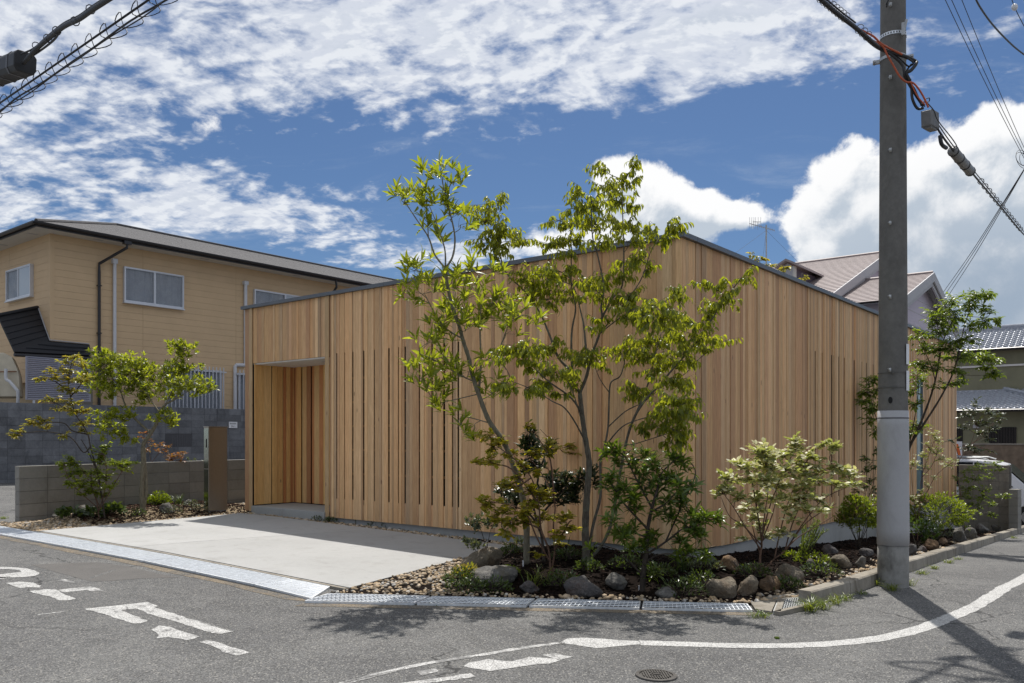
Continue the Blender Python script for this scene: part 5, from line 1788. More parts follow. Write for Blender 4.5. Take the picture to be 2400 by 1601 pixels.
# ================================================================== TILED HOUSE (far right)
def tiled_house():
    YB = 44.0
    b0 = P3(2215, 1024, YB); b0.z = 0
    AL = ND.copy()                       # along the front, to the right
    BK = RD.copy()                       # away from us
    def T(s, w, z): return Vector((b0.x, b0.y, 0)) + AL * s + BK * w + Vector((0, 0, z))
    r = thing('tiled_house', 'old two storey house with wavy glazed roof tiles at the right edge', 'house', T(5, 3, -1.2))
    pw, pl, n = 0.285, 0.27, 10
    # one wavy pan tile, lower edge towards -w
    def tile_mesh():
        V = []; Fc = []
        m_ = 8
        for j, (ww, lift) in enumerate(((0.0, 0.052), (pl * 1.12, 0.010))):
            for i in range(m_ + 1):
                x = pw * 1.06 * i / m_
                f = i / m_
                zc = 0.038 * math.cos(2 * math.pi * (f * 0.94 + 0.06)) + 0.0
                V.append((x, ww, zc + lift))
        for i in range(m_): Fc.append((i, i + 1, m_ + 2 + i, m_ + 1 + i))
        k = len(V)
        for i in range(m_ + 1): V.append((V[i][0], V[i][1], V[i][2] - 0.035))
        for i in range(m_): Fc.append((k + i, k + i + 1, i + 1, i))
        me = bpy.data.meshes.new('roof_tile'); me.from_pydata(V, [], Fc)
        me.polygons.foreach_set('use_smooth', [True] * len(Fc))
        me.materials.append(M['kawara'])
        return me
    tm = tile_mesh()
    ang = math.atan2(AL.y, AL.x)
    def roof(s0, s1, w0, z0, rows, pitch, clip=None):
        sl = math.atan(pitch)
        cols = int((s1 - s0) / pw)
        for j in range(rows):
            for i in range(cols):
                s = s0 + i * pw; w = w0 + j * pl * math.cos(sl); z = z0 + j * pl * math.sin(sl)
                if clip and not clip(s, j): continue
                o = bpy.data.objects.new('roof_tile', tm); COL.objects.link(o); o.parent = r
                o.location = T(s, w, z) - org(r)
                o.rotation_euler = Matrix.Rotation(ang, 3, 'Z').to_euler()
                o.rotation_euler = (Matrix.Rotation(ang, 3, 'Z') @ Matrix.Rotation(sl, 3, 'X')).to_euler()
        mb = MB()
        mb.quad(T(s0, w0, z0 - .03), T(s1, w0, z0 - .03), T(s1, w0 + rows * pl * math.cos(sl), z0 - .03 + rows * pl * math.sin(sl)), T(s0, w0 + rows * pl * math.cos(sl), z0 - .03 + rows * pl * math.sin(sl)))
        mb.box(T(s0, w0 + .02, z0 - .14), AL * (s1 - s0), BK * 0.05, (0, 0, 0.11))
        mb.build('eave', M['gutter'], r)
        mb = MB(); mb.tube([T(s0, w0 - 0.06, z0 - .06), T(s1, w0 - .06, z0 - .06)], 0.06, 6); mb.build('gutter', M['gutter'], r)
        return w0 + rows * pl * math.cos(sl), z0 + rows * pl * math.sin(sl)
    S1 = 6.2
    zl = EYE + (1024 - 961) / F * YB
    wl, zl2 = roof(-1.0, S1, 0.0, zl, 10, 0.45)
    zu = EYE + (1024 - 819) / F * T(1, 1.8, 0).y
    wu, zu2 = roof(-1.5, S1, 1.8, zu, 10, 0.50)
    # ridges
    def ridge(a, b, h):
        d = b - a; side = d.cross(Vector((0, 0, 1))).normalized()
        mb = MB()
        for k in range(3): mb.box(a - side * (0.13 - 0.02 * k) + Vector((0, 0, h * k / 3)), d, side * (0.26 - 0.04 * k), (0, 0, h / 3 - 0.012))
        mb.tube([a + Vector((0, 0, h)), b + Vector((0, 0, h))], 0.085, 8)
        mb.build('ridge', M['kawara'], r)
    ridge(T(-1.5, wu, zu2 - .05), T(S1, wu, zu2 - .05), 0.24)
    # pale mortar fillets under ridge
    mb = MB(); mb.box(T(-1.0, wl - 0.12, zl2 - 0.07), AL * 3.2, BK * 0.05, (0, 0, 0.07)); mb.build('mortar_fillet', M['sign_white'], r)
    ridge(T(-1.0, wl, zl2 - .03), T(2.3, wl, zl2 - .03), 0.14)
    ridge(T(2.3, wl, zl2 - .03), T(5.2, 0.4, zl + 0.25), 0.12)
    # walls
    mb = MB()
    mb.box(T(-1.2, 2.35, -1.4), AL * 9, BK * 4.5, (0, 0, zu + 1.42)); mb.build('upper_wall', M['olive'], r)
    mb = MB(); mb.box(T(-1.2, 0.75, -1.4), AL * 9, BK * 1.55, (0, 0, zl + 1.35)); mb.build('lower_wall', M['olive'], r)
    mb = MB(); mb.box(T(-1.2, 2.28, zu - 0.95), AL * 9, BK * 0.06, (0, 0, 0.10)); mb.build('sill_band', M['soffit'], r)
    def sx(px):
        q = (px - 1200) / F; B = T(0, 0.7, 0)
        return (q * B.y - B.x) / (AL.x - q * AL.y)
    Yw = T(3, .7, 0).y
    for pa, pb, ya, yb in ((2318, 2382, 1001, 1042), (2236, 2256, 1001, 1040)):
        s0, s1 = sx(pa), sx(pb); z1, z0 = EYE + (1024 - ya) / F * Yw, EYE + (1024 - yb) / F * Yw
        mb = MB(); mb.box(T(s0, 0.70, z0), AL * (s1 - s0), BK * 0.04, (0, 0, z1 - z0)); o = mb.build('window', M['dark'], r)
        k = 0
        mb = MB()
        while s0 + k * 0.07 < s1:
            mb.box(T(s0 + k * 0.07, 0.66, z0), AL * 0.03, BK * 0.03, (0, 0, z1 - z0)); k += 1
        mb.build('lattice', M['lattice'], o)
    s0 = sx(2281); mb = MB(); mb.box(T(s0, 0.6, EYE + (1024 - 1003) / F * Yw), AL * 0.28, BK * 0.12, (0, 0, 0.22)); mb.build('meter_box', M['mauve_trim'], r)
    # fence wall in front
    Yf = 38.0
    A = P3(2205, 1024, Yf); A.z = -1.6
    zf = EYE + (1024 - 1042) / F * Yf
    f = thing('rendered_wall', 'brown rendered garden wall behind the parked white car', 'wall', A)
    mb = MB(); mb.box(A, AL * 7, BK * 0.15, (0, 0, zf + 1.6)); mb.build('wall', M['brown_wall'], f)
    mb = MB(); mb.box(A + Vector((0, 0, zf + 1.6)) - BK * 0.03, AL * 7, BK * 0.21, (0, 0, 0.06)); mb.build('wall_cap', M['block_brown'], f)
    # white notice with orange stripe
    p = P3(2246, 1051, 30.0)
    zg = g(p.x, p.y)
    s_ = thing('banner_sign', 'white upright sign with an orange stripe beside the far end of the timber house', 'sign', (p.x, p.y, zg))
    h = 0.48
    mb = MB(); mb.cbox(p, AL * 0.24, BK * 0.03, (0, 0, 0.5)); mb.build('board', M['sign_white'], s_)
    mb = MB(); q = p - BK * 0.018; mb.prism([q + AL * -.09 + Vector((0, 0, .16)), q + AL * .0 + Vector((0, 0, .16)), q + AL * .09 + Vector((0, 0, -.24)), q + AL * .0 + Vector((0, 0, -.24))], -BK * 0.002); mb.build('stripe', M['sign_orange'], s_)
    mb = MB(); mb.tube([Vector((p.x, p.y, zg)), Vector((p.x, p.y, p.z))], 0.02, 6); mb.build('post', M['galv_dull'], s_)
tiled_house()

# ================================================================== FAR BLOCK WALL AND CAR
def far_wall():
    A = uv(RIGHT_L + 0.15, 0.08)
    q0 = (2371 - 1200) / F
    s = (q0 * A.y - A.x) / (ND.x - q0 * ND.y)
    zt = EYE + (1024 - 1090) / F * (A.y - 0.4)
    w = block_wall('far_block_wall', 'narrow stained grey block wall between the timber house and the parked car', 'block wall', A, ND, s, gz, zt, 0.20, 0.22, 0.14, M['block_brown'], M['mortar'], stagger=False)
    # stepped pier in front of its end
    B = A + ND * (s + 0.02) - RD * 0.35
    zt2 = EYE + (1024 - 1146) / F * (B.y)
    B2 = B + ND * 0.0
    block_wall('wall_pier', 'short grey split-faced block pier ending the far planting bed', 'block pier', B2, (ND * 0.9 - RD * 0.1).normalized(), 0.20, gz, zt2, 0.20, 0.20, 0.3, M['block_grey'], M['mortar'], stagger=False)
far_wall()
def car():
    AL = ND.copy(); UP = Vector((0, 0, 1)); SD = -RD          # SD: the side facing us
    # windscreen foot seen at px 2395; side plane about 23 m away
    q = (2371 - 1200) / F
    base = P3(2371, 1024, 23.2)
    zg = g(base.x, base.y) - 0.02
    o0 = Vector((base.x, base.y, zg)) - AL * 3.30             # rear of the car, on the near side
    r = thing('parked_car', 'white minivan parked behind the far block wall at the right edge', 'car', o0 + AL * 2.3)
    W = 1.70
    def C(x, y, z): return o0 + AL * x - SD * y + UP * z      # y: 0 near side .. W far side
    prof = [(0.05, 0.35), (0.0, 0.75), (0.06, 1.05), (0.18, 1.62), (0.32, 1.80), (0.9, 1.86), (2.2, 1.86), (2.75, 1.82), (3.05, 1.74), (3.72, 1.10), (4.35, 0.98), (4.58, 0.82), (4.62, 0.50), (4.55, 0.30),
            (4.20, 0.26)]
    def arch(cx, rr=0.36, n=8): return [(cx + rr * math.cos(a), 0.28 + rr * math.sin(a)) for a in np.linspace(0, math.pi, n)]
    prof += arch(3.72) + [(3.2, 0.24), (1.3, 0.24)] + arch(0.86) + [(0.4, 0.26)]
    secs = []
    for y, k in ((0.10, 0.9), (0.0, 1.0), (0.0 + W * 0.5, 1), (W, 1.0), (W - 0.10, 0.9)):
        pass
    mb = MB()
    def inset(z): return max(0.0, 0.16 * (z - 1.05) / 0.81)
    rings = []
    for y in (0.0, 1.0):
        ring = []
        for x, z in prof:
            yy = inset(z) if y == 0 else W - inset(z)
            ring.append(mb.vert(C(x, yy, z)))
        rings.append(ring)
    n = len(prof)
    for k in range(n):
        j = (k + 1) % n
        mb.f.append((rings[0][k], rings[0][j], rings[1][j], rings[1][k]))
    up_i = list(range(2, 10)); lo_i = list(range(9, n)) + [0, 1, 2]
    for idx in (up_i, lo_i):
        mb.f.append(tuple(rings[0][k] for k in idx[::-1])); mb.f.append(tuple(rings[1][k] for k in idx))
    b = mb.build('body', M['white_paint'], r)
    add_bevel(b, 0.02, 2)
    def side_panel(name, pts, m, off=0.012):
        mb = MB()
        P_ = [C(x, inset(z) - off, z) for x, z in pts]
        mb.prism(P_, -SD * (off + 0.004)); return mb.build(name, m, r)
    side_panel('side_window', [(0.30, 1.12), (0.34, 1.76), (1.22, 1.80), (1.22, 1.10)], M['glass_dark'])
    side_panel('side_window', [(1.26, 1.10), (1.26, 1.80), (2.32, 1.80), (2.32, 1.10)], M['glass_dark'])
    side_panel('side_window', [(2.36, 1.10), (2.36, 1.80), (2.82, 1.74), (3.34, 1.12)], M['glass_dark'])
    mb = MB(); mb.quad(C(3.10, .12, 1.70), C(3.10, W - .12, 1.70), C(3.70, W - .03, 1.125), C(3.70, .03, 1.125))
    wv = mb
    nrm = Vector((AL.x, AL.y, 1.05)).normalized() * 0.03
    mb.v = [tuple(Vector(p) + nrm) for p in mb.v]
    mb.build('windscreen', M['glass_dark'], r)
    mb = MB()
    for y in (0.22, W - 0.22): mb.tube([C(0.5, y, 1.90), C(0.6, y, 1.93), C(2.5, y, 1.93), C(2.7, y, 1.87)], 0.02, 6)
    mb.build('roof_rail', M['galv_dull'], r)
    for cx in (0.86, 3.72):
        for y in (0.10, W - 0.10):
            w = MB()
            sgn = 1 if y < 1 else -1
            w.tube([C(cx, y - 0.10 * sgn, 0.31), C(cx, y + 0.10 * sgn, 0.31)], 0.31, 24)
            wo = w.build('wheel', M['rubber'], r)
            w = MB(); w.tube([C(cx, y - 0.115 * sgn, 0.31), C(cx, y - 0.09 * sgn, 0.31)], 0.19, 16); w.build('rim', M['rim'], wo)
    mb = MB(); mb.cbox(C(3.18, -0.12, 1.13), AL * 0.12, SD * 0.22, UP * 0.17); add_bevel(mb.build('mirror', M['white_paint'], r), 0.03, 2)
    for y in (0.12, W - 0.42):
        mb = MB(); mb.box(C(4.42, y, 0.72), AL * 0.17, -SD * 0.3, UP * 0.16); add_bevel(mb.build('headlight', M['lamp'], r), 0.02, 2)
    for x in (1.26, 2.34):
        mb = MB(); mb.box(C(x, -0.004, 0.35), AL * 0.012, -SD * 0.006, UP * 0.72); mb.build('door_gap', M['ink'], r)
        mb = MB(); mb.box(C(x + 0.12, -0.03, 0.95), AL * 0.2, -SD * 0.035, UP * 0.035); mb.build('door_handle', M['white_paint'], r)
    mb = MB(); mb.box(C(3.98, -0.014, 0.78), AL * 0.06, -SD * 0.012, UP * 0.03); mb.build('side_lamp', M['sign_orange'], r)
car()

# ================================================================== MAILBOX PILLAR
def mailbox():
    b = lgpt(510, 1200)
    A = b - RD * 0.17
    Wd, Dp, H = 0.36, 0.15, 1.47
    z0 = b.z
    ax, ay = RD, -ND
    r = thing('mailbox_post', 'tall brushed stainless steel mailbox pillar left of the entrance', 'mailbox', (A.x, A.y, z0))
    mb = MB(); mb.box(A + Vector((0, 0, 0.03)), ax * Wd, ay * Dp, (0, 0, H - 0.03)); add_bevel(mb.build('case', M['steel'], r), 0.004, 2)
    mb = MB(); mb.box(A - ax * 0.006 - ay * 0.006 + Vector((0, 0, H + .002)), ax * (Wd + .012), ay * (Dp + .012), (0, 0, 0.012)); mb.build('lid', M['steel'], r)
    for z0_, z1_ in ((0.95, H - 0.02), (0.76, 0.94), (0.06, 0.745)):
        mb = MB(); mb.box(A + ay * 0.006 - ax * 0.004 + Vector((0, 0, z0_)), ay * (Dp - 0.012), ax * 0.003, (0, 0, z1_ - z0_)); o = mb.build('end_panel', M['mirror_steel'], r)
    mb = MB(); mb.box(A + ay * 0.05 - ax * 0.0065 + Vector((0, 0, 1.12)), ay * 0.03, ax * 0.002, (0, 0, 0.15)); mb.build('slot', M['dark'], r)
    mb = MB(); mb.cbox(A + ax * Wd / 2 + ay * Dp / 2 + Vector((0, 0, 0.01)), ax * (Wd - .03), ay * (Dp - .03), (0, 0, 0.04)); mb.build('foot', M['plinth'], r)
mailbox()

# ================================================================== UTILITY POLE
PB = gpt(2093, 1373)
def pole_r(z): return 0.146 - 0.0055 * z / 1.0 * 0.9
def pole_obj():
    r = thing('utility_pole', 'tall concrete utility pole with a pale wrapped sheet at the kerb', 'utility pole', PB)
    def at(z): return Vector((PB.x, PB.y, PB.z + z))
    def pz(py): return EYE + (1024 - py) / F * PB.y - PB.z
    zs0, zs1 = pz(1276), pz(963)
    mb = MB(); mb.tube([at(z) for z in np.linspace(-0.2, zs0, 5)], [pole_r(z) for z in np.linspace(-0.2, zs0, 5)], 36); mb.build('pole_foot', M['pole_base'], r, True)
    zz = list(np.linspace(zs0, 9.0, 26))
    mb = MB(); mb.tube([at(z) for z in zz], [pole_r(z) - 0.0005 for z in zz], 36); mb.build('shaft', M['pole'], r, True)
    zz = list(np.linspace(zs0, zs1, 10))
    mb = MB(); mb.tube([at(z) for z in zz], [pole_r(z) + 0.006 for z in zz], 40); s = mb.build('wrap_sheet', M['wrap'], r, True)
    mb = MB()
    za = pz(980); mb.tube([at(za - 0.006), at(za + 0.006)], pole_r(za) + 0.009, 40); mb.build('tie_band', M['cable_grey'], s, True)
    # step bolts
    lat = Vector((PB.y, -PB.x, 0)).normalized()
    front = Vector((-PB.x, -PB.y, 0)).normalized()
    for (px, py) in ((2080, 22), (2078, 190), (2078, 358), (2076, 527), (2077, 697), (2076, 866)):
        z = pz(py); a = at(z)
        d = (front * 0.86 - lat * 0.32).normalized(); s0 = a + d * (pole_r(z) - .01)
        mb = MB(); mb.tube([s0, s0 + d * 0.035 + lat * 0.03 - Vector((0, 0, .01)), s0 + d * 0.05 + lat * 0.035 - Vector((0, 0, .02))], 0.010, 6)
        mb.tube([s0 + d * .045 + lat * 0.032 - Vector((0, 0, .035)), s0 + d * .05 + lat * 0.034 + Vector((0, 0, .003))], 0.013, 6)
        mb.build('step_bolt', M['galv_dull'], r, True)
    # punched steel band
    z = pz(88)
    mb = MB()
    n = 30
    for k in range(n):
        a0, a1 = 2 * math.pi * k / n, 2 * math.pi * (k + 0.55) / n
        rr = pole_r(z) + 0.006
        for zz0, zz1, b0, b1 in ((-0.016, 0.016, a0, a1), (-0.016, -0.009, a1, 2 * math.pi * (k + 1) / n), (0.009, 0.016, a1, 2 * math.pi * (k + 1) / n)):
            p = [at(z) + Vector((rr * math.cos(b0), rr * math.sin(b0), zz0)), at(z) + Vector((rr * math.cos(b1), rr * math.sin(b1), zz0)),
                 at(z) + Vector((rr * math.cos(b1), rr * math.sin(b1), zz1)), at(z) + Vector((rr * math.cos(b0), rr * math.sin(b0), zz1))]
            mb.quad(*p)
    mb.build('punched_band', M['galv'], r)
    mb = MB(); c = at(z) + front * (pole_r(z) + .02) + lat * 0.09
    mb.cbox(c, lat * 0.03, front * 0.05, (0, 0, 0.12)); mb.tube([c + Vector((0, 0, -.06)), c + lat * 0.03 + Vector((0, 0, .09))], 0.012, 6)
    mb.build('band_bracket', M['galv_dull'], r)
    z = pz(140); mb = MB(); mb.tube([at(z - .015), at(z + .015)], pole_r(z) + .006, 30)
    for sg in (1, -1):
        c = at(z) + lat * sg * (pole_r(z) + .03); mb.cbox(c, lat * 0.07, front * 0.03, (0, 0, 0.035)); mb.tube([c + lat * sg * .02 - front * .04, c + lat * sg * .02 + front * .04], 0.012, 6)
    mb.build('cable_clamp', M['galv_dull'], r)
    # wires tying the number plates
    for py in (875, 909):
        z = pz(py); mb = MB(); mb.tube([at(z - .004), at(z + .004)], pole_r(z) + .005, 36); mb.cbox(at(z) + front * (pole_r(z) + .008), lat * 0.02, front * 0.015, (0, 0, 0.02)); mb.build('tie_wire', M['pole'], r)
    for ya, yb in ((809, 856), (871, 917)):
        z0, z1 = pz(yb), pz(ya)
        mb = MB()
        d = (lat * 0.96 + front * 0.27).normalized(); t = d.cross(Vector((0, 0, 1)))
        for k in range(5):
            a = -0.34 + 0.17 * k * 0.8; aa = math.atan2(d.y, d.x) + a; bb = aa + 0.17 * 0.8
            rr = pole_r(z0) + .010
            p = [Vector((PB.x + rr * math.cos(x), PB.y + rr * math.sin(x), PB.z + zq)) for x, zq in ((aa, z0), (bb, z0), (bb, z1), (aa, z1))]
            mb.quad(*p)
        mb.build('number_plate', M['sign_white'], r)
    # oval hand hole
    z = pz(939); d = (front * 0.985 - lat * 0.17).normalized()
    mb = MB(); pts = []
    t = d.cross(Vector((0, 0, 1))).normalized()
    for k in range(16):
        a = 2 * math.pi * k / 16; pts.append(at(z) + d * (pole_r(z) + .0015) + t * 0.020 * math.cos(a) + Vector((0, 0, 0.033 * math.sin(a))))
    mb.prism(pts, d * 0.003); mb.build('hand_hole', M['dark'], r)
    # above the frame, unseen: two cross-arms, insulators, loops added to cast shadows
    for z, L in ((8.5, 1.8), (7.7, 1.5)):
        mb = MB(); d = RD; mb.box(at(z) - d * L / 2 + ND * (pole_r(z)), d * L, ND * 0.08, (0, 0, 0.08)); o = mb.build('cross_arm', M['galv_dull'], r)
        for s in (-0.45, -0.2, 0.2, 0.45):
            mb = MB(); p = at(z + .08) + d * L * s + ND * (pole_r(z) + .04); mb.tube([p, p + Vector((0, 0, .05)), p + Vector((0, 0, .12))], [.03, .05, .03], 8); mb.build('insulator', M['sign_white'], o)
    for k in range(11):  # invented loops, there only to throw a fan of shadow on the road
        a = 2 * math.pi * k / 11 + .3; L = 0.4 + 0.4 * ((k * 7) % 5) / 4; z = 7.0 + 0.07 * k
        d = Vector((math.cos(a), math.sin(a), 0)); q = at(z) + d * pole_r(z)
        mb = MB(); mb.tube(crom([q, q + d * L * .5 + Vector((0, 0, .12)), q + d * L + Vector((0, 0, -.05)), q + d * L * .6 + Vector((.1, .05, -.3)), q + d * .05 + Vector((0, 0, -.35))], 5), 0.024, 5)
        mb.build('shadow_loop', M['cable'], r, True)
    return at, pz
pole_at, pole_z = pole_obj()

# ================================================================== CABLES
def cable(name, label, pts, rad, m, cat='cable', group=None, n=10, sides=6):
    r = thing(name, label, cat, pts[0], group)
    mb = MB(); mb.tube(crom(pts, n), rad, sides)
    mb.build('wire', m, r, True)
    return r
def hang(a, b, sag, n=8):
    return [a.lerp(b, k / n) - Vector((0, 0, sag * 4 * (k / n) * (1 - k / n))) for k in range(n + 1)]
def junction():
    Yp = PB.y
    def f(px, py, dy=-0.30): return P3(px, py, Yp + dy)
    # thick cable from the upper left to the pole (runs over the crossing, towards us)
    a = P3(1925, 0, 7.18) + Vector((-1.30, -1.25, 0.12)); b = P3(1925, 0, 7.18)
    p1 = P3(2005, 65, 7.62); p2 = f(2060, 112, -0.34)
    c1 = [a, b, p1, p2]
    r = thing('overhead_cable', 'thick black overhead cable descending from the upper left to the pole', 'cable', p2)
    mb = MB(); mb.tube(crom(c1, 8), 0.020, 8); mb.tube([p + Vector((0.0, 0.0, 0.045)) for p in crom([a, b, p1], 6)], 0.008, 6); mb.build('sheath', M['cable'], r, True)
    mb = MB()
    for k in range(11):
        p = b.lerp(p1, k / 10) if k < 8 else p1.lerp(p2, (k - 7) / 6)
        d = (p1 - b).normalized(); s_ = d.orthogonal().normalized()
        ring = [p + Vector((0, 0, .02)) + (s_ * math.cos(t) + d.cross(s_) * math.sin(t)) * 0.042 for t in np.linspace(0, 6.28, 10)]
        mb.tube(ring, 0.0035, 4, False)
    mb.build('cable_hanger', M['cable_grey'], r)
    # bundle crossing the face of the pole
    r = thing('cable_bundle', 'tangle of black cables looping across the face of the pole', 'cable bundle', f(2090, 125))
    mb = MB()
    for pts, rad in (([(2005, 65), (2040, 98), (2080, 120), (2120, 132), (2145, 143), (2147, 150), (2135, 165), (2124, 172), (2133, 190)], .017),
                     ([(2010, 72), (2050, 108), (2088, 128), (2113, 150), (2119, 168), (2121, 180), (2135, 195), (2138, 230), (2150, 254), (2165, 253)], .013),
                     ([(2025, 88), (2070, 112), (2110, 128), (2140, 146), (2130, 158), (2122, 175), (2128, 188), (2150, 225), (2160, 248)], .009),
                     ([(2040, 100), (2070, 116), (2105, 135), (2128, 155), (2136, 150)], .008),
                     ([(2118, 178), (2130, 200), (2150, 232), (2163, 250)], .007), ([(2124, 185), (2142, 205), (2156, 235), (2168, 250)], .006),
                     ([(2160, 245), (2170, 232), (2178, 230), (2177, 238), (2167, 240)], .005), ([(2172, 240), (2188, 258), (2194, 275), (2205, 292), (2218, 308), (2235, 330), (2243, 345), (2236, 350)], .005)):
        mb.tube(crom([f(x, y, -0.27 - rng.uniform(0, .05)) for x, y in pts], 5), rad, 6)
    mb.build('cables', M['cable'], r, True)
    r = thing('orange_cables', 'orange insulated wires running beside the black cable bundle', 'cable', f(2060, 100))
    mb = MB()
    for pts, rad in (([(2012, 68), (2030, 76), (2048, 86), (2066, 103), (2090, 116), (2115, 128)], .010), ([(2014, 74), (2040, 92), (2068, 108), (2080, 130), (2093, 152), (2108, 178), (2124, 192), (2139, 194), (2152, 207), (2165, 228), (2176, 252)], .009),
                     ([(2135, 193), (2142, 210), (2152, 228), (2168, 246)], .006)):
        mb.tube(crom([f(x, y, -0.33) for x, y in pts], 5), rad, 6)
    mb.build('wires', M['orange'], r, True)
    # yellow tag
    # box
    bx = f(2180, 282, 0.12)
    d = RD
    r = thing('junction_box', 'grey ribbed junction box hanging on the cable right of the pole', 'junction box', bx)
    ax = (P3(2202, 290, Yp + .35) - P3(2168, 270, Yp)).normalized()
    up = Vector((0, 0, 1)); sd = ax.cross(up).normalized(); up = sd.cross(ax)
    mb = MB(); mb.cbox(bx, ax * 0.24, sd * 0.10, up * 0.155); bo = add_bevel(mb.build('box', M['junction'], r), 0.012, 2)
    mb = MB()
    for k in range(6): mb.cbox(bx + ax * (-.1 + .04 * k), ax * 0.01, sd * 0.108, up * 0.163)
    mb.cbox(bx - up * .085, ax * 0.2, sd * .07, up * 0.02)
    mb.build('rib', M['junction'], r)
    # cable beyond, with the long closure
    p0 = bx + ax * 0.12
    p1, p2, p3 = P3(2228, 345, 8.75), P3(2278, 405, 9.6), P3(2400, 550, 14.7)
    p4 = p3 + (p3 - p2) * 0.35 + Vector((0, 0, 0.1))
    r = thing('overhead_cable', 'black overhead cable running from the junction box to the right edge', 'cable', p1)
    mb = MB(); mb.tube(crom([p0, P3(2206, 315, 8.5), p1, p2, p2.lerp(p3, .5), p3, p4], 6), [.011] * 37, 6)
    mb.tube([p + Vector((0, 0, .05)) for p in crom([p0, p1, p2, p3, p4], 5)], .006, 5)
    mb.tube(crom([P3(2203, 318, 8.5), P3(2207, 338, 8.5), P3(2218, 347, 8.6)], 4), .02, 8)
    mb.build('sheath', M['cable'], r, True)
    mb = MB()
    for k in range(14):
        p = p2.lerp(p3, 0.12 + k * 0.06); s_ = (p3 - p2).normalized(); o_ = s_.orthogonal().normalized()
        mb.tube([p + Vector((0, 0, .025)) + (o_ * math.cos(t) + s_.cross(o_) * math.sin(t)) * 0.035 for t in np.linspace(0, 6.28, 8)], .005, 4, False)
    mb.build('cable_hanger', M['cable'], r)
    a_, b_ = P3(2232, 352, 8.85), P3(2276, 404, 9.55)
    r = thing('splice_closure', 'long dark cylindrical splice closure on the cable right of the pole', 'splice closure', a_)
    mb = MB(); d = (b_ - a_); mb.tube([a_ - Vector((0, 0, .01)), a_ + d * .04, a_ + d * .96, b_], [.03, .052, .052, .03], 12); mb.build('shell', M['junction'], r, True)
    for t in (.05, .35, .65, .95):
        mb = MB(); mb.tube([a_ + d * (t - .012), a_ + d * (t + .012)], .057, 12); mb.build('band', M['cable'], r, True)
junction()
def left_cables():
    # coil-wrapped strands over the left road
    A, B = P3(0, 252, 9.24), P3(368, 0, 6.98)
    d = (B - A)
    a, b = A - d * 0.8, B + d * 0.5
    r = thing('coiled_cable', 'strand cable wrapped in loose wire spirals crossing the upper left corner', 'cable', A)
    un = d.normalized(); side = un.cross(Vector((0, 0, 1))).normalized(); up = side.cross(un)
    mb = MB(); mb.tube([a + up * 0.05, b + up * 0.05], 0.010, 6); mb.build('strand', M['cable'], r, True)
    mb = MB()
    L = (b - a).length
    for off, rad, ph in ((-0.035, .009, 0), (-0.05, .006, 2)):
        pts = [a + un * (L * k / 40) + up * (off + 0.012 * math.sin(k * 0.9 + ph)) + side * (0.012 * math.cos(k * 0.7 + ph)) for k in range(41)]
        mb.tube(pts, rad, 6)
    mb.build('cables', M['cable'], r, True)
    mb = MB(); turns = int(L / 0.30)
    pts = []
    for k in range(turns * 14):
        t = k / 14.0; an = 2 * math.pi * t
        pts.append(a + un * (0.30 * t + 0.06 * math.sin(an * 2.0)) + up * (0.078 * math.cos(an)) + side * (0.085 * math.sin(an)))
    mb.tube(pts, 0.0045, 4, False); mb.build('spiral_hanger', M['cable'], r, True)
    # upper cable with the closure
    A, B = P3(40, 152, 8.3), P3(250, 0, 6.6)
    d = B - A
    r = thing('overhead_cable', 'thick black cable with clips ending in a closure at the top left', 'cable', A)
    un = d.normalized()
    C0 = [P3(55, 148, 8.25), P3(80, 120, 8.0), P3(112, 92, 7.75), P3(150, 62, 7.4), P3(185, 45, 7.1), P3(215, 24, 6.85), P3(252, 0, 6.6)]
    C0 += [C0[-1] + (C0[-1] - C0[-2]) * 3]
    mb = MB(); mb.tube(crom(C0, 5), 0.021, 8); mb.tube([p + Vector((0, 0, .028)) for p in crom([P3(50, 133, 8.2)] + C0[1:], 5)], 0.010, 6)
    mb.tube(crom([P3(60, 140, 8.2), P3(90, 122, 8.0), P3(125, 95, 7.7), P3(140, 74, 7.5)], 4), .010, 6)
    mb.build('sheath', M['cable'], r, True)
    mb = MB()
    for (x, y, Yv) in ((85, 108, 8.0), (112, 90, 7.75), (133, 72, 7.55), (176, 50, 7.15), (212, 22, 6.9)):
        p = P3(x, y, Yv)
        o_ = un.orthogonal().normalized()
        mb = MB(); mb.tube([p + (o_ * math.cos(t) + un.cross(o_) * math.sin(t)) * 0.036 for t in np.linspace(0, 6.28, 10)], .005, 4, False)
        mb.build('cable_clip', M['cable_grey'], r)
    a_, b_ = P3(60, 145, 8.3), P3(-60, 190, 9.2)
    r = thing('splice_closure', 'fat black splice closure hanging at the top left edge', 'splice closure', a_)
    dd = b_ - a_; side = dd.cross(Vector((0, 0, 1))).normalized(); up = side.cross(dd).normalized()
    mb = MB(); pr = [(-.075, -.11), (.075, -.11), (.105, -.06), (.105, .06), (.07, .10), (-.07, .10), (-.105, .06), (-.105, -.06)]
    mb.prism([a_ + side * x + up * y for x, y in pr], dd); add_bevel(mb.build('shell', M['cable'], r), 0.012, 2)
    for t in (.12, .32, .55, .8):
        mb = MB(); mb.prism([a_ + dd * t + side * x * 1.04 + up * y * 1.04 for x, y in pr], dd * .025); mb.build('band', M['cable_grey'], r)
left_cables()
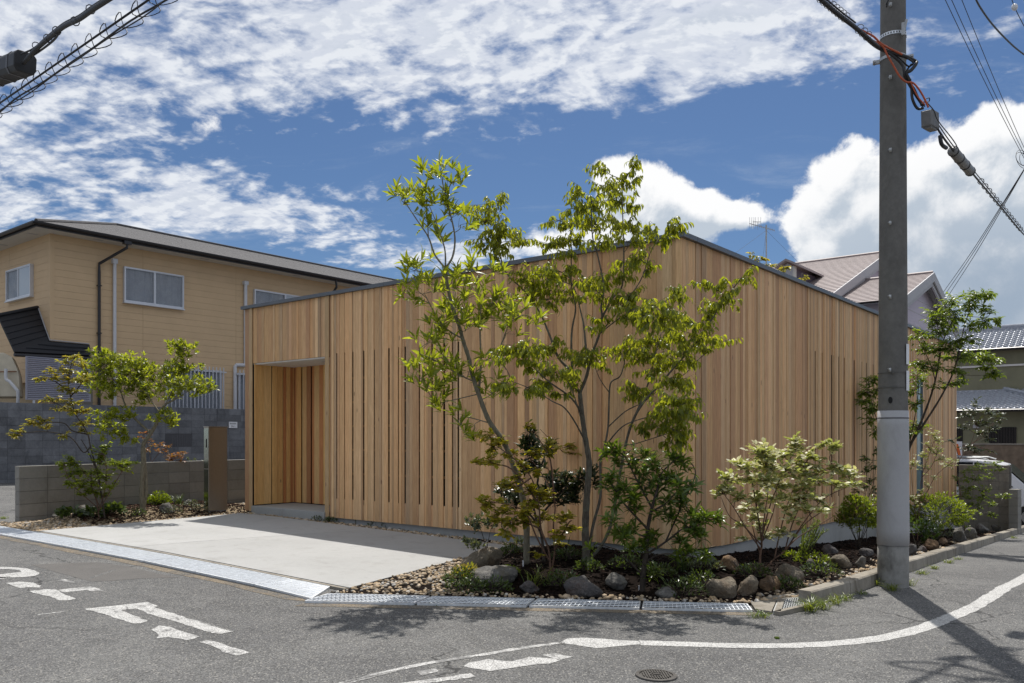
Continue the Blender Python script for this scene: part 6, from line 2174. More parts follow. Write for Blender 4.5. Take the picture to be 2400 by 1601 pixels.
def right_wires():
    I = P3(2412, 378, 20.0)
    tops = [(2226, 0), (2238, 0), (2259, 0)]
    lab = ['leftmost of the three thin wires fanning down the right sky', 'middle of the three thin wires fanning down the right sky', 'rightmost of the three thin wires fanning down the right sky']
    for k, (x, y) in enumerate(tops):
        a = P3(x, y, 14.6); a2 = a + (a - I) * 0.5
        cable('thin_wire', lab[k], hang(a2, I + Vector((-.04 * (2 - k), 0, .03 * k)), 0.12), 0.0065, M['cable'], 'wire', 'thin wires at the right')
    for k, (x, y) in enumerate([(2206, 692), (2214, 692), (2225, 690)]):
        b = P3(x, y, 34.0); b2 = b + (b - I) * 0.2
        cable('thin_wire', ['left', 'middle', 'right'][k] + ' one of three parallel wires descending behind the small leafy tree', [I, I.lerp(b, .5) - Vector((0, 0, .1)), b, b2], 0.010, M['cable'], 'wire', 'thin wires at the right')
    r = thing('insulator_knot', 'white insulator with looped wires at the right edge of the sky', 'insulator', I)
    mb = MB()
    for rr, an in ((.16, .2), (.20, .9), (.13, 1.6)):
        mb.tube([I + Vector((-.16 + rr * math.cos(t), 0.1 * math.sin(t + an), .05 + rr * 1.25 * math.sin(t) * math.cos(an * .3))) for t in np.linspace(0, 6.28, 18)], .006, 4, False)
    mb.build('loop', M['cable'], r, True)
    mb = MB(); mb.tube([I + Vector((-.04, 0, -.06)), I + Vector((-.04, 0, 0)), I + Vector((-.04, 0, .06))], [.03, .05, .03], 10); mb.build('insulator', M['sign_white'], r, True)
    cable('thin_wire', 'double dark wire curving across the top right corner', [P3(2280, -20, 14), P3(2296, 15, 14.5), P3(2330, 62, 15.6), P3(2375, 108, 17), P3(2410, 135, 18)], 0.016, M['cable'], 'wire')
    p = P3(2378, 17, 14)
    cable('thin_wire', 'single wire carrying a round white insulator at the top right', [P3(2366, -20, 14), p, P3(2402, 65, 14.6)], 0.007, M['cable'], 'wire')
    r = thing('ball_insulator', 'round white insulator on a wire at the top right corner', 'insulator', p)
    mb = MB(); mb.tube([p + Vector((-.02, 0, .05)), p + Vector((-.01, 0, .03)), p, p + Vector((.01, 0, -.03)), p + Vector((.02, 0, -.05))], [.02, .042, .052, .042, .02], 12); mb.build('insulator', M['sign_white'], r, True)
    cable('drop_wire', 'short black wire hanging down the pole at the top edge', [pole_at(pole_z(-60)) + Vector((.02, -.25, 0)), P3(2082, 0, PB.y - .2), P3(2079, 10, PB.y - .17), P3(2078, 17, PB.y - .15)], .008, M['cable'], 'wire')
right_wires()
# ================================================================== PLANTS
def leaf_geo(L, Wd, droop=0.6, fold=0.25, n=4, p=0.8, sharp=0.9):
    """leaf along +Y from the origin, upper face +Z, bending towards -Z"""
    V = []; Fc = []
    y = z = 0.0; a = 0.15
    for k in range(n + 1):
        t = k / n
        w = Wd / 2 * max(0.0, math.sin(math.pi * t ** p)) ** sharp
        if k == n: w = Wd * 0.02
        if k == 0: w = Wd * 0.06
        V += [(-w, y, z + w * fold), (0, y, z), (w, y, z + w * fold)]
        st = L / n
        y += st * math.cos(a); z += st * math.sin(a); a -= droop / n
    for k in range(n):
        i = 3 * k
        Fc += [(i, i + 1, i + 4, i + 3), (i + 1, i + 2, i + 5, i + 4)]
    return np.array(V), np.array(Fc)
def frame(d, up):
    d = d.normalized(); s = d.cross(up)
    if s.length < 1e-4: s = d.orthogonal()
    s.normalize(); n = s.cross(d)
    return s, d, n
def rvec(): return Vector((rng.gauss(0, 1), rng.gauss(0, 1), rng.gauss(0, 1)))
class Plant:
    def __init__(s, name, label, cat, base, bark, leafm, geo, group=None, dscale=1.0, depth=0.35):
        s.root = thing(name, label, cat, base, group)
        s.base = Vector(base); s.bark = bark; s.lm = leafm; s.geo = geo
        s.sk = []            # skeleton samples (Vector)
        s.px = []            # (px, py, dy)
        s.leaves = []        # (pos, s, d, n, scale, tint)
        s.twigs = MB(); s.depth = depth; s.nl = 0; s.dens = 1.0; s.cs = 1.0
    def P(s, px, py, dy): return P3(px, py, s.base.y + dy)
    def limb(s, pts, r0, r1, dy=None, name=None, n=5, sides=7):
        if s.nl == 0:
            d0 = 0.0; start = s.base
        else:
            k = min(range(len(s.px)), key=lambda i: (s.px[i][0] - pts[0][0]) ** 2 + (s.px[i][1] - pts[0][1]) ** 2)
            d0 = s.px[k][2]; start = s.sk[k]
        if dy is None: dy = rng.uniform(-s.depth, s.depth)
        m = len(pts)
        P_ = [start]; D_ = [d0]
        for i in range(1, m):
            t = i / (m - 1); d = d0 + dy * t
            P_.append(s.P(pts[i][0], pts[i][1], d)); D_.append(d)
        cr = crom(P_, n)
        k = len(cr)
        rad = [r0 + (r1 - r0) * (i / (k - 1)) ** 0.8 for i in range(k)]
        rad = [q * (1 + 0.07 * math.sin(i * 2.1 + r0 * 99)) for i, q in enumerate(rad)]
        if s.nl == 0: rad[0] *= 1.35
        mb = MB(); mb.tube(cr, rad, sides if r0 > 0.008 else 5)
        mb.build(name or ('trunk' if s.nl == 0 else 'branch'), M[s.bark], s.root, True)
        for i, q in enumerate(cr):
            s.sk.append(q)
            s.px.append((1200 + q.x / q.y * F, 1024 - (q.z - EYE) / q.y * F, q.y - s.base.y))
        s.nl += 1
    def add_leaf(s, pos, d, up, scale, tint=None):
        a, b, c = frame(d, up)
        s.leaves.append((pos, a, b, c, scale, rng.random() if tint is None else tint))
    def twig(s, a, b, r, bow=0.1):
        mid = a.lerp(b, 0.5) + Vector((rng.gauss(0, .03), rng.gauss(0, .03), bow * (b - a).length * rng.uniform(-.4, 1)))
        s.twigs.tube([a, mid, b], [r, r * .75, r * .4], 4, False)
        return mid
    def nearest(s, p, bias=0.7):
        best = None; bd = 1e9
        for q in s.sk:
            d = (q - p).length + bias * max(0, q.z - p.z)
            if d < bd: bd = d; best = q
        return best
    def clump(s, px, py, rx, ry, nt, mode, nl, scale=1.0, tintb=None, down=0.4, spread=1.1, dj=0.6):
        Y = s.base.y; rx *= s.cs; ry *= s.cs; nt = int(nt * s.dens + 0.5)
        k = min(range(len(s.px)), key=lambda i: (s.px[i][0] - px) ** 2 + (s.px[i][1] - py) ** 2 + (60 if s.px[i][1] < py - 5 else 0))
        dy = s.px[k][2] + rng.uniform(-1, 1) * rx / F * Y * dj
        c = s.P(px, py, dy)
        at = s.nearest(c - Vector((0, 0, ry / F * Y * .6)))
        ax, az_ = rx / F * Y, ry / F * Y
        hub = at.lerp(c, 0.72)
        if (at - hub).length > 0.03:
            m1 = at.lerp(hub, 0.5) + Vector((rng.gauss(0, .02), rng.gauss(0, .02), rng.uniform(0, .06) * (hub - at).length))
            rr = min(0.008, 0.0035 + 0.006 * (hub - at).length)
            s.twigs.tube(crom([at, m1, hub], 3), [rr + (0.003 - rr) * i / 6 for i in range(7)], 5, False)
        for _ in range(nt):
            while True:
                v = Vector((rng.uniform(-1, 1), rng.uniform(-1, 1), rng.uniform(-1, 1)))
                if v.length <= 1: break
            tip = c + Vector((v.x * ax, v.y * ax, v.z * az_))
            src = hub if rng.random() < .75 else at.lerp(hub, rng.uniform(.5, 1))
            mid = s.twig(src, tip, 0.0025)
            td = (tip - mid).normalized()
            if mode == 'whorl':
                axd = (td * 0.5 + Vector((0, 0, 0.75)) + rvec() * 0.18).normalized()
                o = axd.orthogonal().normalized(); q = axd.cross(o)
                ph = rng.uniform(0, 6.28)
                n_ = max(4, int(nl * rng.uniform(.75, 1.25)))
                for j in range(n_):
                    an = ph + j * 2.4; sp = spread * rng.uniform(.6, 1.15) * (0.55 + 0.55 * (1 - j / n_))
                    d = axd * math.cos(sp) + (o * math.cos(an) + q * math.sin(an)) * math.sin(sp)
                    s.add_leaf(tip - axd * 0.012 * (n_ - j) * rng.uniform(.2, .6), d, axd, scale * rng.uniform(.72, 1.12), None if tintb is None else min(1, max(0, tintb + rng.gauss(0, .2))))
            else:
                h = td.cross(Vector((0, 0, 1)))
                if h.length < 1e-3: h = Vector((1, 0, 0))
                h.normalize()
                for j in range(nl):
                    t = 0.25 + 0.75 * (j + 0.5) / nl
                    p = src.lerp(mid, t * 2) if t < .5 else mid.lerp(tip, t * 2 - 1)
                    sg = 1 if j % 2 else -1
                    d = td * rng.uniform(.3, .8) + h * sg * rng.uniform(.6, 1.0) + Vector((0, 0, -down)) + rvec() * 0.22
                    if j == nl - 1: d = td + Vector((0, 0, -down)) + rvec() * .2
                    up = Vector((0, 0, 1)) + rvec() * .35
                    s.add_leaf(p, d, up, scale * rng.uniform(.65, 1.15), None if tintb is None else min(1, max(0, tintb + rng.gauss(0, .2))))
    def finish(s, nobj=0, tname='twigs'):
        if s.twigs.v:
            o = s.twigs.build(tname, M[s.bark], s.root); o['kind'] = 'stuff'
        if not s.leaves: return
        bv, bf = s.geo
        L = s.leaves
        order = sorted(range(len(L)), key=lambda i: -L[i][4] / max(0.5, L[i][0].y))
        ob = order[:nobj]; rest = order[nobj:]
        o0 = org(s.root)
        if ob:
            vs = []
            for tnt in (0.1, 0.35, 0.6, 0.85):
                me = bpy.data.meshes.new('leaf'); me.from_pydata([tuple(v) for v in bv], [], [tuple(f) for f in bf])
                a = me.attributes.new('tint', 'FLOAT', 'POINT'); a.data.foreach_set('value', [tnt] * len(bv))
                me.polygons.foreach_set('use_smooth', [True] * len(me.polygons))
                me.materials.append(M[s.lm]); vs.append(me)
            for i in ob:
                pos, a, b, c, sca, t = L[i]
                o = bpy.data.objects.new('leaf', vs[min(3, int(t * 4))]); COL.objects.link(o); o.parent = s.root
                mt = Matrix(((a.x * sca, b.x * sca, c.x * sca, pos.x - o0.x), (a.y * sca, b.y * sca, c.y * sca, pos.y - o0.y), (a.z * sca, b.z * sca, c.z * sca, pos.z - o0.z), (0, 0, 0, 1)))
                o.matrix_local = mt
        if rest:
            n = len(rest)
            Mx = np.zeros((n, 3, 3)); locs = np.zeros((n, 3)); tt = np.zeros(n)
            for k, i in enumerate(rest):
                pos, a, b, c, sca, t = L[i]
                wv = rng.uniform(.8, 1.2); zv = rng.uniform(.5, 1.5)
                Mx[k] = np.array([[a.x * sca * wv, b.x * sca, c.x * sca * zv], [a.y * sca * wv, b.y * sca, c.y * sca * zv], [a.z * sca * wv, b.z * sca, c.z * sca * zv]])
                locs[k] = pos[:]; tt[k] = t
            o = scatter_mesh('foliage', bv, bf, Mx, locs, M[s.lm], s.root, True, tt)
            o['kind'] = 'stuff'

# ---------------------------------------------------------------- slim tree with long glossy leaves
def tree_long():
    t = Plant('slim_tree', 'slim tall tree with long glossy leaves leaning left before the timber wall', 'tree', bgpt(1233, 1322), 'bark_light', 'lf_bright',
              leaf_geo(0.145, 0.030, 0.55, 0.35, 4, 0.85), 'trees before the timber house')
    t.dens = 1.1; t.cs = 1.3
    t.limb([(1233, 1322), (1234, 1238), (1227, 1178), (1213, 1124), (1194, 1067), (1176, 1028), (1149, 992), (1131, 950), (1108, 882), (1098, 837), (1086, 801), (1076, 764), (1060, 719), (1049, 670), (1044, 629)], 0.034, 0.014, -0.5)
    t.limb([(1044, 629), (1061, 601), (1066, 556), (1055, 499), (1039, 437), (1035, 400)], 0.012, 0.004, 0.1)
    t.limb([(1044, 629), (1043, 588), (1033, 552), (1020, 515), (1005, 480)], 0.009, 0.003, -0.15)
    t.limb([(1044, 629), (1019, 597), (1004, 556), (974, 511), (948, 472)], 0.011, 0.004, 0.2)
    t.limb([(1004, 556), (1002, 511), (1000, 462)], 0.007, 0.003, 0.05)
    t.limb([(1076, 795), (1043, 768), (1015, 727), (996, 690)], 0.009, 0.004, -0.25)
    t.limb([(1125, 925), (1127, 850), (1125, 768), (1129, 700)], 0.014, 0.005, 0.25)
    t.limb([(1127, 850), (1166, 825), (1194, 760), (1226, 738)], 0.009, 0.004, -0.1)
    t.limb([(1112, 895), (1076, 878), (1015, 842), (985, 830)], 0.008, 0.003, -0.3)
    t.limb([(1120, 930), (1056, 939), (1020, 946)], 0.006, 0.003, -0.15)
    t.limb([(1149, 992), (1089, 977), (1072, 990)], 0.006, 0.003, -0.2)
    t.limb([(1060, 719), (1040, 690), (1005, 655), (970, 628)], 0.007, 0.003, 0.1)
    t.limb([(1060, 719), (1095, 690), (1128, 640)], 0.007, 0.003, 0.2)
    W = 'whorl'
    for c in [(1030, 402, 34, 20, 6), (1065, 420, 28, 20, 5), (950, 450, 32, 18, 6), (935, 465, 22, 15, 3), (1000, 462, 32, 28, 8), (1005, 500, 26, 20, 4), (1045, 445, 20, 20, 3), (1040, 490, 22, 18, 3), (1085, 520, 20, 18, 3), (1060, 505, 25, 18, 4),
              (1035, 560, 24, 15, 3), (1000, 520, 24, 15, 2), (962, 632, 32, 14, 5), (985, 612, 28, 14, 4), (960, 700, 30, 14, 4), (985, 685, 38, 22, 7), (1030, 665, 40, 20, 7), (1062, 650, 25, 14, 3), (1090, 715, 48, 26, 9), (1060, 740, 35, 18, 5), (1130, 690, 38, 28, 8),
              (1165, 705, 38, 22, 7), (1160, 740, 40, 20, 6), (1215, 735, 40, 22, 7), (1250, 745, 22, 12, 3), (1190, 775, 26, 18, 3), (1020, 760, 34, 16, 5), (1050, 780, 24, 14, 3), (1095, 770, 30, 18, 4), (1120, 745, 30, 20, 5), (1140, 640, 35, 18, 5), (1100, 620, 30, 14, 3), (1090, 650, 20, 12, 2),
              (1000, 800, 30, 16, 5), (1010, 840, 36, 18, 7), (985, 872, 30, 22, 6), (1015, 895, 28, 20, 5), (1040, 860, 30, 18, 5), (1070, 880, 30, 16, 4), (1100, 865, 28, 14, 3), (1165, 915, 30, 18, 5), (1140, 880, 24, 16, 3), (1020, 925, 22, 20, 4), (1040, 945, 22, 14, 3), (1085, 972, 18, 14, 3), (1080, 1000, 18, 18, 3), (1105, 1010, 14, 16, 2), (1160, 830, 26, 14, 3)]:
        t.clump(*c, W, 7, 1.0, None, spread=1.05)
    t.finish(300)
tree_long()

# ---------------------------------------------------------------- broad evergreen dogwood-like tree with drooping leaves
def tree_droop():
    t = Plant('broad_tree', 'broad multi-stemmed tree with drooping bright green leaves at the house corner', 'tree', bgpt(1375, 1320), 'bark', 'lf_dog',
              leaf_geo(0.084, 0.026, 1.5, 0.30, 4, 0.8), 'trees before the timber house')
    t.dens = 2.3; t.cs = 1.8
    t.limb([(1375, 1320), (1372, 1250), (1374, 1190), (1378, 1130), (1381, 1085), (1374, 1040), (1368, 1001), (1362, 953), (1359, 920)], 0.042, 0.022, -0.1, sides=10)
    t.limb([(1359, 920), (1349, 905), (1342, 872), (1339, 813), (1341, 770), (1349, 721), (1339, 668), (1339, 590), (1336, 530)], 0.017, 0.005, 0.35)
    t.limb([(1359, 920), (1374, 884), (1381, 856), (1392, 818), (1405, 782), (1411, 744), (1409, 719), (1415, 673), (1401, 600), (1389, 556), (1385, 480)], 0.019, 0.005, -0.55)
    t.limb([(1378, 860), (1373, 815), (1368, 762), (1361, 731), (1351, 690), (1330, 640)], 0.014, 0.004, 0.2)
    t.limb([(1342, 871), (1310, 840), (1291, 793), (1266, 735), (1229, 682), (1185, 637), (1165, 560), (1160, 500)], 0.016, 0.004, 0.3)
    t.limb([(1411, 744), (1435, 700), (1458, 670), (1462, 593), (1459, 482), (1462, 433), (1486, 385)], 0.012, 0.003, 0.3)
    t.limb([(1405, 782), (1440, 740), (1500, 660), (1530, 580), (1580, 530)], 0.009, 0.003, -0.3)
    t.limb([(1364, 976), (1339, 933), (1287, 895), (1257, 867), (1215, 825)], 0.012, 0.004, -0.95)
    t.limb([(1372, 1040), (1349, 992), (1323, 956), (1295, 941), (1252, 915), (1198, 893)], 0.010, 0.003, -1.0)
    t.limb([(1369, 1010), (1335, 900), (1300, 880)], 0.007, 0.003, -0.4)
    t.limb([(1378, 1328), (1389, 1235), (1407, 1163), (1407, 1085), (1416, 1049), (1425, 1001), (1428, 920), (1433, 895), (1453, 882), (1464, 850)], 0.018, 0.006, 0.15)
    t.limb([(1428, 920), (1407, 890), (1395, 862)], 0.006, 0.003, -0.1)
    t.limb([(1410, 1330), (1425, 1250), (1449, 1130), (1466, 1043), (1484, 984), (1512, 938), (1543, 905), (1578, 864), (1619, 818), (1652, 775), (1690, 715), (1738, 650)], 0.019, 0.005, -0.8)
    t.limb([(1489, 975), (1517, 905), (1527, 869), (1535, 833), (1550, 780)], 0.011, 0.004, 0.2)
    t.limb([(1425, 1001), (1466, 964), (1512, 940), (1560, 900), (1600, 880)], 0.008, 0.003, -0.3)
    t.limb([(1415, 1049), (1451, 1007), (1481, 989), (1550, 969), (1600, 955)], 0.009, 0.003, -0.9)
    t.limb([(1460, 1043), (1489, 1040), (1553, 1020), (1585, 1010)], 0.007, 0.003, -0.4)
    t.limb([(1543, 905), (1600, 880), (1640, 840), (1690, 800)], 0.007, 0.003, 0.2)
    t.limb([(1405, 782), (1470, 735), (1540, 720)], 0.008, 0.003, -0.8)
    for c in [(1400, 392, 20, 16, 3), (1485, 380, 14, 12, 2), (1470, 405, 16, 12, 2), (1415, 430, 34, 18, 6), (1480, 428, 24, 20, 4), (1350, 440, 22, 14, 3), (1385, 465, 36, 18, 6), (1335, 480, 26, 16, 4), (1450, 470, 34, 20, 5), (1490, 480, 18, 14, 2), (1300, 512, 30, 16, 4), (1350, 520, 36, 18, 6),
              (1400, 520, 44, 20, 8), (1450, 520, 34, 18, 6), (1490, 535, 24, 14, 3), (1275, 565, 22, 14, 3), (1310, 555, 30, 15, 4), (1350, 560, 34, 15, 5), (1420, 562, 36, 15, 5), (1475, 560, 28, 14, 4), (1530, 535, 26, 14, 4), (1575, 528, 24, 12, 4), (1597, 522, 12, 10, 2), (1556, 556, 24, 14, 3), (1330, 590, 25, 12, 3),
              (1130, 480, 34, 18, 5), (1170, 462, 20, 14, 3), (1125, 515, 36, 20, 6), (1160, 535, 36, 18, 5), (1190, 540, 26, 15, 4), (1215, 562, 28, 14, 4), (1180, 570, 30, 15, 4), (1140, 565, 36, 16, 5), (1165, 592, 32, 12, 4), (1205, 545, 20, 10, 2),
              (1235, 632, 30, 16, 5), (1275, 640, 38, 22, 8), (1310, 632, 34, 18, 6), (1345, 622, 20, 12, 2), (1255, 680, 28, 20, 5), (1290, 690, 36, 24, 8), (1325, 680, 28, 18, 4), (1240, 655, 25, 14, 3), (1365, 655, 36, 18, 6), (1395, 675, 30, 18, 5), (1375, 695, 28, 12, 3), (1430, 650, 26, 14, 3), (1470, 612, 34, 18, 5), (1505, 598, 28, 14, 4), (1455, 640, 24, 14, 3), (1525, 625, 20, 10, 2), (1475, 685, 28, 16, 4), (1500, 700, 28, 14, 3),
              (1440, 705, 26, 14, 3), (1480, 725, 44, 18, 7), (1530, 718, 36, 18, 6), (1560, 735, 30, 15, 4), (1520, 755, 44, 20, 8), (1470, 750, 30, 14, 3), (1400, 745, 22, 12, 2), (1395, 765, 22, 10, 2), (1575, 755, 40, 18, 7), (1620, 750, 34, 18, 6), (1655, 735, 26, 14, 4), (1690, 705, 28, 16, 5), (1715, 690, 20, 16, 4), (1745, 645, 22, 14, 4), (1705, 660, 14, 10, 2), (1610, 682, 26, 14, 4), (1645, 655, 14, 8, 2), (1640, 782, 34, 18, 5), (1690, 795, 26, 14, 4), (1665, 815, 20, 14, 3), (1600, 785, 30, 16, 4), (1745, 790, 0.1, 0.1, 0),
              (1185, 815, 36, 15, 6), (1225, 812, 38, 18, 7), (1265, 815, 38, 18, 7), (1300, 808, 32, 14, 5), (1345, 832, 40, 16, 6), (1390, 835, 32, 16, 5), (1410, 850, 18, 12, 2), (1255, 850, 28, 14, 4), (1300, 865, 38, 15, 6), (1335, 882, 26, 14, 4), (1275, 898, 24, 12, 3), (1345, 905, 20, 12, 2), (1180, 898, 24, 18, 5), (1235, 912, 22, 10, 3), (1265, 905, 18, 16, 3), (1305, 925, 22, 10, 2), (1165, 830, 24, 12, 3),
              (1450, 815, 30, 16, 4), (1485, 800, 36, 18, 6), (1530, 795, 38, 18, 7), (1500, 832, 34, 16, 5), (1550, 832, 40, 18, 7), (1585, 845, 34, 16, 5), (1605, 825, 32, 16, 4), (1545, 860, 30, 16, 4), (1520, 870, 22, 12, 2), (1485, 902, 24, 10, 3), (1470, 918, 22, 10, 2), (1500, 925, 18, 10, 2), (1565, 885, 34, 14, 5), (1600, 900, 28, 16, 5), (1575, 930, 36, 15, 6), (1600, 945, 26, 18, 5), (1555, 960, 28, 14, 4), (1590, 970, 30, 18, 6), (1540, 990, 28, 12, 4), (1510, 998, 18, 12, 3), (1580, 1005, 26, 16, 5), (1615, 972, 22, 14, 4), (1600, 1030, 18, 20, 5), (1580, 1045, 18, 14, 3)]:
        if c[4]: t.clump(*c, 'alt', 9, 1.0, None, down=1.15)
    t.finish(300)
tree_droop()

# ---------------------------------------------------------------- airy tree behind the pole
def tree_ash():
    b = bpv(2112, 0.75)
    t = Plant('airy_tree', 'airy small-leaved tree with slanting dark stems behind the utility pole', 'tree', b, 'bark_dark', 'lf_ash',
              leaf_geo(0.092, 0.032, 0.5, 0.25, 3, 0.8), 'trees before the timber house')
    t.dens = 3.2; t.cs = 1.3
    t.limb([(2112, 1215), (2116, 1140), (2125, 1067), (2147, 1016), (2163, 978), (2179, 936), (2192, 892), (2202, 840), (2214, 790), (2240, 740)], 0.034, 0.006, 0.1)
    t.limb([(2140, 1035), (2186, 962), (2211, 920), (2233, 876), (2246, 831), (2253, 793), (2272, 730), (2300, 690)], 0.020, 0.005, -0.4)
    t.limb([(2192, 892), (2182, 857), (2165, 820), (2150, 795)], 0.010, 0.004, 0.2)
    t.limb([(2202, 840), (2200, 790), (2195, 745)], 0.008, 0.004, -0.2)
    t.limb([(2114, 1180), (2085, 1090), (2060, 1000), (2045, 950), (2035, 900)], 0.012, 0.004, 0.3)
    t.limb([(2125, 1067), (2140, 1000), (2150, 940), (2155, 880)], 0.012, 0.004, -0.3)
    t.limb([(2246, 831), (2290, 840), (2330, 850)], 0.006, 0.003, 0.3)
    t.limb([(2233, 876), (2280, 880), (2325, 878)], 0.005, 0.003, 0.1)
    t.limb([(2272, 740), (2310, 745), (2335, 750)], 0.005, 0.003, 0.0)
    for c in [(2290, 690, 34, 14, 8), (2315, 690, 20, 10, 4), (2235, 700, 30, 14, 6), (2270, 712, 34, 18, 9), (2312, 725, 20, 12, 4), (2205, 725, 30, 14, 6), (2245, 738, 34, 16, 8), (2190, 748, 32, 15, 6), (2225, 760, 30, 14, 5), (2285, 760, 22, 14, 3), (2305, 752, 26, 14, 5), (2335, 750, 18, 10, 3), (2165, 785, 32, 15, 7), (2200, 778, 28, 15, 5), (2240, 795, 28, 14, 4), (2275, 795, 20, 14, 3),
              (2160, 812, 30, 14, 5), (2195, 815, 34, 15, 6), (2225, 812, 38, 18, 8), (2255, 832, 36, 18, 7), (2215, 840, 30, 14, 4), (2290, 835, 34, 15, 7), (2320, 838, 26, 12, 5), (2310, 855, 26, 12, 5), (2155, 852, 32, 16, 7), (2190, 860, 34, 16, 6), (2150, 880, 28, 15, 5), (2245, 868, 28, 16, 5), (2255, 895, 20, 14, 3), (2140, 910, 24, 16, 5), (2142, 945, 18, 16, 4), (2195, 905, 22, 10, 2), (2225, 900, 20, 12, 3), (2325, 877, 24, 10, 5), (2340, 885, 10, 8, 1),
              (2150, 1000, 24, 14, 5), (2135, 1010, 18, 12, 3), (2050, 888, 24, 14, 6), (2030, 915, 28, 15, 6), (2020, 940, 24, 10, 4), (2048, 950, 24, 18, 6), (2040, 980, 18, 14, 4), (2052, 1005, 18, 16, 3), (2058, 915, 20, 16, 4)]:
        t.clump(*c, 'alt', 8, 1.0, None, down=0.45)
    t.finish(0)
tree_ash()

# ---------------------------------------------------------------- left garden tree
def tree_left():
    t = Plant('garden_tree', 'small crooked tree with dense glossy green crown beside the mailbox', 'tree', lgpt(335, 1202), 'bark_light', 'lf_bright',
              leaf_geo(0.098, 0.034, 0.6, 0.28, 4, 0.85), 'trees of the left garden')
    t.dens = 3.4; t.cs = 1.4
    t.limb([(335, 1202), (333, 1144), (336, 1087), (336, 1044), (350, 1021), (367, 992), (374, 966), (388, 948), (402, 940), (430, 925)], 0.050, 0.012, -0.2, sides=10)
    t.limb([(345, 1204), (343, 1150), (340, 1090), (339, 1050)], 0.028, 0.02, 0.0)
    t.limb([(347, 1012), (307, 972), (292, 945), (284, 920), (275, 890)], 0.020, 0.008, 0.2)
    t.limb([(374, 966), (352, 935), (335, 900), (320, 870)], 0.013, 0.006, 0.4)
    t.limb([(402, 940), (440, 905), (475, 900)], 0.010, 0.005, -0.2)
    t.limb([(388, 948), (410, 900), (425, 850), (432, 815)], 0.010, 0.004, 0.2)
    t.limb([(284, 920), (250, 880), (235, 840)], 0.009, 0.004, -0.2)
    t.limb([(310, 975), (280, 990), (255, 998)], 0.007, 0.003, -0.4)
    t.limb([(337, 1044), (310, 1030), (300, 1020)], 0.006, 0.003, -0.3)
    for c in [(232, 832, 18, 14, 4), (225, 865, 26, 18, 6), (250, 850, 28, 20, 8), (285, 840, 30, 18, 8), (318, 848, 28, 16, 7), (345, 862, 24, 14, 5), (235, 895, 26, 20, 6), (265, 885, 34, 24, 10), (300, 875, 34, 24, 10), (330, 885, 30, 20, 8), (290, 910, 34, 20, 8), (255, 920, 28, 16, 5), (325, 915, 30, 18, 7), (360, 905, 26, 16, 6), (340, 935, 24, 12, 4),
              (385, 870, 32, 16, 7), (415, 865, 30, 16, 7), (445, 865, 24, 14, 5), (400, 895, 32, 16, 7), (435, 895, 32, 14, 7), (470, 895, 26, 12, 5), (488, 912, 18, 10, 4), (445, 915, 28, 10, 4), (395, 920, 26, 12, 4), (425, 822, 24, 14, 6), (410, 808, 16, 10, 3), (440, 808, 16, 10, 3), (430, 840, 16, 10, 2), (205, 885, 16, 16, 3), (240, 975, 20, 10, 3), (270, 975, 28, 14, 6), (300, 970, 24, 12, 4), (262, 1002, 26, 12, 5), (240, 1015, 16, 12, 2), (280, 1015, 16, 10, 3), (300, 1030, 16, 10, 4), (395, 975, 20, 12, 4), (375, 980, 20, 10, 3), (405, 990, 12, 8, 2)]:
        t.clump(*c, 'whorl', 8, 0.95, None, spread=1.2)
    t.finish(220)
tree_left()

def shrub(name, label, cat, base, stems, clumps, bark, leafm, geo, mode='alt', nl=8, r=0.008, group=None, scale=1.0, down=0.2, tintb=None, spread=1.1, nobj=0, depth=0.3, dens=2.1):
    t = Plant(name, label, cat, base, bark, leafm, geo, group, depth=depth); t.dens = dens; t.cs = 1.3
    for i, st in enumerate(stems):
        pts = [st[0]] + list(st[1:])
        t.limb(pts, r * (1.0 if i == 0 else .8), r * .35, None, 'stem')
    for c in clumps: t.clump(*c, mode, nl, scale, tintb, down, spread)
    t.finish(nobj)
    return t
# yellow-red maple-like shrub, left garden
shrub('maple_shrub', 'spindly shrub with yellow and reddish leaves at the far left of the garden', 'shrub', lgpt(246, 1218),
      [[(246, 1218), (238, 1160), (227, 1104), (212, 1047), (206, 1018), (190, 990), (178, 972), (165, 930), (160, 890), (172, 835)], [(206, 1018), (170, 1010), (150, 992), (110, 990), (70, 992)], [(178, 972), (150, 955), (120, 940)], [(165, 930), (190, 900), (205, 870)], [(163, 920), (130, 895), (95, 885)], [(212, 1047), (195, 1060), (165, 1025), (110, 1012), (50, 1015)], [(225, 1100), (205, 1055), (190, 1030)]],
      [(172, 838, 16, 8, 3), (195, 850, 16, 10, 3), (160, 850, 22, 8, 3), (150, 870, 26, 10, 5), (120, 868, 16, 8, 2), (95, 888, 14, 5, 2), (125, 885, 22, 8, 3), (165, 890, 26, 10, 5), (195, 885, 22, 10, 4), (150, 910, 22, 8, 3), (175, 915, 20, 9, 3), (125, 935, 26, 8, 4), (160, 940, 26, 10, 4), (150, 960, 26, 10, 5), (180, 962, 26, 10, 5), (200, 960, 16, 8, 2), (105, 982, 20, 7, 3), (75, 995, 18, 7, 3), (110, 1000, 18, 6, 3), (40, 1012, 18, 5, 3), (30, 1022, 14, 6, 3), (150, 1018, 18, 7, 2), (195, 995, 22, 8, 3), (70, 985, 12, 4, 1), (200, 1010, 16, 8, 2)],
      'bark_dark', 'lf_mixed', leaf_geo(0.06, 0.028, 0.5, 0.2, 3), 'alt', 13, 0.014, 'shrubs of the left garden', dens=3.0)
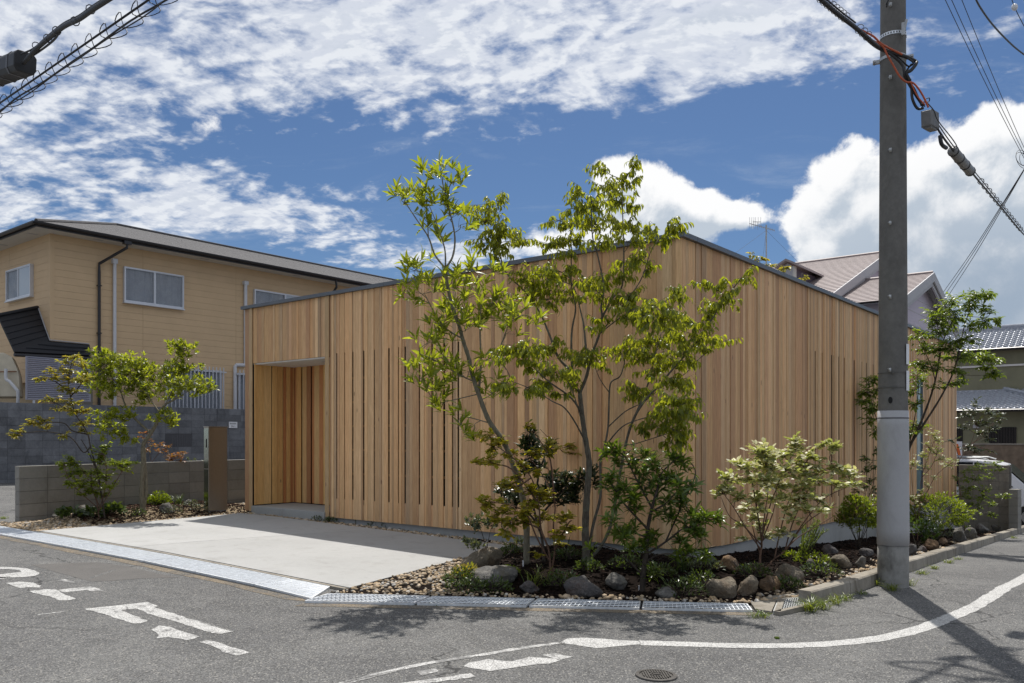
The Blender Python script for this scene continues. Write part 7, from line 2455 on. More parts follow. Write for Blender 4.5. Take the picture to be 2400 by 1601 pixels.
shrub('berry_shrub', 'low yellow-green shrub in front of the low block wall', 'shrub', lgpt(232, 1216),
      [[(232, 1216), (225, 1170), (205, 1120), (180, 1085)], [(232, 1200), (245, 1150), (250, 1100), (240, 1060)], [(232, 1200), (265, 1140), (290, 1100), (310, 1080)], [(230, 1190), (195, 1160), (165, 1130), (150, 1090)], [(238, 1190), (215, 1140), (215, 1100)]],
      [(150, 1088, 18, 12, 4), (170, 1080, 22, 12, 6), (175, 1105, 24, 14, 6), (200, 1105, 26, 14, 6), (190, 1130, 28, 14, 6), (165, 1130, 16, 10, 3), (220, 1125, 26, 14, 6), (245, 1115, 24, 14, 5), (235, 1060, 16, 16, 5), (245, 1045, 12, 12, 3), (235, 1080, 18, 12, 4), (275, 1082, 30, 10, 7), (305, 1085, 22, 8, 5), (285, 1098, 24, 10, 4), (250, 1140, 24, 12, 4), (215, 1150, 24, 12, 5), (195, 1155, 20, 10, 3), (240, 1160, 20, 10, 3), (230, 1100, 20, 12, 4)],
      'twig_red', 'lf_azalea', leaf_geo(0.062, 0.03, 0.4, 0.25, 3), 'alt', 10, 0.010, 'shrubs of the left garden', dens=3.0)
shrub('red_shrub', 'thin-stemmed shrub with rusty orange leaves before the mailbox', 'shrub', lgpt(392, 1176),
      [[(392, 1176), (372, 1140), (355, 1085), (345, 1040), (335, 1015)], [(372, 1140), (395, 1105), (420, 1080), (430, 1060)], [(355, 1085), (375, 1060), (400, 1045)], [(390, 1170), (412, 1130), (415, 1090)]],
      [(345, 1012, 14, 8, 3), (335, 1025, 14, 8, 2), (355, 1030, 12, 8, 2), (372, 1042, 18, 8, 4), (390, 1050, 16, 8, 3), (375, 1058, 16, 8, 3), (405, 1070, 20, 8, 5), (420, 1066, 18, 7, 4), (432, 1060, 12, 6, 2), (395, 1075, 14, 6, 2), (425, 1078, 14, 5, 2), (345, 1050, 10, 8, 2)],
      'twig_red', 'lf_red', leaf_geo(0.055, 0.026, 0.5, 0.2, 3), 'alt', 7, 0.008, 'shrubs of the left garden')
shrub('greygreen_shrub', 'grey-green shrub touching the left side of the steel mailbox', 'shrub', lgpt(455, 1176),
      [[(455, 1176), (452, 1140), (460, 1110), (465, 1090)], [(455, 1170), (470, 1130), (480, 1100)], [(454, 1172), (440, 1130), (445, 1090)], [(456, 1172), (425, 1140), (420, 1110)]],
      [(450, 1085, 16, 10, 4), (465, 1098, 18, 12, 5), (445, 1105, 16, 10, 4), (478, 1088, 12, 10, 3), (472, 1115, 14, 10, 3), (458, 1118, 14, 8, 3), (420, 1108, 8, 6, 1)],
      'bark_dark', 'lf_greygreen', leaf_geo(0.07, 0.030, 0.3, 0.2, 3), 'whorl', 7, 0.007, 'shrubs of the left garden')
shrub('leaning_shrub', 'leaning bare stem with one round grey-green leaf clump by the left wall', 'shrub', lgpt(172, 1190),
      [[(172, 1190), (160, 1170), (140, 1150), (120, 1132)], [(188, 1205), (190, 1175), (188, 1140)]],
      [(115, 1125, 18, 10, 7), (130, 1132, 14, 9, 4), (105, 1130, 8, 7, 2), (118, 1140, 12, 6, 3)],
      'bark_light', 'lf_greygreen', leaf_geo(0.065, 0.028, 0.3, 0.2, 3), 'whorl', 8, 0.010, 'shrubs of the left garden')
def mound(label, base, w, h, n, leafm, geo, name='mound_plant', group=None, cat='plant', up=0.7, sc_=1.0):
    """low cushion of leaves; w, h in metres"""
    r = Plant(name, label, cat, base, 'bark_dark', leafm, geo, group)
    for _ in range(n):
        a = rng.uniform(0, 6.28); q = math.sqrt(rng.random()); e = rng.random()
        x, y = math.cos(a) * q, math.sin(a) * q
        z = math.sqrt(max(0, 1 - q * q)) * (0.35 + 0.65 * e)
        p = Vector(base) + Vector((x * w / 2, y * w / 2, z * h))
        d = Vector((x, y, 0.35 + rng.uniform(-.4, .8))) + rvec() * .35
        r.add_leaf(p, d, Vector((x * .4, y * .4, 1)) + rvec() * .3, sc_ * rng.uniform(.7, 1.2))
        if rng.random() < 0.2:
            r.twigs.tube([Vector(base) + Vector((x * w * .1, y * w * .1, 0)), p], [0.004, .002], 3, False)
    r.finish(0, 'stems')
    return r
SM = leaf_geo(0.035, 0.018, 0.4, 0.2, 2)
MD = leaf_geo(0.055, 0.03, 0.5, 0.2, 3)
mound('bright lime green ball plant right of the left garden trunk', lgpt(372, 1183), 0.40, 0.24, 500, 'lf_lime', leaf_geo(0.045, 0.026, .5, .2, 3))
mound('yellow-green leafy plant left of the left garden trunk', lgpt(302, 1180), 0.34, 0.26, 300, 'lf_azalea', MD)
HO = leaf_geo(0.10, 0.06, 0.9, 0.25, 4)
for px, py, w, lab in ((212, 1212, .3, 'broad-leaved low plant under the yellow-green shrub'), (264, 1204, .28, 'broad-leaved low plant right of the spindly shrub stems'), (165, 1213, .34, 'dark broad-leaved plant by the low wall, left of the others'),
                       (445, 1190, .3, 'grey-green cushion in front of the mailbox shrubs'), (320, 1212, .3, 'small dark green cushion at the foot of the left garden trunk'), (405, 1204, .32, 'feathery green cushion beside the pale garden rock'), (468, 1200, .3, 'leafy low plant at the foot of the mailbox')):
    mound(lab, lgpt(px, py), w, .14, 110, 'lf_ground' if 'dark' in lab or 'broad' in lab else 'lf_greygreen', HO if 'broad' in lab else SM, 'low_plant', 'low plants of the left garden', sc_=1.0)
def tuft(label, base, n, L, leafm, name='grass_tuft', group=None, lean=0.5, wd=0.010):
    r = Plant(name, label, 'grass', base, 'bark_dark', leafm, leaf_geo(L, wd, 1.3, 0.3, 5, 0.5, 0.7), group)
    for _ in range(n):
        a = rng.uniform(0, 6.28)
        d = Vector((math.cos(a) * lean, math.sin(a) * lean, 1.0)) + rvec() * .12
        r.add_leaf(Vector(base) + Vector((rng.gauss(0, .03), rng.gauss(0, .03), -.005)), d, Vector((-math.cos(a), -math.sin(a), .6)), rng.uniform(.5, 1.15))
    r.finish(0)
    return r
tuft('arching grass clump beside the pale garden rock', lgpt(418, 1184), 45, .30, 'lf_sedge', group='grass clumps')

# ---------------------------------------------------------------- corner bed shrubs
shrub('oak_shrub', 'sprawling shrub with yellow-green autumn leaves in front of the slim tree', 'shrub', bgpt(1290, 1352),
      [[(1290, 1352), (1286, 1290), (1268, 1240), (1262, 1180), (1245, 1120), (1210, 1080), (1150, 1035)], [(1298, 1350), (1300, 1290), (1297, 1230), (1300, 1180), (1275, 1120), (1240, 1070)], [(1290, 1320), (1258, 1260), (1230, 1200), (1180, 1180), (1130, 1180)], [(1262, 1180), (1200, 1100), (1150, 1090), (1115, 1088)], [(1300, 1290), (1330, 1230), (1340, 1220)], [(1268, 1240), (1215, 1220), (1170, 1225)], [(1300, 1180), (1290, 1080), (1270, 1040), (1250, 1010)], [(1245, 1120), (1215, 1140), (1180, 1150)]],
      [(1145, 1020, 26, 14, 5), (1170, 1035, 26, 16, 6), (1150, 1050, 24, 12, 4), (1120, 1082, 22, 10, 4), (1155, 1080, 26, 12, 5), (1200, 1065, 22, 12, 4), (1225, 1085, 22, 14, 4), (1250, 1060, 22, 14, 4), (1285, 1040, 22, 14, 4), (1290, 1060, 18, 10, 3), (1245, 995, 10, 8, 2), (1215, 1115, 22, 12, 3), (1255, 1105, 18, 10, 3), (1195, 1135, 30, 14, 6), (1240, 1150, 28, 14, 6), (1270, 1160, 26, 14, 6), (1250, 1180, 30, 14, 7), (1150, 1175, 26, 14, 5), (1135, 1185, 20, 12, 4), (1180, 1190, 24, 12, 5), (1220, 1200, 30, 14, 6), (1165, 1215, 28, 12, 5), (1195, 1225, 26, 12, 5), (1270, 1215, 26, 14, 5), (1230, 1225, 22, 12, 4), (1320, 1215, 22, 12, 5), (1335, 1235, 20, 14, 4), (1310, 1250, 18, 12, 4), (1315, 1270, 14, 8, 2), (1190, 1255, 22, 10, 3), (1260, 1300, 12, 10, 2)],
      'twig_red', 'lf_yellow', leaf_geo(0.064, 0.038, 0.4, 0.15, 3, .9), 'alt', 8, 0.012, 'shrubs of the corner bed', 0.95, 0.15)
shrub('dark_shrub', 'dark evergreen shrub with blackish leaves between the two corner trees', 'shrub', bgpt(1275, 1318),
      [[(1275, 1318), (1270, 1260), (1262, 1220), (1300, 1170), (1330, 1140), (1360, 1120)], [(1265, 1240), (1250, 1180), (1262, 1110), (1245, 1050), (1240, 1025)], [(1262, 1225), (1220, 1180), (1190, 1150)], [(1300, 1170), (1320, 1180), (1345, 1165)], [(1262, 1110), (1280, 1060)]],
      [(1242, 1025, 16, 14, 5), (1235, 1048, 18, 14, 5), (1255, 1060, 20, 14, 5), (1280, 1045, 20, 12, 4), (1225, 1095, 20, 12, 4), (1255, 1090, 18, 12, 3), (1185, 1150, 26, 14, 7), (1205, 1170, 22, 14, 5), (1265, 1145, 18, 12, 3), (1310, 1120, 26, 12, 7), (1300, 1140, 26, 14, 6), (1330, 1135, 22, 14, 5), (1360, 1120, 20, 12, 5), (1345, 1160, 26, 14, 7), (1320, 1175, 24, 14, 6), (1355, 1145, 14, 12, 3), (1390, 1105, 10, 12, 2), (1290, 1170, 22, 12, 4), (1395, 1135, 10, 12, 2)],
      'bark_dark', 'lf_dark', leaf_geo(0.10, 0.03, 0.8, 0.3, 4), 'whorl', 8, 0.018, 'shrubs of the corner bed', 0.95, spread=1.35)
def whorl_shrub():
    t = Plant('whorled_shrub', 'large dark green shrub with drooping whorls of long leaves at the house corner', 'shrub', bgpt(1505, 1388), 'bark_dark', 'lf_pieris',
              leaf_geo(0.12, 0.026, 1.1, 0.35, 4, .8), 'shrubs of the corner bed', depth=0.35)
    t.dens = 1.35; t.cs = 1.2
    t.limb([(1505, 1388), (1508, 1340), (1515, 1290), (1518, 1240), (1528, 1190), (1540, 1150)], 0.030, 0.012, -0.1)
    t.limb([(1516, 1235), (1480, 1200), (1455, 1170), (1430, 1130)], .012, .005, -.2)
    t.limb([(1528, 1190), (1500, 1140), (1480, 1100), (1460, 1060)], .011, .005, .2)
    t.limb([(1540, 1150), (1550, 1110), (1580, 1080), (1600, 1060)], .010, .004, .1)
    t.limb([(1512, 1300), (1560, 1270), (1600, 1240), (1640, 1230), (1680, 1212)], .012, .004, -.2)
    t.limb([(1525, 1200), (1560, 1180), (1590, 1150), (1620, 1135)], .010, .004, -.25)
    t.limb([(1506, 1350), (1470, 1310), (1450, 1290), (1400, 1275)], .010, .004, -.2)
    t.limb([(1510, 1320), (1545, 1300), (1600, 1300), (1640, 1310)], .010, .004, -.35)
    t.limb([(1516, 1260), (1490, 1250), (1460, 1240), (1430, 1225)], .009, .004, -.3)
    t.limb([(1560, 1270), (1600, 1180), (1630, 1110), (1610, 1075)], .009, .004, .25)
    px = [(1310, 330), (1440, 340), (1500, 365), (1340, 430), (1560, 375), (1620, 430), (1260, 370), (1250, 560), (1225, 590), (1290, 540), (1380, 560), (1500, 520), (1560, 480), (1440, 440), (1620, 540), (1700, 560), (1740, 400), (1810, 440), (1860, 480), (1900, 610), (1800, 640), (1760, 570), (1300, 700), (1290, 760), (1440, 690), (1560, 640), (1650, 700), (1480, 800), (1430, 740), (1660, 830), (1800, 740), (1820, 780), (1920, 830), (1250, 890), (1430, 960), (1340, 1000), (1380, 1010), (1620, 1000), (1860, 890), (1960, 870), (2010, 860), (2110, 870), (1980, 1000), (1820, 1050), (1900, 960), (1560, 1080), (1440, 1090), (1500, 1110), (1130, 1090), (1810, 1160), (1880, 1140), (2000, 1170), (1620, 1300), (1590, 560), (1660, 600), (1520, 600), (1390, 640), (1840, 700), (1740, 860), (1700, 760)]
    for x, y in px:
        t.clump(1050 + x / 3.337, 950 + y / 3.337, 12, 8, rng.choice([1, 2, 2]), 'whorl', 12, 1.0, None, spread=1.5)
    t.finish(300)
whorl_shrub()
shrub('sparse_shrub', 'sparse little shrub with small grey-green leaves on the gravel wedge', 'shrub', bgpt(1152, 1328),
      [[(1152, 1328), (1140, 1290), (1130, 1250), (1118, 1225)], [(1152, 1325), (1125, 1300), (1100, 1275)], [(1152, 1325), (1190, 1300), (1215, 1270)], [(1140, 1290), (1150, 1240)]],
      [(1100, 1222, 12, 8, 3), (1115, 1212, 16, 8, 4), (1135, 1222, 16, 8, 4), (1150, 1228, 14, 8, 3), (1120, 1232, 14, 8, 3), (1095, 1266, 12, 7, 3), (1108, 1278, 12, 8, 3), (1122, 1275, 10, 6, 2), (1218, 1265, 8, 6, 2)],
      'bark_dark', 'lf_greygreen', leaf_geo(0.05, 0.024, 0.3, 0.2, 3), 'whorl', 7, 0.006, 'shrubs of the corner bed')
shrub('dull_shrub', 'small olive-brown leafed shrub behind the trunk of the broad tree', 'shrub', bgpt(1395, 1290),
      [[(1395, 1290), (1400, 1180), (1395, 1090), (1375, 1060), (1330, 1050)], [(1398, 1120), (1420, 1070), (1440, 1030)], [(1395, 1100), (1360, 1080), (1320, 1060)], [(1420, 1070), (1420, 1000), (1425, 975)]],
      [(1330, 1045, 26, 10, 5), (1345, 1060, 20, 8, 3), (1385, 1040, 30, 12, 5), (1410, 1025, 26, 10, 5), (1430, 1035, 22, 10, 3), (1400, 1050, 26, 10, 4), (1425, 980, 6, 10, 1), (1245, 985, 6, 8, 0)],
      'twig_red', 'lf_mixed', leaf_geo(0.065, 0.04, 0.4, 0.15, 3), 'alt', 6, 0.006, 'shrubs of the corner bed')
# silver leaved shrub
def silver():
    t = Plant('silver_shrub', 'spreading many-stemmed shrub with pale silvery leaves left of the pole', 'shrub', bgpt(1780, 1348), 'twig_red', 'lf_silver',
              leaf_geo(0.058, 0.040, 0.25, 0.12, 3, .9), 'shrubs of the corner bed', depth=.35)
    t.dens = 2.5; t.cs = 1.45
    t.limb([(1778, 1348), (1782, 1300), (1785, 1270), (1775, 1200), (1760, 1120), (1740, 1075)], .014, .004)
    for st in ([(1785, 1270), (1800, 1200), (1830, 1120), (1860, 1060), (1870, 1035)], [(1785, 1350), (1815, 1310), (1840, 1290), (1880, 1230), (1930, 1170), (1990, 1140)], [(1782, 1290), (1750, 1240), (1720, 1190), (1690, 1150)], [(1785, 1275), (1740, 1230), (1710, 1210), (1690, 1165)],
               [(1815, 1310), (1830, 1240), (1850, 1170), (1880, 1100), (1905, 1060)], [(1840, 1290), (1870, 1260), (1920, 1230), (1970, 1200)], [(1782, 1285), (1790, 1220), (1800, 1150), (1795, 1090)], [(1840, 1290), (1860, 1220), (1900, 1140), (1950, 1090)], [(1840, 1285), (1890, 1225), (1960, 1180)], [(1785, 1270), (1815, 1190), (1820, 1120)], [(1780, 1300), (1765, 1240), (1760, 1190)]):
        t.limb(st, .008, .0028)
    for c in [(1780, 1055, 26, 14, 8), (1800, 1070, 30, 14, 9), (1835, 1062, 28, 12, 8), (1860, 1035, 18, 12, 6), (1870, 1055, 18, 10, 4), (1900, 1070, 26, 12, 8), (1880, 1085, 26, 12, 7), (1930, 1045, 14, 8, 4), (1955, 1045, 14, 8, 4), (1735, 1090, 24, 14, 6), (1765, 1090, 26, 14, 8), (1810, 1095, 30, 14, 9), (1850, 1105, 30, 14, 9), (1890, 1110, 28, 14, 8), (1710, 1115, 20, 12, 5), (1745, 1125, 28, 14, 8), (1790, 1130, 30, 14, 9), (1835, 1135, 34, 14, 10), (1880, 1135, 30, 14, 9), (1930, 1100, 24, 10, 5), (1965, 1095, 24, 10, 6), (1990, 1110, 24, 10, 6), (2005, 1135, 16, 8, 4), (1960, 1135, 28, 10, 6), (1925, 1130, 24, 10, 5), (1690, 1155, 18, 10, 5), (1705, 1140, 14, 8, 3),
              (1735, 1160, 24, 14, 6), (1770, 1165, 26, 14, 6), (1820, 1165, 30, 12, 7), (1870, 1165, 30, 12, 7), (1910, 1165, 26, 10, 5), (1750, 1190, 22, 10, 4), (1790, 1195, 22, 10, 4), (1850, 1190, 26, 10, 5), (1895, 1190, 30, 12, 6), (1940, 1195, 28, 10, 5), (1770, 1215, 16, 10, 3), (1780, 1235, 14, 10, 3), (1800, 1255, 16, 10, 3), (1830, 1250, 22, 8, 4), (1860, 1215, 20, 10, 3), (1735, 1230, 12, 8, 2), (1740, 1262, 10, 8, 2)]:
        t.clump(*c, 'alt', 7, 1.05, 0.7, down=0.0)
    t.finish(0)
silver()
def bushy(name, label, base, cx, cy, rx, ry, leafm, geo, n, group=None, stem='bark_dark', sc_=1.0):
    """dense rounded bush: many short twigs with leaves over an uneven dome"""
    t = Plant(name, label, 'bush', base, stem, leafm, geo, group)
    t.limb([(1200 + base.x / base.y * F, 1024 - (base.z - EYE) / base.y * F), (cx, cy + ry * .3)], .012, .006, 0.0, 'stem')
    Y = base.y
    c = P3(cx, cy, Y); ax, az_ = rx / F * Y, ry / F * Y
    for _ in range(n):
        a = rng.uniform(0, 6.28); b = rng.uniform(-.6, 1.0)
        q = math.sqrt(1 - min(1, b * b))
        lump = 0.78 + 0.3 * mnoise.noise(Vector((math.cos(a) * q * 2.2 + cx, math.sin(a) * q * 2.2, b * 2.2))) + rng.uniform(-.22, .08)
        d = Vector((math.cos(a) * q, math.sin(a) * q, b))
        tip = c + Vector((d.x * ax, d.y * ax, d.z * az_)) * lump
        src = c + (tip - c) * 0.55 + Vector((0, 0, -.03))
        mid = t.twig(src, tip, .0012)
        td = (tip - mid).normalized()
        o = td.orthogonal().normalized(); w = td.cross(o)
        for j in range(7):
            an = j * 2.4 + a; sp = rng.uniform(.5, 1.3)
            dd = td * math.cos(sp) + (o * math.cos(an) + w * math.sin(an)) * math.sin(sp) + Vector((0, 0, .25))
            t.add_leaf(tip - td * .006 * j, dd, Vector((0, 0, 1)) + td * .5, sc_ * rng.uniform(.7, 1.15))
    for _ in range(10):
        a = rng.uniform(0, 6.28); t.twigs.tube([base, c + Vector((math.cos(a) * ax * .5, math.sin(a) * ax * .5, -az_ * .1))], [.006, .003], 4, False)
    t.finish(0)
AZ = leaf_geo(0.042, 0.020, 0.3, 0.2, 2)
bushy('azalea_bush', 'dense bright green bush just left of the utility pole', bpv(2013, 0.85), 2015, 1208, 62, 60, 'lf_azalea', AZ, 700, 'dense green bushes')
bushy('azalea_bush', 'dense dark-based green bush right of the utility pole', bpv(2197, 1.0), 2195, 1205, 92, 62, 'lf_azalea', AZ, 1000, 'dense green bushes')
shrub('leaning_shrub', 'glossy sparse shrub right of the pole with pale upright sprays', 'shrub', bpv(2150, 0.9),
      [[(2150, 1262), (2155, 1180), (2160, 1120), (2180, 1060), (2195, 1015)], [(2155, 1190), (2190, 1120), (2230, 1085), (2245, 1072)], [(2152, 1230), (2140, 1160), (2135, 1100)], [(2160, 1120), (2185, 1090), (2200, 1050)]],
      [(2185, 1018, 16, 12, 5), (2195, 1030, 16, 12, 5), (2175, 1045, 20, 12, 6), (2195, 1060, 20, 12, 6), (2165, 1065, 18, 10, 5), (2205, 1075, 16, 10, 4), (2140, 1085, 18, 10, 5), (2130, 1095, 10, 8, 3), (2165, 1095, 18, 8, 4), (2235, 1075, 14, 8, 4), (2220, 1090, 18, 8, 5), (2185, 1115, 16, 8, 3), (2175, 1135, 14, 8, 3), (2165, 1150, 12, 8, 2), (2145, 1160, 10, 8, 3), (2150, 1178, 12, 8, 2)],
      'twig_red', 'lf_silver', leaf_geo(0.05, 0.026, 0.3, 0.2, 3), 'alt', 8, 0.008, 'shrubs of the far bed', tintb=.25)
shrub('dark_low_shrub', 'dark glossy low shrub directly right of the pole foot', 'shrub', bpv(2150, 1.2),
      [[(2150, 1290), (2160, 1260), (2170, 1235)], [(2150, 1288), (2180, 1265), (2190, 1250)], [(2150, 1288), (2140, 1255), (2140, 1230)]],
      [(2165, 1232, 22, 10, 8), (2185, 1248, 20, 10, 7), (2150, 1240, 18, 10, 6), (2175, 1262, 18, 8, 5), (2150, 1222, 16, 8, 4), (2200, 1240, 14, 8, 3)],
      'bark_light', 'lf_deep', leaf_geo(0.07, 0.03, 0.3, 0.2, 3), 'whorl', 7, 0.005, 'shrubs of the far bed')
shrub('tall_sparse_shrub', 'tall sparse shrub with mottled leaves before the old tiled house', 'shrub', bpv(2262, 0.85),
      [[(2262, 1238), (2255, 1180), (2243, 1110), (2248, 1080), (2275, 1040), (2290, 1000), (2315, 960)], [(2248, 1080), (2240, 1050), (2225, 1030)], [(2275, 1040), (2310, 1020), (2330, 990)], [(2290, 1000), (2275, 980), (2265, 970)], [(2262, 1060), (2300, 1020), (2335, 985)]],
      [(2315, 962, 22, 10, 6), (2335, 975, 18, 8, 4), (2345, 985, 8, 6, 2), (2290, 950, 10, 16, 3), (2265, 970, 18, 10, 5), (2285, 990, 22, 10, 5), (2310, 990, 22, 10, 5), (2325, 1005, 16, 8, 3), (2260, 1000, 12, 8, 2), (2305, 1015, 20, 8, 4), (2280, 1050, 20, 8, 4), (2260, 1050, 14, 8, 2), (2320, 1028, 18, 8, 3), (2230, 1030, 14, 8, 2), (2290, 1060, 14, 6, 2), (2330, 1060, 10, 5, 1)],
      'twig_red', 'lf_greygreen', leaf_geo(0.075, 0.034, 0.3, 0.2, 3), 'alt', 8, 0.009, 'shrubs of the far bed', tintb=.2, dens=3.2)
shrub('rambling_shrub', 'rambling pale-stemmed shrub covering the far block wall', 'shrub', bpv(2285, 0.7),
      [[(2285, 1222), (2270, 1180), (2250, 1140), (2245, 1110)], [(2285, 1220), (2300, 1170), (2320, 1130), (2340, 1095)], [(2285, 1220), (2330, 1190), (2355, 1165)], [(2285, 1215), (2280, 1160), (2285, 1110)], [(2280, 1200), (2260, 1160), (2270, 1120)], [(2300, 1170), (2330, 1120), (2345, 1090)]],
      [(2270, 1100, 20, 10, 5), (2300, 1095, 20, 10, 5), (2330, 1085, 18, 8, 5), (2340, 1100, 14, 8, 4), (2255, 1120, 18, 10, 5), (2285, 1120, 22, 10, 6), (2320, 1115, 18, 8, 4), (2265, 1145, 24, 10, 7), (2300, 1145, 22, 10, 6), (2250, 1160, 18, 10, 5), (2280, 1165, 24, 10, 6), (2310, 1165, 20, 10, 5), (2265, 1180, 20, 8, 4), (2300, 1185, 20, 8, 4), (2320, 1180, 14, 8, 3), (2350, 1165, 14, 7, 4), (2360, 1160, 8, 6, 2), (2325, 1205, 10, 8, 3)],
      'bark_light', 'lf_ash', leaf_geo(0.068, 0.032, 0.3, 0.2, 3), 'alt', 9, 0.007, 'shrubs of the far bed', dens=2.6)
shrub('wall_shrub', 'thin green shrub against the slotted boards left of the pole', 'shrub', bpv(2030, 0.45),
      [[(2030, 1262), (2035, 1180), (2040, 1120), (2045, 1075)], [(2035, 1190), (2025, 1130), (2030, 1085)], [(2036, 1170), (2050, 1120), (2055, 1060)]],
      [(2030, 1075, 16, 10, 5), (2045, 1090, 14, 10, 4), (2030, 1105, 16, 10, 4), (2050, 1060, 8, 10, 3), (2040, 1125, 16, 10, 4), (2025, 1140, 12, 8, 2), (2045, 1150, 12, 10, 3), (2010, 1150, 10, 6, 2)],
      'bark_dark', 'lf_deep', leaf_geo(0.06, 0.026, 0.3, 0.2, 3), 'alt', 8, 0.006, 'shrubs of the far bed')
# feathery upright plant
def feathery():
    b = bgpt(1878, 1316)
    t = Plant('feathery_plant', 'feathery upright green plant with needle leaves beside the silvery shrub', 'plant', b, 'bark_dark', 'lf_ash', leaf_geo(0.030, 0.005, .3, .1, 2), None)
    for k in range(26):
        a = rng.uniform(0, 6.28); tip = P3(1905 + rng.gauss(0, 24), 1235 + rng.gauss(0, 16), b.y + rng.gauss(0, .12))
        mid = b.lerp(tip, .5) + Vector((rng.gauss(0, .03), rng.gauss(0, .03), 0.02))
        cr = crom([b + Vector((rng.gauss(0, .03), rng.gauss(0, .03), 0)), mid, tip], 8)
        t.twigs.tube(cr, [.003] * len(cr), 4, False)
        for i in range(4, len(cr)):
            for j in range(7):
                d = (cr[i] - cr[i - 1]).normalized() * .7 + rvec() * .45
                t.add_leaf(cr[i - 1].lerp(cr[i], rng.random()), d, Vector((0, 0, 1)), rng.uniform(.8, 1.4))
    t.finish(0, 'stems')
feathery()
mound('low lime-yellow spreading plant below the feathery plant', bgpt(1905, 1322), .40, .14, 320, 'lf_lime', SM, 'low_plant')
mound('small lime-yellow sprig left of the feathery plant', bgpt(1855, 1310), .22, .10, 110, 'lf_lime', SM, 'low_plant')
# ground cover tussocks of the corner bed
GC = 'dark ground cover tussocks of the corner bed'
for px, py, w, m_, lab in ((1085, 1362, .26, 'lf_ground', 'reddish green tussock at the left tip of the gravel wedge'), (1095, 1348, .2, 'lf_mixed', 'rusty tussock left of the long dark boulder'), (1092, 1386, .26, 'lf_ground', 'green tussock below the left end of the long dark boulder'),
                           (1152, 1386, .26, 'lf_ground', 'green tussock in front of the long dark boulder'), (1318, 1372, .26, 'lf_ground', 'green tussock left of the big dark round rock'), (1600, 1395, .3, 'lf_ground', 'dark tussock right of the small grey rock by the drain'),
                           (1640, 1372, .28, 'lf_ground', 'dark tussock left of the egg-shaped tan rock'), (1655, 1335, .24, 'lf_greygreen', 'grey-green tussock before the plinth corner'), (1765, 1350, .25, 'lf_ground', 'dark tussock behind the pale upright rock'),
                           (1845, 1382, .24, 'lf_ground', 'dark tussock below the long tan rock'), (1925, 1350, .3, 'lf_ground', 'trailing green tussock on the gravel by the kerb'), (1540, 1350, .25, 'lf_ground', 'dark tussock right of the whorled shrub trunk'),
                           (1470, 1330, .26, 'lf_ground', 'dark tussock behind the pale grey rock'), (1380, 1335, .2, 'lf_ground', 'dark tussock at the foot of the broad tree'), (1200, 1300, .22, 'lf_sedge', 'green tussock behind the slim tree'), (1330, 1310, .24, 'lf_sedge', 'green tussock between the two corner trees'),
                           (2230, 1262, .3, 'lf_greygreen', 'grey tussock between the far boulders'), (2270, 1225, .25, 'lf_ground', 'green tussock behind the far boulders'), (2320, 1232, .3, 'lf_ground', 'green tussock near the far block pier'), (1190, 1345, .14, 'lf_lime', 'small bright sprig above the long dark boulder')):
    mound(lab, bgpt(px, py), w * 1.45, w * .5, 260, m_, SM, 'ground_cover', GC)
for px, py, n, L, m_, lab in ((1600, 1340, 50, .42, 'lf_sedge', 'dark arching sedge under the right whorled branches'), (1415, 1270, 45, .42, 'lf_sedge', 'upright dark sedge right of the broad trunk'), (1345, 1290, 40, .40, 'lf_sedge', 'upright dark sedge left of the broad trunk'), (1248, 1378, 16, .26, 'lf_grass', 'bright strappy grass behind the small black rock'),
                              (1262, 1360, 14, .22, 'lf_grass', 'bright strappy grass right of the long dark boulder'), (1195, 1290, 20, .22, 'lf_grass', 'light green grass behind the pale sloping rock')):
    tuft(lab, bgpt(px, py), n, L, m_, group='grass clumps')
# foot of the driveway wall: grass, fern, creeping plants
def foot():
    for px, py, n, L, m_, lab in ((815, 1226, 50, .30, 'lf_sedge', 'dark green grass clump at the foot of the boards beside the doorstep'), (795, 1222, 22, .24, 'lf_sedge', 'short grass clump touching the doorstep corner'), (838, 1228, 30, .26, 'lf_sedge', 'grass clump left of the fern')):
        tuft(lab, lgpt(px, py), n, L, m_, group='grass clumps')
    b = lgpt(855, 1230)
    t = Plant('fern', 'upright olive fern at the foot of the boards', 'fern', b, 'twig_red', 'lf_sedge', leaf_geo(0.05, .012, .4, .1, 2))
    for k in range(9):
        a = rng.uniform(0, 6.28); tip = b + Vector((math.cos(a) * .13, math.sin(a) * .07, rng.uniform(.2, .34)))
        cr = crom([b, b.lerp(tip, .5) + Vector((0, 0, .04)), tip], 7); t.twigs.tube(cr, [.002] * len(cr), 3, False)
        for i in range(3, len(cr)):
            d = (cr[i] - cr[i - 1]).normalized(); sd = d.cross(Vector((0.2, 1, 0))).normalized()
            for sg in (1, -1):
                for e in (0, .5): t.add_leaf(cr[i - 1].lerp(cr[i], e), sd * sg + d * .4, Vector((0, -1, .4)), 1.1 - .7 * i / len(cr))
    t.finish(0, 'stems')
    for px, w, lab in ((745, .22, 'low creeping plant along the doorstep foot'), (775, .2, 'reddish little plant at the doorstep corner'), (880, .26, 'dark creeping plant right of the fern'), (905, .2, 'dark creeping plant at the right end of the planted strip')):
        mound(lab, lgpt(px, 1222 + (px - 745) * .09), w, .09, 90, 'lf_ground', SM, 'low_plant', 'low plants at the foot of the boards')
foot()
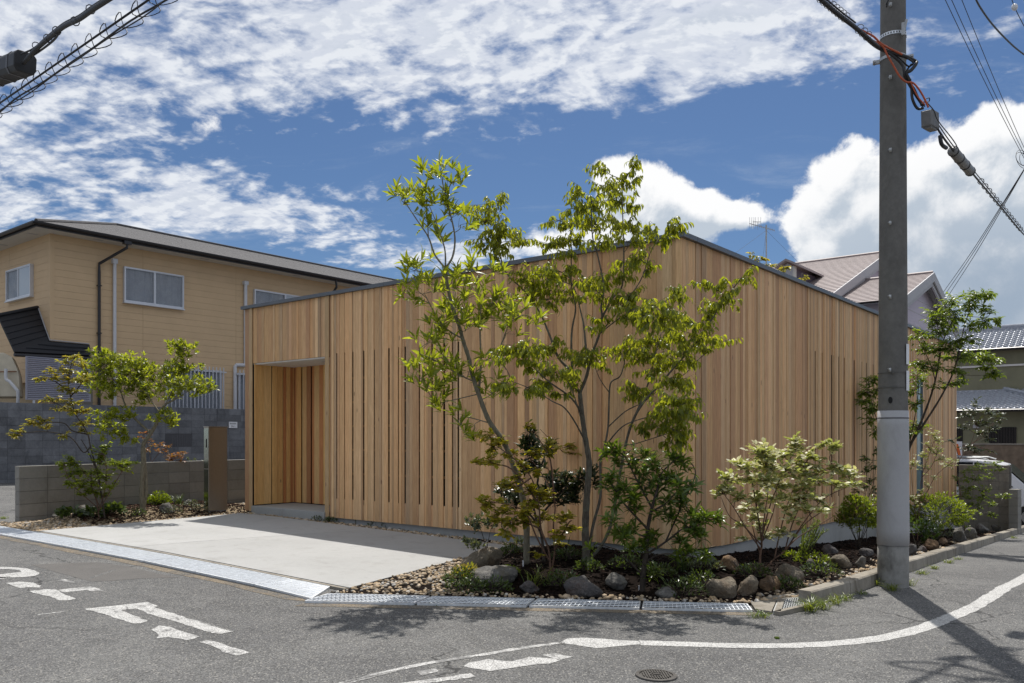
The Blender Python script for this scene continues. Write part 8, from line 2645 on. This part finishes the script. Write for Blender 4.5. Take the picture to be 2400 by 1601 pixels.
# leaves peeping over the roof
def over_roof():
    Y = 26.0
    for px, py, sprays, lab in ((1790, 640, [(1762, 595, 8, 10, 4), (1772, 612, 10, 8, 5), (1790, 608, 12, 8, 5), (1798, 622, 12, 6, 5), (1812, 618, 6, 5, 2)], 'yellow-green treetop left of the dormer, showing over the coping'),
                                (1842, 650, [(1838, 630, 12, 7, 6), (1848, 625, 8, 6, 3), (1828, 636, 8, 4, 3)], 'yellow-green treetop in front of the dormer'),
                                (1885, 665, [(1885, 652, 10, 5, 5), (1890, 648, 5, 4, 2)], 'small yellow-green treetop right of the dormer')):
        b = uv(5.0 + (px - 1790) * .012, -1.6 - (px - 1790) * 0.002, 0.3)
        # keep it inside the courtyard line of sight: stand it behind the front wall
        q = (px - 1200) / F
        v = -1.5
        u = (q * (CY + ND.y * v) - CX - ND.x * v) / (RD.x - q * RD.y)
        b = uv(u, v, Z_WT - 0.2)
        t = Plant('courtyard_treetop', lab, 'tree', b, 'bark_light', 'lf_yellow', leaf_geo(.075, .04, .4, .2, 3), 'courtyard treetops')
        t.limb([(px, py), (px - 6, py - 15), (sprays[0][0], sprays[0][1])], .008, .003, 0.1)
        for c in sprays: t.clump(*c, 'alt', 7, 1.0, None)
        t.finish(0)
over_roof()
# weeds along the kerb and drain
def weeds():
    for px, py, n, L, lab in ((1785, 1446, 40, .10, 'weed tuft at the right end of the drain'), (1770, 1448, 20, .08, 'tiny weed tuft left of the drain-end weed'), (1900, 1434, 70, .22, 'tall grass weed in front of the sump grating'), (1928, 1428, 60, .18, 'grass weed right of the sump grating'), (1960, 1416, 45, .14, 'grass weed at the kerb foot, left of the pole'), (1985, 1408, 35, .12, 'short grass weed at the kerb foot nearer the pole'), (2020, 1394, 25, .09, 'thin weed strip at the kerb foot near the pole'),
                              (2062, 1372, 60, .16, 'grass weed at the left foot of the pole'), (2090, 1384, 60, .14, 'grass weed before the pole foot'), (2130, 1372, 40, .13, 'grass weed at the right foot of the pole'), (2160, 1346, 50, .10, 'low grass weed at the kerb right of the pole'), (2190, 1334, 50, .10, 'second low grass weed right of the pole'), (2222, 1320, 50, .10, 'third low grass weed right of the pole'), (2245, 1312, 40, .09, 'fourth low grass weed right of the pole'), (2375, 1262, 50, .10, 'low grass weed at the far end of the kerb'),
                              (1015, 1417, 14, .05, 'tiny weed under the drain by the gravel wedge')):
        p = gpt(px, py)
        r = tuft(lab, p, n, L, 'lf_grass', 'weed_tuft', 'weeds along kerb and drain', 0.75, 0.007)
    for px, py in ((2040, 1383), (2145, 1352), (2175, 1340), (2207, 1327)):
        pass
weeds()
# dry grass at the far left by the wall foot
for px, py in ((8, 1216),):
    tuft('dry grass strip at the left foot of the low block wall', gpt(px, py), 60, .10, 'lf_grass', 'weed_tuft', 'weeds along kerb and drain', .9, .006)

# ================================================================== ROCKS
def rock(px, py, wpx, hpx, m, label, tilt=0.0, seed=0, deep=0.8, fn=None, group='boulders of the corner bed', angular=0.0):
    b = bpv(px, 1.25 - max(0, 1265 - py) * .012) if (fn is None and px > 2225) else (fn or bgpt)(px, py)
    w = wpx / F * b.y; h = hpx / F * b.y
    bm = bmesh.new(); bmesh.ops.create_icosphere(bm, subdivisions=4, radius=1.0)
    sv = Vector((seed * 3.7, seed * 1.3, seed * 7.1))
    for v in bm.verts:
        p = v.co.copy()
        # a few flattened facets
        for k in range(6):
            nrm = Vector((math.sin(seed * 5 + k * 2.3), math.cos(seed * 3 + k * 1.7), math.sin(seed * 2 + k * 4.1))).normalized()
            d = p.dot(nrm) - (0.74 - angular * .12)
            if d > 0: p -= nrm * d * 0.85
        p *= 1 + 0.20 * mnoise.noise(p * 1.4 + sv) + 0.09 * mnoise.noise(p * 3.7 + sv) + 0.04 * mnoise.noise(p * 9 + sv)
        v.co = p
    Rm = Matrix.Rotation(tilt, 3, 'Y')
    xs = []; zs = []
    for v in bm.verts:
        v.co = Vector((v.co.x, v.co.y * deep, v.co.z))
        xs.append(v.co.x); zs.append(v.co.z)
    sx = w / (max(xs) - min(xs)); 
    for v in bm.verts:
        q = Vector((v.co.x * sx * 1.0, v.co.y * sx, v.co.z * (h * 1.35) / (max(zs) - min(zs))))
        v.co = Rm @ q
    zc = h * 0.36
    me = bpy.data.meshes.new('boulder'); bm.to_mesh(me); bm.free()
    o = link('boulder', me, M[m], None, True)
    o.location = b + Vector((0, w * deep * .28, zc))
    tag(o, label, 'rock', group)
    return o
for k, a in enumerate([
    (1160, 1374, 118, 44, 'rock_grey', 'long low dark boulder at the left end of the corner bed', 0.04), (1128, 1336, 108, 46, 'rock_tan', 'pale sloping boulder touching the driveway edge', -0.35), (1242, 1391, 48, 26, 'rock_dark', 'small black rock near the drain below the slim tree', 0.0),
    (1370, 1402, 94, 46, 'rock_dark', 'big dark reddish round rock close to the drain', 0.1), (1445, 1383, 52, 40, 'rock_grey', 'pale grey angular rock right of the big dark one', -0.2), (1561, 1404, 50, 26, 'rock_grey', 'small grey rock beside the drain, right of the whorled shrub trunk', 0.05),
    (1699, 1403, 74, 50, 'rock_tan', 'egg-shaped tan rock leaning left behind the drain end', 0.45), (1755, 1398, 40, 50, 'rock_tan', 'pale upright tan rock right of the egg-shaped one', 0.5), (1810, 1386, 50, 38, 'rock_rust', 'rusty brown rock right of the pale upright one', 0.4),
    (1853, 1362, 66, 38, 'rock_tan', 'long tan boulder under the silvery shrub', 0.4), (1710, 1340, 50, 34, 'rock_rust', 'dark red rock against the plinth under the silvery shrub', 0.3), (1902, 1330, 22, 20, 'rock_grey', 'small grey stone under the lime-yellow plant', 0), (1977, 1331, 52, 30, 'rock_tan', 'tan boulder left of the pole under the bright bush', 0.25),
    (2020, 1332, 26, 28, 'rock_grey', 'small grey rock just left of the pole', 0.3), (1948, 1298, 38, 20, 'rock_dark', 'dark flat rock behind the tan boulder left of the pole', 0.1), (2033, 1304, 34, 18, 'rock_dark', 'dark rock under the bush left of the pole', 0.1),
    (2137, 1303, 26, 28, 'rock_dark', 'black rock at the right side of the pole', 0.4), (2163, 1296, 24, 16, 'rock_dark', 'small dark rock right of the black one', 0.1), (2188, 1292, 36, 26, 'rock_rust', 'orange-brown rock right of the pole', 0.2), (2213, 1279, 22, 18, 'rock_rust', 'smaller orange-brown rock behind the first', 0.3),
    (2252, 1270, 40, 32, 'rock_grey', 'pale grey leaning boulder below the far dense bush', 0.6), (2277, 1262, 32, 26, 'rock_grey', 'grey angular boulder right of the leaning one', 0.4), (2304, 1238, 30, 20, 'rock_grey', 'grey boulder behind the far gravel', 0.3), (2345, 1243, 36, 24, 'rock_grey', 'grey boulder at the foot of the block pier', 0.1), (2343, 1219, 34, 26, 'rock_tan', 'square-shouldered stone leaning on the far block wall', 0.0)]):
    rock(*a, seed=k + 1, angular=1.0 if k in (4, 20, 21, 24) else 0.3)
for k, a in enumerate([(388, 1202, 38, 22, 'rock_grey', 'pale grey garden rock beside the lime ball plant', .2), (195, 1197, 36, 12, 'rock_grey', 'flat grey stone under the yellow-green shrub', 0), (130, 1215, 24, 12, 'rock_grey', 'pale stone at the left corner of the low wall', .1), (440, 1183, 20, 12, 'rock_grey', 'pale stone below the grey-green shrub', 0), (246, 1190, 20, 10, 'rock_grey', 'small stone behind the spindly shrub stems', 0)]):
    rock(*a, seed=40 + k, fn=lgpt, group='rocks of the left garden')
# pale stake tips / tags at the trunks
for px, py, lab in ((1226, 1328, 'small white plant label at the slim trunk'), (1378, 1336, 'small white plant label at the broad trunk'), (1498, 1388, 'small white plant label at the whorled shrub trunk')):
    b = bgpt(px, py)
    mb = MB(); mb.cbox(b + Vector((0, 0, .03)), (.012, 0, 0), (0, .006, 0), (0, 0, .06)); o = mb.build('plant_label', M['sign_white']); tag(o, lab, 'plant label', 'plant labels')
# fallen stone on road
p = gpt(1821, 1497); mb = MB(); mb.cbox(p + Vector((0, 0, .006)), (.03, 0, 0), (0, .03, 0), (0, 0, .012)); o = mb.build('fallen_leaf', M['lf_lime']); tag(o, 'fallen yellow-green leaf lying above the white edge line', 'leaf')
